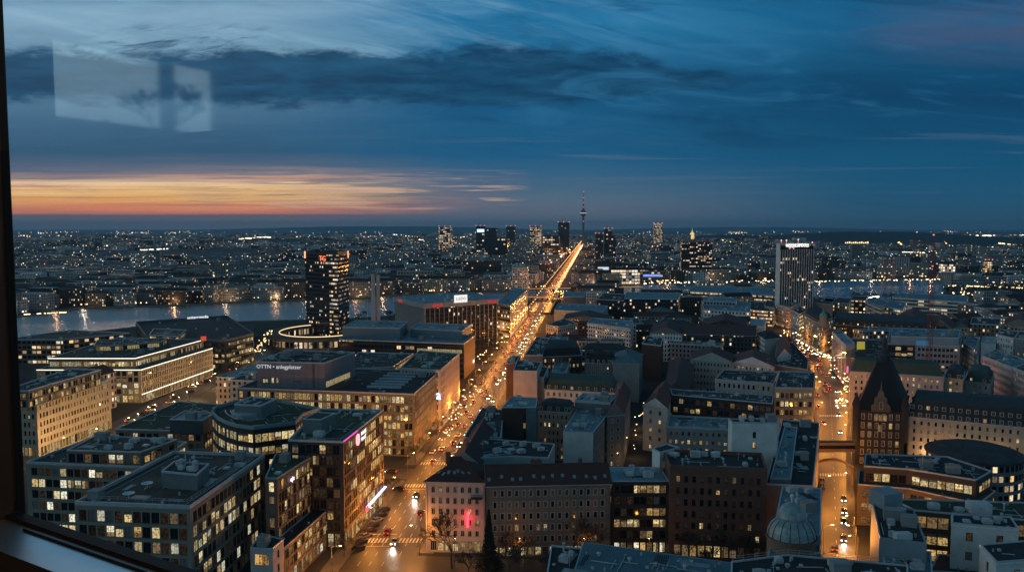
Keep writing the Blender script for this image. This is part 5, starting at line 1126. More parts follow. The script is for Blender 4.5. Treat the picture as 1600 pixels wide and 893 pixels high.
# footbridges over the side street
for k, (ya, za, zb, lab) in enumerate(((704, 11, 14.6, 'closed dark footbridge spanning the orange side street'), (720, 8, 8.8, 'slim arched footbridge just in front of the closed footbridge'))):
    a, c = at(1277, ya, za), at(1333, ya + (0 if k == 0 else 6), za); d = c - a; an = math.atan2(d.y, d.x); t = empty('footbridge', (a.x, a.y, 0), lab, 'bridge'); m = MB()
    if k == 0: m.obox((a + c) / 2, an, d.length, 3.4, za, zb); m.build('corridor', wallm('brown'), t); m = MB(); m.obox((a + c) / 2 + Vector((0, -1.75)), an, d.length, .08, za + 1.3, za + 2.6); m.build('glazing_strip', GL, t)
    else:
        for i in range(12):
            u, w = a.lerp(c, i / 12), a.lerp(c, (i + 1) / 12); h0, h1 = 1.8 * math.sin(math.pi * i / 12), 1.8 * math.sin(math.pi * (i + 1) / 12)
            m.hexa([(u.x, u.y - .9, za - 1 + h0), (w.x, w.y - .9, za - 1 + h1), (w.x, w.y + .9, za - 1 + h1), (u.x, u.y + .9, za - 1 + h0)], [(u.x, u.y - .9, zb - 1 + h0), (w.x, w.y - .9, zb - 1 + h1), (w.x, w.y + .9, zb - 1 + h1), (u.x, u.y + .9, zb - 1 + h0)], 0, True)
        m.build('deck', wallm('brown'), t)
        m = MB(); m.obox(a.lerp(c, .02), an, .8, 2, 0, za - 1); m.obox(a.lerp(c, .98), an, .8, 2, 0, za - 1); m.build('pier', wallm('brown'), t)
# painted markings
m = MB()
def dash(c0, dr, L, w, z=.03):
    n = Vector((-dr.y, dr.x)) * w / 2; a, c = c0 - dr * L / 2, c0 + dr * L / 2
    m.face([(a.x + n.x, a.y + n.y, z), (a.x - n.x, a.y - n.y, z), (c.x - n.x, c.y - n.y, z), (c.x + n.x, c.y + n.y, z)])
dr = Vector((.1, 1)).normalized()
for dd in range(200, 900, 7):
    for o_ in (-5.6, -2.4, 1.2, 4.6): dash(AV(dd, o_), dr, 3, .16)
for dd in (238, 290, 318): 
    for k in range(17):
        if dd == 238 and 7 <= k <= 8: continue
        dash(AV(dd, -8.4 + k * 1.05), dr, 3.6, .52)
for dd in (233.5, 243, 286, 322): dash(AV(dd, -4.2), Vector((1, 0)), 8, .3)
for y0 in (741, 649):
    a, c = at(1280, y0), at(1332 if y0 > 700 else 1318, y0)
    for k in range(13): dash(a.lerp(c, (k + .5) / 13), Vector((.36, 1)).normalized(), 3.6, .5)
for k in range(60):
    a, c, dd = midline(.02 + k * .011); q = a.lerp(c, .44); dash(q, dd, 2.6, .15)
for dd in range(228, 236, 2): dash(AV(dd, 8.9), dr, .1, .1)
tag(m.build('road_markings', MARK), kind='structure')

# ================================================================== STREET LAMPS
AMB = emit('lamp_amber', (1, .62, .24), 28); POLE = plain('lamp_pole', (.16, .15, .13), .5)
def lamp_proto(h=8.5, arm=2.2):
    t = empty('street_lamp', (0, 0, 0))
    m = MB(); m.tube((0, 0, 0), (0, 0, h), .11, .07, 6); m.tube((0, 0, 0), (0, 0, .9), .2, .15, 6); m.build('pole', POLE, t)
    m = MB(); m.tube((0, 0, h), (arm, 0, h + .5), .06, .05, 5); m.build('arm', POLE, t)
    m = MB(); m.box(arm - .2, arm + .6, -.17, .17, h + .47, h + .62); m.build('lamp_head', POLE, t)
    m = MB(); m.box(arm - .12, arm + .5, -.13, .13, h + .36, h + .465); m.build('lamp_glass', AMB, t)
    return t
def add_light(loc, power, col=(1, .36, .05), r=.35, parent=None):
    l = bpy.data.lights.new('lamp_light', 'POINT'); l.energy = power; l.color = col; l.shadow_soft_size = r
    o = bpy.data.objects.new('lamp_light', l); C.objects.link(o)
    if parent: o.parent = parent
    o.location = loc; return o
LP = lamp_proto(); lamp_first = [True]
POW = 5400
def place_lamp(p, rz, label, group, power=None, col=(1, .36, .05)):
    if lamp_first[0]: o = LP; lamp_first[0] = False; o.location = (p.x, p.y, 0); o.rotation_euler = (0, 0, rz)
    else: o = copy_tree(LP, (p.x, p.y, 0), rz)
    o['label'] = label; o['category'] = 'street lamp'; o['group'] = group
    ca, sa = math.cos(rz), math.sin(rz); l = add_light((p.x + 2.3 * ca, p.y + 2.3 * sa, 8.2), power or POW, col)
for k in range(27):
    d = 212 + k * 30
    place_lamp(AV(d, -10.3), 0, 'lamp post on the office side kerb of the glowing avenue', 'lamps along the avenue, office side')
    place_lamp(AV(d + 15, 10.3), math.pi, 'lamp post on the old house side kerb of the glowing avenue', 'lamps along the avenue, old house side')
for k in range(20):
    a, c, dd = midline(.03 + k * .047)
    w = (c - a).length
    place_lamp(c + Vector((-.8, 0)), math.pi, 'lamp post on the right hand pavement of the orange side street', 'lamps along the side street, far side', POW * .9)
    if k % 2: place_lamp(a + Vector((.7, 0)), 0, 'lamp post on the left hand kerb of the orange side street', 'lamps along the side street, near side', POW * .9)
for px in [(40, 728), (95, 712), (150, 692), (196, 668), (228, 650), (262, 632), (300, 612), (340, 592), (385, 570)]:
    p = at(*px); place_lamp(p + Vector((8, 9)), math.pi * .25, 'lamp post on the warm lit street in front of the cream finned office', 'lamps of the cream office street', POW * 1.3, (1, .56, .2))
for o_, d_ in ((-32, 545), (-48, 552), (14, 540), (22, 548), (-30, 300), (-44, 310), (-24, 690), (22, 680)):
    place_lamp(AV(d_, o_), .5, 'lamp post beside one of the crossings of the avenue', 'lamps at the avenue crossings', POW * 1.2)
for o_ in (22, 40, 58, 76): place_lamp(X2 + Vector((o_, -6)), math.pi / 2, 'lamp post in the dim lane in front of the long brown house', 'lamps of the dim lane', POW * .07)
# the far avenue: one mass of lamps, lit by a lamp every hundred metres
m = MB(); d = 1030
while d < 5200:
    for o_ in (-10.5, 10.5):
        p = AV(d, o_); s = .35 + d / 9000; m.tube((p.x, p.y, 0), (p.x, p.y, 8.5), .12, n=4, m=1); m.box(p.x - s, p.x + s, p.y - s, p.y + s, 8.5, 8.5 + s, 0)
    d += 28 + d * .006
tag(m.build('distant_street_lamps', [emit('lamp_amber_far', (1, .5, .14), 6), POLE]), kind='stuff')
for k in range(26):
    d = 1040 + k * 60 + k * k * 4; p = AV(d, 0); add_light((p.x, p.y, 13), 13000 + k * 1900, (1, .34, .04), 1.2)
# alley lights
for px in ((1000, 668), (992, 700), (1003, 655), (985, 720)): p = at(*px, 4); add_light((p.x, p.y, 4), 320, (1, .55, .2), .2)
# glows seen on single facades
for px, z, pw, col in (((895, 545), 5, 2600, (1, .5, .18)), ((1490, 612), 5, 1800, (1, .3, .12)), ((1545, 640), 5, 900, (1, .6, .3)), ((1450, 735), 7, 1100, (1, .56, .26)), ((1500, 742), 7, 1100, (1, .56, .26)), ((1560, 750), 7, 1100, (1, .56, .26)), ((855, 690), 4, 600, (1, .6, .3)), ((875, 680), 4, 500, (1, .5, .25)), ((730, 880), 5, 300, (1, .6, .3))):
    p = at(*px); add_light((p.x, p.y, z), pw, col, .3)

# ================================================================== CARS
CARP, g, out = new_mat('car_paint'); principled(g, out, Base_Color=g.node('ShaderNodeObjectInfo').outputs['Color'], Roughness=.25, Metallic=.2)
HL, TL = emit('headlight_white', (1, .9, .72), 26, 'NONE'), emit('tail_light_red', (1, .03, .015), 7, 'NONE')
TYRE = plain('tyre_rubber', (.02, .02, .02), .8)
def car_body(m, mb=0):
    secs = [(-2.15, .55, .85, .78), (-2.05, .32, .98, .84), (-1.2, .25, 1.0, .88), (1.1, .25, .95, .88), (1.95, .3, .8, .85), (2.15, .5, .68, .72)]
    ring = lambda y, z0, z1, w: [(-w, y, z0), (w, y, z0), (w, y, z1 - .15), (w * .88, y, z1), (-w * .88, y, z1), (-w, y, z1 - .15)]
    L = [ring(*s) for s in secs]
    for A, B in zip(L, L[1:]):
        for i in range(6): m.face([A[i], B[i], B[(i + 1) % 6], A[(i + 1) % 6]], mb)
    m.face(L[0][::-1], mb); m.face(L[-1], mb)
def car_cabin(m, mg=0, mr=1):
    b = [(-.8, -1.75, .96), (.8, -1.75, .96), (.8, 1.05, .93), (-.8, 1.05, .93)]; t = [(-.64, -1.2, 1.42), (.64, -1.2, 1.42), (.64, .25, 1.45), (-.64, .25, 1.45)]
    for i in range(4): m.face([b[i], b[(i + 1) % 4], t[(i + 1) % 4], t[i]], mg)
    m.face(t, mr)
def car_proto():
    t = empty('car', (0, 0, 0)); m = MB(); car_body(m); body = m.build('body', CARP, t)
    m = MB(); car_cabin(m); m.build('cabin', [GL, CARP], t)
    for x in (-.82, .82):
        for y in (-1.35, 1.35): m = MB(); m.tube((x - .1, y, .33), (x + .1, y, .33), .33, n=12); m.build('wheel', TYRE, t)
        m = MB(); m.box(x * .72 - .17, x * .72 + .17, 2.1, 2.19, .5, .66); m.build('headlight', HL, t)
        m = MB(); m.box(x * .75 - .15, x * .75 + .15, -2.2, -2.11, .62, .78); m.build('tail_light', TL, t)
    return t
CARS = {}
OFFM = plain('lamp_lens_off', (.3, .3, .3), .3)
def paint(o, col):
    o.color = (*col, 1)
    for c in o.children: c.color = (*col, 1)
cp = car_proto(); park = None
def parked_proto():
    t = copy_tree(cp, (0, 0, 0))
    for c in t.children:
        if c.name.startswith(('headlight', 'tail_light')):
            c.data = c.data.copy(); c.data.materials.clear(); c.data.materials.append(OFFM)
    return t
pp = parked_proto(); used = {'m': False, 'p': False}
def place_car(p, ang, col, label, group, lit=True, z=.03):
    key = 'm' if lit else 'p'; src = cp if lit else pp
    if not used[key]: o = src; used[key] = True; o.location = (p.x, p.y, z); o.rotation_euler = (0, 0, ang)
    else: o = copy_tree(src, (p.x, p.y, z), ang)
    o.name = 'car' if lit else 'parked_car'
    o['label'] = label; o['category'] = 'car'; o['group'] = group; paint(o, col); return o
AWAY = -math.atan2(.1, 1); TOW = math.pi + AWAY
GREY = [(.02, .02, .022), (.05, .05, .055), (.25, .25, .26), (.5, .5, .5), (.03, .04, .07), (.08, .02, .02), (.6, .6, .58)]
def spot(o, power):
    l = bpy.data.lights.new('headlight_beam', 'SPOT'); l.energy = power; l.spot_size = R(70); l.spot_blend = .6; l.color = (1, .92, .78); l.shadow_soft_size = .15
    s = bpy.data.objects.new('headlight_beam', l); C.objects.link(s); s.parent = o; s.location = (0, 2.3, .9); s.rotation_euler = (R(80), 0, 0)
parkl = [((560, 858), 'darkest'), ((565, 848), ''), ((572, 839), ''), ((579, 830), ''), ((584, 822), ''), ((590, 814), ''), ((595, 806), ''), ((601, 798), '')]
for k, (px, _) in enumerate(parkl):
    place_car(at(*px), AWAY - .6, GREY[k % 3] if k != 3 else (.09, .03, .03), 'dark parked car in the slanted row by the pavement below the pink sign office', 'cars parked at an angle along the avenue', False)
near = [((606, 832), AWAY, (.2, .02, .02), 'dark red car with glowing tail lights ahead of the zebra crossing', 0), ((617, 848), TOW, (.3, .3, .31), 'silver car with its headlights on at the zebra crossing', 1), ((650, 775), TOW, (.05, .05, .05), 'car with a bright headlight beam below the junction', 1),
        ((657, 803), AWAY, (.03, .03, .035), 'dark car beside the tall lamp post of the avenue', 0), ((624, 765), AWAY + 1.3, (.04, .04, .05), 'dark car turning at the junction', 0), ((611, 738), AWAY + 1.5, (.06, .06, .06), 'dark car waiting in the left arm of the junction', 0)]
for px, an, col, lab, sp in near:
    o = place_car(at(*px), an, col, lab, 'cars near the avenue junction')
    if sp: spot(o, 2200)
SSA = -math.atan2(.37, 1)
for px, an, col, lab in [((1318, 781), SSA + math.pi, (.05, .05, .06), 'dark car, topmost of the three in a row on the near orange street'), ((1319, 800), SSA + math.pi, (.1, .1, .1), 'dark car, middle one of the three in a row on the near orange street'),
        ((1318, 816), SSA + math.pi, (.02, .02, .02), 'black car, lowest of the three in a row on the near orange street'), ((1304, 858), SSA, (.06, .06, .06), 'dark car at the bottom of the near orange street'), ((1313, 676), SSA + math.pi, (.4, .4, .4), 'pale car with headlights just before the closed footbridge'),
        ((1316, 694), SSA, (.05, .05, .05), 'dark car at the foot of the closed footbridge')]:
    place_car(at(*px), an, col, lab, 'cars on the near orange street')
o = place_car(at(1318, 843), SSA + math.pi, (.05, .05, .05), 'dark car throwing a headlight beam low on the near orange street', 'cars on the near orange street'); spot(o, 1500)
for px in ((1281, 752), (1281, 761)): place_car(at(*px) + Vector((.8, 0)), SSA, (.04, .04, .05), 'dark car parked at the kerb under the black roofed block', 'cars parked under the black roofed block', False)
# further traffic: one small mesh a car
m = MB(); car_body(m, 0); car_cabin(m, 1, 0)
for x in (-.6, .6): m.box(x - .22, x + .22, 2.1, 2.22, .45, .75, 2); m.box(x - .2, x + .2, -2.24, -2.11, .58, .84, 3)
cm = m.mesh('car', [CARP, GL, emit('headlight_far', (1, .86, .6), 12), emit('tail_far', (1, .1, .04), 4.5)])
def mid_car(p, an, label, group):
    o = bpy.data.objects.new('car', cm); C.objects.link(o); o.location = (p.x, p.y, .03); o.rotation_euler = (0, 0, an); o.color = (*rnd.choice(GREY), 1); tag(o, label, 'car', group)
lanes = [(-7, AWAY), (-4, AWAY), (-.6, AWAY), (2.9, TOW), (6.2, TOW)]
for o_, an in lanes:
    d = 300 + rnd.random() * 30
    while d < 860:
        if rnd.random() < .62: mid_car(AV(d, o_), an, 'small car with red tail lights in the evening traffic of the avenue' if an == AWAY else 'small car with white headlights in the evening traffic of the avenue', 'outgoing avenue traffic' if an == AWAY else 'oncoming avenue traffic')
        d += rnd.uniform(11, 30)
for k in range(44):
    a, c, dd = midline(.34 + .6 * rnd.random()); f, s_ = rnd.choice(((.22, 0), (.44, 0), (.62, 1), (.78, 1), (.1, 0), (.33, 0)))
    mid_car(a.lerp(c, f), -math.atan2(dd.x, dd.y) + (math.pi if s_ else 0), 'small car with white headlights on the busy far stretch of the orange street' if s_ else 'small car with red tail lights on the busy far stretch of the orange street', 'oncoming cars on the orange street' if s_ else 'outgoing cars on the orange street')
for k in range(14):
    p = at(rnd.uniform(205, 330), 0 + 700); f = rnd.random(); p = at(195 + f * 190, 664 - f * 100) + Vector((rnd.uniform(-3, 3), 0)); mid_car(p, -.9 + rnd.choice((0, math.pi)), 'small car on the warm lit street in front of the cream finned office', 'cars by the cream office')
m = MB()
for o_, an in lanes:
    d = 880.0
    while d < 5000:
        p = AV(d, o_ * (1 + d / 9000)); s = .28 + d / 6500
        m.box(p.x - .9, p.x + .9, p.y, p.y + 4, .3, 1.4, 0)
        for x in (-.6, .6): m.box(p.x + x - s * .6, p.x + x + s * .6, p.y - .3, p.y - .02, .5, .5 + s, 2 if an == AWAY else 1)
        d += rnd.uniform(12, 40) + d * .004
tag(m.build('distant_traffic', [FRAME_D, emit('headlight_mass', (1, .72, .38), 7), emit('tail_mass', (1, .3, .08), 3.2)]), kind='stuff')

# ================================================================== TREES
BARK = plain('bark_dark', (.055, .045, .036), .9); TWIG = plain('twig_dark', (.075, .06, .048), .9)
def tree_proto(h, seed, spread=.36):
    r = random.Random(seed); tr, cr = MB(), MB(); t = empty('bare_tree', (0, 0, 0))
    def grow(p, d, L, rad, lev):
        q = p + d * L; mid = p.lerp(q, .5) + Vector((r.uniform(-1, 1), r.uniform(-1, 1), 0)) * L * .06
        tgt = tr if lev < 2 else cr
        tgt.tube(p, mid, rad, rad * .85, 5 if lev < 2 else 3, cap=False); tgt.tube(mid, q, rad * .85, rad * .65, 5 if lev < 2 else 3, cap=False)
        if lev >= 5: return
        for k in range((4, 4, 3, 3, 3)[lev]):
            a = r.uniform(0, 6.28); tilt = r.uniform(.35, .95); o = d.orthogonal().normalized(); o = o * math.cos(a) + d.cross(o) * math.sin(a)
            nd = (d * math.cos(tilt) + o * math.sin(tilt) + Vector((0, 0, .12))).normalized(); f = r.uniform(.55, 1.0) if k else 1.0
            grow(p.lerp(q, f), nd, L * r.uniform(.6, .82), max(.05, rad * .55), lev + 1)
    grow(Vector((0, 0, -.1)), Vector((0, 0, 1)), h * .31, h * .016, 0)
    tr.build('trunk', BARK, t); cr.build('crown', TWIG, t); t.location = (0, 0, 0); return t
TP = [tree_proto(15, 3), tree_proto(13, 8), tree_proto(10, 21)]; tused = [False] * 3
def place_tree(p, kind, label, group=None, sc=1.0, rz=None):
    rz = rnd.uniform(0, 6.28) if rz is None else rz
    if not tused[kind]: o = TP[kind]; tused[kind] = True; o.location = (p.x, p.y, 0); o.rotation_euler = (0, 0, rz)
    else: o = copy_tree(TP[kind], (p.x, p.y, 0), rz)
    o.scale = (sc, sc, sc); o['label'] = label; o['category'] = 'tree'
    if group: o['group'] = group
    elif 'group' in o: del o['group']
place_tree(at(706, 888), 0, 'big bare tree in front of the pale corner house', sc=1.25); place_tree(at(893, 884), 0, 'widest bare tree in front of the middle of the long brown house', sc=1.15)
place_tree(at(797, 884), 2, 'small bare tree close beside the dark evergreen', sc=1.2); place_tree(at(820, 886), 2, 'second slim bare tree to the right of the dark evergreen', sc=1.1); place_tree(at(930, 884), 1, 'bare tree at the right end of the long brown house', sc=1.15)
for x, y in ((1075, 876), (1130, 878), (1178, 880)): place_tree(at(x, y), 2, 'small bare tree before the lit shops of the brick building', 'bare trees before the brick building', 1.1)
place_tree(at(232, 668), 2, 'bare tree lit from below beside the cream finned office', sc=1.0)
for d in range(318, 500, 15): place_tree(AV(d, -11), 2, 'bare street tree in the crowded row below the rosy ribbed office', 'bare trees on the office side of the avenue', rnd.uniform(.75, .95))
for d in (226, 243, 256, 269, 282): place_tree(AV(d, -11.4), 2, 'bare street tree by the pavement of the pink sign office', 'bare trees by the pink sign office', .75)
for x, y in ((955, 548), (966, 549), (978, 547)): place_tree(at(x, y), 0, 'bare tree in the clump before the white square windowed office', 'bare trees before the white office', 1.0)
for x, y in ((812, 628), (826, 629), (840, 626)): place_tree(at(x, y), 2, 'bare tree at the foot of the blank mauve gable', 'bare trees under the mauve gable', .9)
for x, y in ((862, 700), (872, 692), (866, 682)): place_tree(at(x, y), 2, 'bare tree in the narrow court lit orange', 'bare trees in the orange lit court', .8)
for k in range(16): place_tree(at(rnd.uniform(398, 530), rnd.uniform(528, 558)), k % 2 + 1, 'bare tree on the dark lawn around the round building', 'bare trees on the dark lawn', .9)
for k in range(9): place_tree(at(rnd.uniform(746, 792), rnd.uniform(542, 566)), 1, 'bare tree in the small dark park beside the avenue', 'bare trees in the small park', .9)
for k in range(8): place_tree(at(rnd.uniform(1222, 1258), rnd.uniform(592, 606)), 1, 'bare tree behind the dark curved house row', 'bare trees behind the curved row', .9)
for k in range(40):
    x = rnd.uniform(1330, 1600); place_tree(at(x, rnd.uniform(450, 470) if x > 1480 else rnd.uniform(470, 476)), k % 2, 'bare tree in the dark riverside park', 'bare trees in the riverside park', 1.1)
for k in range(14): place_tree(at(rnd.uniform(500, 770), rnd.uniform(498, 506) - 0), 1, 'bare tree along the near river bank', 'bare trees on the near river bank', 1.0)
for k in range(10): place_tree(at(rnd.uniform(1140, 1200), rnd.uniform(622, 640)), 1, 'bare tree in the black yard behind the white window row', 'bare trees in the black yard', .8)
for k in range(7): place_tree(X2 + Vector((26 + k * 11, -9)), 2, 'small bare tree along the dim lane at the lower frame edge', 'bare trees along the dim lane', rnd.uniform(.8, 1.1))
# evergreen
p = at(764, 888); t = empty('evergreen_tree', (p.x, p.y, 0), 'slender dark evergreen with a broad bushy foot in front of the brown house', 'tree'); r = random.Random(4)
m = MB(); m.tube((p.x, p.y, 0), (p.x, p.y, 15), .3, .05, 7); m.build('trunk', BARK, t); m = MB()
for k in range(5200):
    z = r.random() ** 1.25 * 16.5; rr = (3.9 * (1 - z / 6) + 1.6 * z / 6 if z < 6 else 1.6 * (1 - (z - 6) / 11)) * (.55 + .45 * r.random()) * (1 + .22 * math.sin(z * 2.3 + k % 7)); a = r.uniform(0, 6.28)
    c0 = Vector((p.x + rr * math.cos(a), p.y + rr * math.sin(a), z + .4)); u = Vector((r.uniform(-1, 1), r.uniform(-1, 1), r.uniform(-1, .3))).normalized() * .34; w = u.orthogonal().normalized() * .14
    m.face([c0 - u, c0 + w, c0 + u, c0 - w])
m.build('crown', plain('needles_dark', (.022, .034, .02), .8, .5, 1.5), t)

# ================================================================== THE REST OF THE CITY
A_ = Vector((.1, 1)).normalized(); B_ = Vector((1, -.1)).normalized()
def blocked(poly, extra=3):
    pts = list(poly) + [centroid(poly)] + [(poly[i] + poly[(i + 1) % 4]) / 2 for i in range(4)]
    c = centroid(poly)
    for q in pts:
        if abs(q.x - AV(q.y).x) < 21: return True
        if inside(q, RIVER): return True
        if any(inside(q, S_) for S_ in EXCL): return True
    for fp in FOOT:
        fc = centroid(fp)
        if (fc - c).length > 160: continue
        big_ = inset(fp, -extra)
        if any(inside(q, big_) for q in pts) or any(inside(v, poly) for v in fp) or inside(fc, poly): return True
    return False
wide_l = [p + Vector((-5, 0)) for p in sl]; wide_r = [p + Vector((5, 0)) for p in sr]
EXCL = [[at(*q) for q in ((-300, 640), (330, 600), (745, 600), (800, 520), (770, 470), (620, 488), (215, 505), (-300, 540))], [at(*q) for q in ((1258, 520), (1490, 520), (1490, 452), (1258, 452))], [at(*q) for q in ((985, 482), (1080, 482), (1080, 452), (985, 452))],
        wide_l[::-1] + wide_r, [at(*q) for q in PARKS[0]], [at(*q) for q in PARKS[1]], [at(*q) for q in ((700, 620), (790, 600), (840, 530), (742, 532), (720, 560))],
        [at(*q) for q in ((1300, 480), (1600, 480), (1600, 446), (1300, 452))], [at(*q) for q in ((395, 520), (620, 510), (620, 494), (395, 502))], [at(*q) for q in ((20, 760), (200, 700), (420, 570), (420, 545), (330, 580), (20, 700))],
        [at(*q) for q in ((1325, 530), (1385, 530), (1385, 500), (1325, 500))]]
FB = [facade('facade_block_%s' % w, w, fw, 3.2, .45, .55, lit, 1, .8) for w, fw, lit in (('grey', 2.6, .17), ('soot', 2.8, .2), ('sand', 2.5, .17), ('white', 2.8, .12), ('brown', 2.7, .2), ('greyblue', 3, .17), ('pink', 2.6, .15), ('mid', 3.2, .26))]
cands = []; rr = random.Random(11)
v = 250.0
while v < 1500:
    u = -v * .75
    while u < v * .75:
        L, D = rr.uniform(22, 46), rr.uniform(12, 15); c0 = AV(v) + B_ * u + Vector((0, 0)); rot = rr.choice((0, 0, 0, 1)) ; ja = rr.uniform(-.07, .07)
        if c0.x > 150 + v * .05: ja += .3
        a_, b_ = (A_, B_) if not rot else (B_ * -1, A_)
        ca, sa = math.cos(ja), math.sin(ja); rt = lambda q: Vector((q.x * ca - q.y * sa, q.x * sa + q.y * ca))
        bb, aa = rt(b_), rt(a_); poly = [c0 - bb * L / 2 - aa * D / 2, c0 + bb * L / 2 - aa * D / 2, c0 + bb * L / 2 + aa * D / 2, c0 - bb * L / 2 + aa * D / 2]
        ok = abs(c0.x) < c0.y * .7 and c0.y > 400
        if ok and not blocked(poly): cands.append((c0.length, poly, rr.uniform(13, 19) if v < 800 else rr.uniform(13, 22), rr.randrange(len(FB)), rr.random()))
        u += (L if not rot else D) + rr.uniform(4, 9)
    v += rr.uniform(22, 32)
cands.sort(key=lambda t: t[0])
KL = ['grey', 'sooty', 'sandy', 'white', 'brown', 'blue grey', 'pinkish', 'dark grey']
def zone(c):
    e = 'across the river' if inside_far(c) else ('in the central quarter' if AV(c.y).x < c.x < .37 * c.y + 4 else ('in the right hand quarter' if c.x > .37 * c.y else 'in the office quarter'))
    return e
def inside_far(c):
    if c.y > 1250: return True
    for a, b in zip(rf, rf[1:]):
        if min(a.x, b.x) <= c.x <= max(a.x, b.x): return c.y > a.y + (b.y - a.y) * (c.x - a.x) / (b.x - a.x + 1e-9)
    return False
NT_ = 270
for k, (dl, poly, h, fi, rv) in enumerate(cands[:NT_]):
    rt_ = ('flat', 'teal') if rv < .3 else ('flat', 'bitumen') if rv < .5 else ('gable', 'darkred') if rv < .66 else ('gable', 'black') if rv < .8 else ('hip', 'slate') if rv < .9 else ('flat', 'pale')
    z_ = zone(centroid(poly)); rn_ = {'teal': 'teal flat', 'bitumen': 'black flat', 'darkred': 'dark red pitched', 'black': 'black pitched', 'slate': 'slate hipped', 'pale': 'pale flat'}[rt_[1]]
    b = Bld('city_block', '%s city block under a %s roof %s' % (KL[fi], rn_, z_), 'building', '%s blocks with %s roofs %s' % (KL[fi], rn_, z_))
    b.block(poly, h, 0, FB[fi], roof=rt_[0], rm=rt_[1], parapet=.5, rh=3.8, foot=False, chim=(1 if dl < 800 and rt_[0] != 'flat' else 0), units=(3 if dl < 750 and rt_[0] == 'flat' else 0))
# far city as a mass
FM_ = [facade('facade_mass_%s' % w, w, 4.5, 4.0, .5, .5, l, 1.1, .6) for w, l in (('grey', .09), ('soot', .1), ('sand', .09), ('white', .07), ('greyblue', .09))]
RM_ = [roofm('bitumen'), roofm('teal'), roofm('darkred'), roofm('pale'), roofm('slate')]
m = MB()
def mass_box(c0, L, D, h, ja, fi, ri):
    ca, sa = math.cos(ja), math.sin(ja); P_ = [c0 + Vector((x * ca - y * sa, x * sa + y * ca)) for x, y in ((-L / 2, -D / 2), (L / 2, -D / 2), (L / 2, D / 2), (-L / 2, D / 2))]
    UVK[0] += 1; u0 = (UVK[0] * 37) % 1777 * 22.5
    for i in range(4):
        a, c = P_[i], P_[(i + 1) % 4]
        if Vector((c.y - a.y, a.x - c.x)).dot(-(a + c)) <= 0 and h > 0: pass
        l = (c - a).length; m.face([(a.x, a.y, 0), (c.x, c.y, 0), (c.x, c.y, h), (a.x, a.y, h)], fi, [(u0, 0), (u0 + l, 0), (u0 + l, h), (u0, h)])
    m.face([(p.x, p.y, h) for p in P_], 5 + ri)
for dl, poly, h, fi, rv in cands[NT_:]: mass_box(centroid(poly), (poly[1] - poly[0]).length, (poly[2] - poly[1]).length, h, math.atan2((poly[1] - poly[0]).y, (poly[1] - poly[0]).x), fi % 5, int(rv * 5) % 5)
WOODS = [[(95, 392), (420, 388), (470, 396), (330, 404), (80, 402)], [(1300, 388), (1620, 388), (1620, 372), (1400, 366), (1270, 378)]]
WD = [[at(*q) for q in w] for w in WOODS]
d = 1250.0
while d < 11000:
    step = 16 + d * .012; x = -d * .72
    while x < d * .72:
        sc_ = 1 + d / 9000; L = rr.uniform(18, 60) * sc_; c0 = Vector((x + L / 2, d + rr.uniform(-step, step) * .6)); x += L + rr.uniform(2, 14) * sc_ * (1 if rr.random() < .8 else 4)
        if abs(c0.x - AV(d).x) < 18 + L / 2 or inside(c0, RIVER) or inside(c0 - Vector((0, 25)), RIVER) or any(inside(c0, w) for w in WD): continue
        if d > 1250 and any((centroid(f_) - c0).length < 40 + L / 2 for f_ in FOOT if abs(f_[0].y - d) < 90): continue
        if rr.random() < .12 + d / 30000: continue
        h = rr.uniform(9, 20) + (rr.random() < .05) * rr.uniform(5, 22)
        mass_box(c0, L, rr.uniform(12, 20) * sc_, h, rr.uniform(-.25, .25), rr.choice((0, 0, 1, 1, 2, 3, 4)), rr.choice((0, 0, 1, 1, 2, 3, 4)))
    d += step * rr.uniform(1.2, 1.7)
tag(m.build('distant_city', FM_ + RM_), kind='stuff')

# lights of the far city
COLS = [(1, .72, .36), (1, .6, .24), (1, .86, .62), (.85, .93, 1), (1, .25, .15), (.6, 1, .75)]
LM = [emit('city_light_%d' % i, c, 4.2) for i, c in enumerate(COLS)] + [emit('city_light_bright', (1, .84, .55), 9)]
m = MB()
def light(p, z, px, ci, wide=1.0):
    s = px * p.length / 1250 / 2; m.box(p.x - s * wide, p.x + s * wide, p.y - s, p.y + s, z, z + s * 2, ci)
rr = random.Random(5)
clus = [(rr.uniform(-60, 1660), 361.5 + rr.random() ** 1.2 * 80) for _ in range(230)]
for k in range(4600):
    if rr.random() < .6:
        q = rr.choice(clus); sp_ = 4 + (q[1] - 356) * .32; x, y = rr.gauss(q[0], sp_ * 1.5), rr.gauss(q[1], sp_ * .16)
    else: y = 361 + rr.random() ** 1.05 * 92; x = rr.uniform(-60, 1660)
    z = rr.uniform(4, 16)
    if y < 360.6: continue
    p = at(x, y, z)
    if p.length > 30000 or inside(p, RIVER) or any(inside(p, w) and rr.random() < .93 for w in WD): continue
    if abs(p.x - AV(p.y).x) < 12: continue
    light(p, z, rr.choice((.25, .32, .4, .5, .65)) * (1.6 if rr.random() < .07 else 1), rr.choice((0, 0, 0, 1, 1, 2, 2, 2, 3, 4 if rr.random() < .4 else 1, 5 if rr.random() < .15 else 2)))
def streak(pts, n, px=.9, ci=(1, 0), jit=.6):
    for k in range(n):
        f = rr.random() * (len(pts) - 1); i = int(f); a, c = pts[i], pts[i + 1]; x, y = a[0] + (c[0] - a[0]) * (f - i), a[1] + (c[1] - a[1]) * (f - i)
        light(at(x + rr.gauss(0, jit), y + rr.gauss(0, jit * .35), 9), 9, px, rr.choice(ci), rr.choice((1, 1, 2)))
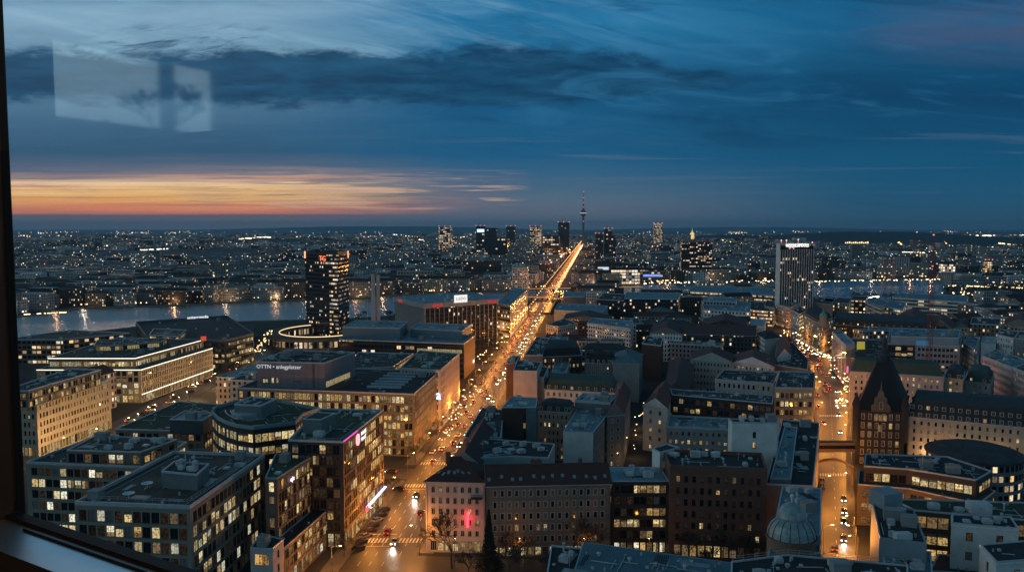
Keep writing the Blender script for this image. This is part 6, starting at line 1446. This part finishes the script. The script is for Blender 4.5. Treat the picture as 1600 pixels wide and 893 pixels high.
streak([(350, 383), (362, 377), (378, 374)], 26, 1.0, (1, 0)); streak([(376, 374), (398, 372), (424, 371)], 70, 1.2, (6, 0, 2), .8); streak([(655, 375), (700, 373), (745, 369)], 46, .9, (0, 2)); streak([(688, 397), (745, 385)], 22)
streak([(629, 399), (655, 396)], 26, .9, (6, 2)); streak([(1394, 374), (1407, 381), (1420, 388)], 34, .9, (1,)); streak([(1395, 394), (1445, 395)], 30, 1.0, (0, 2)); streak([(1500, 369), (1600, 368)], 40, 1.0, (0, 2, 6)); streak([(1118, 369), (1132, 376), (1158, 381)], 30, .8, (1, 0))
streak([(180, 375), (330, 378)], 30, .9, (0, 2)); streak([(100, 385), (180, 384)], 16, 1.0, (2, 0)); streak([(220, 391), (262, 389)], 26, 1.0, (3, 2)); streak([(1130, 368), (1260, 370)], 40, .9, (0, 2)); streak([(1310, 371), (1400, 369)], 30, .9, (0, 2)); streak([(610, 366), (640, 369)], 14, .8, (2, 3))
streak([(860, 400), (905, 392)], 18, 1.0, (4, 1)); streak([(800, 440), (850, 415), (880, 398)], 60, 1.0, (1, 0, 4, 2), 4); streak([(955, 404), (1005, 402)], 20, 1.0, (3, 2)); streak([(965, 410), (1060, 412)], 20, .9, (2, 3)); streak([(1590, 384), (1560, 380)], 14, 1.0, (0,)); streak([(1545, 390), (1572, 391)], 14, .9, (1, 4))
for line, n in ((RF, 100),):
    for k in range(n):
        f = rr.random() * (len(line) - 1); i = int(f); x, y = line[i][0] + (line[i + 1][0] - line[i][0]) * (f - i), line[i][1] + (line[i + 1][1] - line[i][1]) * (f - i)
        if x < 560 and rr.random() < .45: continue
        light(at(x, y - 1.2), 4, rr.choice((.8, 1.0, 1.2)), rr.choice((1, 0, 2, 1)))
streak([(36, 491.5), (104, 488)], 40, .9, (1, 1, 0), .4); streak([(990, 443), (1210, 439)], 60, .9, (1, 0, 6, 2), 2.2); streak([(1270, 440), (1480, 436)], 50, .85, (1, 0, 2), 1.4); streak([(1350, 466), (1372, 464)], 26, 1.1, (0, 6), 1.0); streak([(1480, 446), (1600, 450)], 40, .8, (1, 0), 1)
streak([(1480, 455), (1600, 470)], 40, .9, (1, 0), 6); streak([(1225, 515), (1262, 548), (1300, 560)], 60, 1.0, (0, 1, 2, 6), 7); streak([(690, 690), (715, 640), (745, 600)], 50, 1.0, (0, 1, 2, 4), 6); streak([(745, 560), (800, 520)], 16, 1.0, (1, 0), 5); streak([(985, 700), (1000, 650), (1020, 630)], 24, .9, (1, 0), 4)
streak([(400, 550), (425, 515)], 30, .9, (0, 1), 4); streak([(1425, 690), (1470, 700)], 5, 1.6, (0,), 3); streak([(1305, 640), (1325, 600), (1300, 570)], 40, 1.0, (0, 1, 2), 5)
tag(m.build('city_lights', LM), kind='stuff')

# lamps of the far embankment: their light falls on the water and the fronts behind
for k in range(26):
    f = (k + .5) / 26 * (len(RF) - 1); i = int(f); x, y = RF[i][0] + (RF[i + 1][0] - RF[i][0]) * (f - i), RF[i][1] + (RF[i + 1][1] - RF[i][1]) * (f - i)
    p = at(x, y - 1.0); add_light((p.x + rr.uniform(-9, 9), p.y, 6), rr.uniform(900, 3400) * (1 if x < 900 else 1.5), rr.choice(((1, .5, .2), (1, .7, .4), (1, .85, .65))), .7)
# wooded rises far off
WOODM = plain('woodland_dark', (.014, .019, .016), .95, .4, .004, 0, .03)
def rise(cx, cy, rx, ry, h):
    m = MB(); n = 24; k = 10
    rows = [[(cx + rx * (j / k) * math.cos(2 * math.pi * i / n), cy + ry * (j / k) * math.sin(2 * math.pi * i / n), h * (math.cos(math.pi * j / k) * .5 + .5) * (1 + .12 * math.sin(i * 2.1 + j)) - .3) for i in range(n)] for j in range(k + 1)]
    for j in range(k):
        for i in range(n): m.face([rows[j][i], rows[j + 1][i], rows[j + 1][(i + 1) % n], rows[j][(i + 1) % n]] if j else [rows[0][0], rows[1][i], rows[1][(i + 1) % n]])
    return tag(m.build('hills', WOODM, smooth=True), kind='structure')
rise(2800, 6200, 1500, 2200, 62); rise(1800, 6600, 700, 900, 38); rise(-1500, 5200, 1300, 700, 22); rise(-4200, 26000, 9000, 3000, 140); rise(9000, 30000, 9000, 3000, 120)
# ================================================================== SKY
w = bpy.data.worlds.new('World'); SC.world = w; w.use_nodes = True; g = NT(w.node_tree); g.n.clear()
out = g.node('ShaderNodeOutputWorld'); bg = g.node('ShaderNodeBackground'); g.l.new(bg.outputs[0], out.inputs[0])
tc = g.node('ShaderNodeTexCoord').outputs['Generated']; sp = g.node('ShaderNodeSeparateXYZ'); g.l.new(tc, sp.inputs[0]); X, Y, Z = sp.outputs
az = g.m('ARCTAN2', X, Y); hyp = g.m('SQRT', g.m('ADD', g.m('MULTIPLY', X, X), g.m('MULTIPLY', Y, Y)))
el = g.m('DIVIDE', Z, g.m('MAXIMUM', g.m('MAXIMUM', Y, g.m('MULTIPLY', hyp, .5)), .02)); V = g.m('MULTIPLY', el, 1250.0); U = g.m('MULTIPLY', az, 1250.0)
UV_ = lambda sx, sy, ox=0.0, sh=0.0: g.vec(g.m('ADD', g.m('DIVIDE', U, sx), ox), g.m('DIVIDE', g.m('ADD', V, g.m('MULTIPLY', U, sh)), sy))
n_str = g.noise(UV_(420, 26, 3.1), 1, 5, .6, .4); n_fine = g.noise(UV_(150, 14, 7.7), 1, 6, .62, .5); n_big = g.noise(UV_(330, 90, 1.3), 1, 5, .6, .6)
n_cir = g.noise(UV_(300, 38, 5.5, .22), 1, 6, .62, .8)
Vw = g.m('ADD', V, g.m('ADD', g.m('MULTIPLY', g.m('SUBTRACT', n_str, .5), 26.0), g.m('MULTIPLY', g.m('SUBTRACT', n_fine, .5), 12.0)))
def pr_(stops, src): return g.ramp(g.m('DIVIDE', src, 420.0, clamp=True), [(min(1, s / 420), lin(*c)) for s, c in stops])
# low band keeps crisp edges near the horizon
Vl = g.m('ADD', V, g.m('MULTIPLY', g.m('SUBTRACT', n_str, .5), g.smooth(V, 20, 60, 1.5, 26.0)))
n_thin = g.noise(UV_(260, 7, 6.6), 1, 5, .6, .3)
Vl = g.m('ADD', Vl, g.m('MULTIPLY', g.m('SUBTRACT', n_thin, .5), g.smooth(V, 22, 34, 2.5, 26.0)))
L_ = pr_([(0, (128, 122, 124)), (17, (124, 114, 120)), (19.5, (118, 92, 108)), (22, (214, 134, 108)), (27, (252, 146, 98)), (36, (246, 150, 90)), (46, (255, 192, 108)), (57, (255, 202, 126)), (68, (254, 216, 164)), (75, (222, 182, 152)), (81, (138, 128, 132)), (92, (92, 106, 128)), (118, (50, 92, 122)), (150, (58, 100, 132)), (200, (80, 122, 150)), (262, (116, 156, 180)), (326, (136, 172, 197)), (380, (92, 140, 174))], Vl)
C_ = pr_([(0, (106, 112, 122)), (24, (104, 112, 130)), (46, (90, 112, 132)), (74, (60, 102, 134)), (110, (28, 92, 132)), (200, (22, 88, 130)), (262, (30, 106, 150)), (312, (36, 118, 164)), (380, (28, 104, 152))], Vw)
R_ = pr_([(0, (58, 90, 112)), (30, (36, 86, 117)), (100, (18, 84, 121)), (200, (12, 66, 103)), (250, (16, 78, 116)), (316, (20, 92, 134)), (380, (22, 88, 132))], Vw)
sky = g.mix(g.smooth(U, 60, 560), g.mix(g.smooth(g.m('ADD', U, g.m('MULTIPLY', g.m('SUBTRACT', n_str, .5), 240.0)), -430, -40), L_, C_), R_)
# pink fibres above the glow that reach further across
fib = g.m('MULTIPLY', g.m('MULTIPLY', g.smooth(n_fine, .5, .68), g.m('MULTIPLY', g.smooth(V, 26, 40), g.smooth(V, 95, 72))), g.m('MULTIPLY', g.smooth(U, 60, -260), .55))
sky = g.mix(fib, sky, lin(205, 160, 140))
# fine fibres inside the glow
win = g.m('MULTIPLY', g.m('MULTIPLY', g.smooth(V, 22, 28), g.smooth(V, 84, 76)), g.smooth(U, 40, -330))
n_f2 = g.noise(UV_(520, 5.5, 8.8), 1, 4, .6, .2)
sky = g.mix(g.m('MULTIPLY', g.m('MULTIPLY', g.smooth(n_f2, .5, .36), win), .5), sky, lin(206, 118, 84))
sky = g.mix(g.m('MULTIPLY', g.m('MULTIPLY', g.smooth(n_f2, .56, .68), win), .55), sky, lin(255, 224, 170))
n_f3 = g.noise(UV_(240, 9, 12.8), 1, 5, .62, .4)
w3 = g.m('MULTIPLY', g.m('MULTIPLY', g.smooth(V, 24, 34), g.smooth(V, 92, 78)), g.m('MULTIPLY', g.smooth(U, -640, -260), g.smooth(U, 40, -60)))
sky = g.mix(g.m('MULTIPLY', g.m('MULTIPLY', g.smooth(n_f3, .5, .62), w3), .75), sky, lin(236, 190, 156))
sky = g.mix(g.m('MULTIPLY', g.m('MULTIPLY', g.smooth(n_f3, .5, .4), w3), .7), sky, lin(112, 112, 128))
# small dark bars inside the glow
bar = g.m('MULTIPLY', g.smooth(n_fine, .62, .72), g.m('MULTIPLY', g.smooth(V, 28, 40), g.smooth(V, 92, 80)))
sky = g.mix(g.m('MULTIPLY', g.m('MULTIPLY', bar, g.smooth(U, -100, -350)), .5), sky, lin(120, 96, 100))
# pale cirrus at the upper left
cir = g.m('MULTIPLY', g.smooth(n_cir, .44, .72), g.m('MULTIPLY', g.smooth(V, 210, 290), g.smooth(U, 330, -420)))
sky = g.mix(g.m('MULTIPLY', cir, .62), sky, lin(180, 206, 218))
cir2 = g.m('MULTIPLY', g.smooth(n_cir, .4, .62), g.m('MULTIPLY', g.smooth(V, 200, 280), g.smooth(U, 640, 0)))
sky = g.mix(g.m('MULTIPLY', cir2, .3), sky, lin(66, 142, 184))
# long dark cloud bank
tap = g.m('MULTIPLY', g.smooth(U, 430, 20), g.smooth(U, -900, -300, .8, 1.0))
half = g.m('MULTIPLY', g.m('ADD', g.m('MULTIPLY', tap, 38.0), 3.0), g.m('ADD', .5, g.m('MULTIPLY', n_big, 1.0)))
dv = g.m('ABSOLUTE', g.m('SUBTRACT', V, g.m('ADD', g.m('MULTIPLY', g.m('SUBTRACT', n_big, .5), 24.0), g.m('ADD', 229.0, g.m('MULTIPLY', U, -.004)))))
ed = g.m('SUBTRACT', half, g.m('ADD', dv, g.m('MULTIPLY', g.m('SUBTRACT', g.noise(UV_(60, 20, 2.2), 1, 7, .68, .3), .5), 58.0)))
cl = g.m('MULTIPLY', g.smooth(ed, -9, 12), g.smooth(U, 440, 330))
ccol = g.mix(g.smooth(g.noise(UV_(130, 26, 9.1), 1, 6, .65), .35, .68), lin(13, 54, 86), lin(27, 82, 116))
sky = g.mix(g.m('MULTIPLY', cl, .92), sky, ccol)
# thin wisps over the bank and a faint rosy patch at the upper right
wsp = g.m('MULTIPLY', g.smooth(g.noise(UV_(110, 17, 4.4, -.15), 1, 7, .7, .9), .5, .66), g.m('MULTIPLY', g.m('MULTIPLY', g.smooth(V, 258, 280), g.smooth(V, 318, 290)), g.m('MULTIPLY', g.smooth(U, -640, -520), g.smooth(U, -300, -420))))
sky = g.mix(g.m('MULTIPLY', wsp, .85), sky, lin(36, 72, 102))
dx, dyv = g.m('DIVIDE', g.m('SUBTRACT', U, 690.0), 220.0), g.m('DIVIDE', g.m('SUBTRACT', V, 304.0), 62.0)
ros = g.smooth(g.m('ADD', g.m('MULTIPLY', dx, dx), g.m('MULTIPLY', dyv, dyv)), 1.2, 0.0); sky = g.mix(g.m('MULTIPLY', g.m('MULTIPLY', ros, g.smooth(n_big, .25, .6)), .6), sky, lin(84, 84, 114))
und = g.m('MULTIPLY', g.smooth(n_big, .42, .66), g.m('MULTIPLY', g.smooth(V, 60, 130), .16)); sky = g.mix(und, sky, lin(18, 60, 98))
tx = g.noise(UV_(240, 42, 20.2, .1), 1, 7, .66, .9)
sky = g.mix(g.m('MULTIPLY', g.m('MULTIPLY', g.smooth(tx, .5, .7), g.smooth(V, 110, 190)), g.smooth(U, -200, 100, .1, .5)), sky, lin(48, 116, 158))
sky = g.mix(g.m('MULTIPLY', g.m('MULTIPLY', g.smooth(tx, .48, .3), g.smooth(V, 90, 150)), g.smooth(U, -300, 100, .1, .55)), sky, lin(14, 62, 98))
tl = g.noise(UV_(420, 16, 31.0), 1, 6, .62, .5)
sky = g.mix(g.m('MULTIPLY', g.m('MULTIPLY', g.smooth(tl, .54, .7), g.m('MULTIPLY', g.smooth(V, 18, 60), g.smooth(V, 190, 120))), g.smooth(U, -330, -100, .12, .4)), sky, lin(96, 112, 132))
# overhead and behind the viewer the twilight is brighter and greyer
amb = g.ramp(g.m('ADD', g.m('MULTIPLY', Z, .5), .5), [(0, (.02, .03, .045)), (.5, AMB_H), (.62, AMB_M), (1, AMB_Z)])
front = g.m('MULTIPLY', g.smooth(g.m('ABSOLUTE', az), 1.25, .72), g.smooth(Z, .62, .36))
sky = g.mix(front, amb, sky)
# west side of the dusk, seen only in the pane's reflection
west = g.m('MULTIPLY', g.smooth(g.m('ABSOLUTE', g.m('ADD', az, 1.7)), .75, .25), g.m('MULTIPLY', g.smooth(Z, .02, .15), g.smooth(Z, .6, .4)))
sky = g.mix(west, sky, (.62, .8, .86, 1))
ns = g.node('ShaderNodeTexSky'); ns.sky_type = 'NISHITA'; ns.sun_disc = False; ns.sun_elevation = R(1.5); ns.sun_rotation = R(-27)
tot = g.mix(1.0, g.mix(1.0, sky, (10, 10, 10, 1), 'MULTIPLY'), g.mix(1.0, ns.outputs[0], (.004, .004, .004, 1), 'MULTIPLY'), 'ADD')
g.l.new(tot, bg.inputs[0]); bg.inputs[1].default_value = .1
sl_ = bpy.data.lights.new('sun', 'SUN'); sl_.energy = .12; sl_.angle = R(10); sl_.color = (1, .62, .38); so = bpy.data.objects.new('sun', sl_); C.objects.link(so)
sd = Vector((math.sin(R(-27)) * math.cos(R(1.5)), math.cos(R(-27)) * math.cos(R(1.5)), math.sin(R(1.5)))); so.rotation_euler = sd.to_track_quat('Z', 'Y').to_euler()

# ================================================================== HAZE
if HAZE:
    m = MB(); m.box(-46000, 46000, -4000, 46000, -1.0, 420.0)
    hm, g, out = new_mat('haze_air'); pv = g.node('ShaderNodeVolumePrincipled'); pv.inputs['Color'].default_value = (.36, .74, 1, 1); pv.inputs['Density'].default_value = HAZE; pv.inputs['Anisotropy'].default_value = .2
    g.l.new(pv.outputs[0], out.inputs['Volume']); o = m.build('haze', hm); tag(o, kind='stuff')

# ================================================================== THE ROOM BEHIND THE WINDOW
tn, nn = Vector((.86, -.51)).normalized(), Vector((.51, .86)).normalized(); RA = math.atan2(tn.y, tn.x)
def TN(t, n): return tn * t + nn * n
def room_box(m, t0, t1, n0, n1, z0, z1, mi=0):
    p = [TN(t0, n0), TN(t1, n0), TN(t1, n1), TN(t0, n1)]; m.hexa([(q.x, q.y, z0) for q in p], [(q.x, q.y, z1) for q in p], mi, True)
tJ = TN(0, 0); J = at_d(25, 805, 1.67); tJ = J.x * tn.x + J.y * tn.y; gN = J.x * nn.x + J.y * nn.y; zS = J.z
DK = plain('room_dark', (.05, .045, .04), .8)
t = empty('window', (J.x, J.y, zS), 'room window with a dark bronze jamb and a pale metal ledge', 'window')
m = MB(); room_box(m, tJ - .14, tJ, gN - .12, gN + .02, zS - .3, 97.2); m.build('jamb', plain('jamb_bronze', (.11, .055, .028), .4, .4, 3), t)
def n_at(px): k = (px - 800) / F; return tJ * (k * tn.y - tn.x) / (nn.x - k * nn.y)
m = MB(); room_box(m, tJ - .01, tJ + .0015, n_at(9), n_at(20), zS - .3, 97.2); m.build('jamb_seal', plain('gasket_rubber', (.008, .008, .009), .7, .1), t)
m = MB(); room_box(m, tJ - .3, 4, gN - .118, gN - .022, zS - .05, zS); 
m.build('ledge', plain('ledge_metal', (.8, .84, .86), .38, .06, 4, 1.0), t)
m = MB(); room_box(m, tJ - .3, 4, gN - .021, gN + .005, zS - .05, zS + .008); room_box(m, tJ + .1, tJ + .5, gN - .04, gN - .036, zS + .001, zS + .004); m.build('gasket', plain('gasket_rubber', (.008, .008, .009), .7, .1), t)
m = MB(); room_box(m, tJ - .3, 4, gN - .112, gN - .03, 93.4, zS - .052); m.build('apron', plain('apron_brown', (.2, .16, .13), .6), t)
zSplit = 95.16  # invented split of one continuous glass: reflection above, none below
cg, g, out = new_mat('clear_pane'); tb = g.node('ShaderNodeBsdfTransparent'); g.l.new(tb.outputs[0], out.inputs[0])
m = MB(); room_box(m, tJ, 4, gN - .004, gN + .004, zS + .01, zSplit - .001); m.build('clear_pane', cg, t)  # lower part of the same glass, reflection left out
rg, g, out = new_mat('upper_pane_added_gloss'); tb = g.node('ShaderNodeBsdfTransparent'); gb = g.node('ShaderNodeBsdfGlossy'); gb.inputs['Roughness'].default_value = .05; gb.inputs[0].default_value = (.145, .155, .155, 1); ad = g.node('ShaderNodeAddShader')  # uncoated glass: reflection added over full transparency, on the upper part only
geo = g.node('ShaderNodeNewGeometry'); 
g.l.new(tb.outputs[0], ad.inputs[0]); g.l.new(gb.outputs[0], ad.inputs[1]); g.l.new(ad.outputs[0], out.inputs[0])
m = MB(); p = [TN(tJ, gN), TN(4, gN)]; m.face([(p[0].x, p[0].y, zSplit), (p[1].x, p[1].y, zSplit), (p[1].x, p[1].y, 97.2), (p[0].x, p[0].y, 97.2)]); m.build('upper_pane', rg, t)
LWARM = emit('bulb_warm', (1, .6, .28), 3)
for k, (lt, ln, pw) in enumerate(((-.75, -1.0, 26), (1.2, -2.6, 30))):
    q = TN(lt, ln); t3 = empty('pendant_lamp', (q.x, q.y, 97.2), ('small warm pendant lamp hanging deep in the dark room near its side wall', 'small warm pendant lamp hanging deep in the dark room near its back wall')[k], 'lamp')
    m = MB(); m.tube((q.x, q.y, 96.7), (q.x, q.y, 97.2), .006, n=5); m.build('cord', FRAME_D, t3)
    m = MB(); m.lathe(q, [(.1, 96.55), (.05, 96.68), (.02, 96.72)], 14); m.build('lamp_shade', FRAME_D, t3)
    m = MB(); m.lathe(q, [(0, 96.53), (.03, 96.55), (.035, 96.59), (.02, 96.63), (0, 96.64)], 10); m.build('bulb', LWARM, t3)
    add_light((q.x, q.y, 96.48), pw, (1, .58, .28), .04)
# side wall with a high window whose reflection shows in the pane
tW = tJ - 2.0
def refl(px, py):
    d = ray(px, py); dt, dn = d.x * tn.x + d.y * tn.y, d.x * nn.x + d.y * nn.y; s = gN / dn; th = s * dt; k = (th - tW) / -dt if dt < 0 else 0
    k = (tW - th) / dt; return gN - dn * k, CAM_Z + d.z * (s + k)
n_a, z_a = refl(66, 62); n_b, z_b = refl(333, 108); _, z_c = refl(66, 204); _, z_d = refl(333, 190); n_m0, _ = refl(252, 92); n_m1, _ = refl(272, 96)
zt, zb = (z_a + z_b) / 2, (z_c + z_d) / 2
m = MB(); hi, lo = max(n_a, n_b), min(n_a, n_b); m1, m0 = max(n_m0, n_m1), min(n_m0, n_m1)
room_box(m, tW - .03, tW, -5, lo, 93.4, 97.2); room_box(m, tW - .03, tW, hi, gN + .05, 93.4, 97.2); room_box(m, tW - .03, tW, lo, hi, 93.4, zb); room_box(m, tW - .03, tW, lo, hi, zt, 97.2); room_box(m, tW - .03, tW, m0, m1, zb, zt)
tag(m.build('room_wall', DK), kind='structure')
m = MB(); room_box(m, tW, tJ - .145, gN - .03, gN + .05, 93.4, 97.2); room_box(m, tW, 4.2, -5.2, -5, 93.4, 97.2); room_box(m, 4.0, 4.2, -5, gN + .05, 93.4, 97.2); tag(m.build('room_wall', DK), kind='structure')
m = MB(); room_box(m, tW, 4.2, -5.2, gN + .05, 93.2, 93.4); tag(m.build('room_floor', DK), kind='structure')
m = MB(); room_box(m, tW - .2, 4.2, -5.2, gN + .05, 97.2, 97.4); tag(m.build('room_ceiling', DK), kind='structure')
t2 = empty('twiggy_plant', (*TN(tW + .3, (lo + hi) / 2), 93.4), 'bare twiggy indoor plant standing by the high side window of the room', 'plant'); q0 = TN(tW + .3, hi - .38); r = random.Random(2); m = MB()
def tw(p, d, L, lev):
    q = p + d * L; m.tube(p, q, .004 if lev else .01, .003, 3, cap=False)
    if lev > 4: return
    for k in range(3): tw(p.lerp(q, r.uniform(.6, 1)), (d + Vector((r.uniform(-1, 1), r.uniform(-1, 1), r.uniform(-.4, .6))) * .75).normalized(), L * .68, lev + 1)
tw(Vector((q0.x, q0.y, zb - .25)), Vector((0, 0, 1)), .2, 0); q1 = TN(tW + .3, hi - .15); tw(Vector((q1.x, q1.y, zb - .3)), Vector((.1, 0, 1)).normalized(), .13, 1)
m.tube((q0.x, q0.y, 93.75), (q0.x, q0.y, zb - .2), .014); m.tube((q1.x, q1.y, 93.75), (q1.x, q1.y, zb - .28), .012); m.build('twigs', BARK, t2)
m = MB(); m.lathe(q0.lerp(q1, .5), [(.12, 93.4), (.19, 93.8), (.2, 93.82), (.17, 93.8), (0, 93.78)], 16); m.build('pot', wallm('brick'), t2)

# ================================================================== CAMERA
cd = bpy.data.cameras.new('camera'); cd.sensor_width = 36; cd.lens = F / 1600 * 36; cd.clip_start = .05; cd.clip_end = 200000
co = bpy.data.objects.new('camera', cd); C.objects.link(co); co.location = (0, 0, CAM_Z); co.rotation_euler = (R(90) - PITCH, 0, 0); SC.camera = co
vs = SC.view_settings; vs.view_transform = 'Standard'; vs.look = 'None'; vs.exposure = EXPO; vs.gamma = 1
cy = SC.cycles; cy.max_bounces = 5; cy.diffuse_bounces = 2; cy.glossy_bounces = 2; cy.transparent_max_bounces = 8; cy.volume_bounces = 0; cy.sample_clamp_indirect = 3.0; cy.sample_clamp_direct = 0; cy.use_denoising = True; cy.caustics_reflective = False; cy.caustics_refractive = False; cy.use_light_tree = True; cy.blur_glossy = .5
try: cy.denoiser = 'OPENIMAGEDENOISE'
except Exception: pass
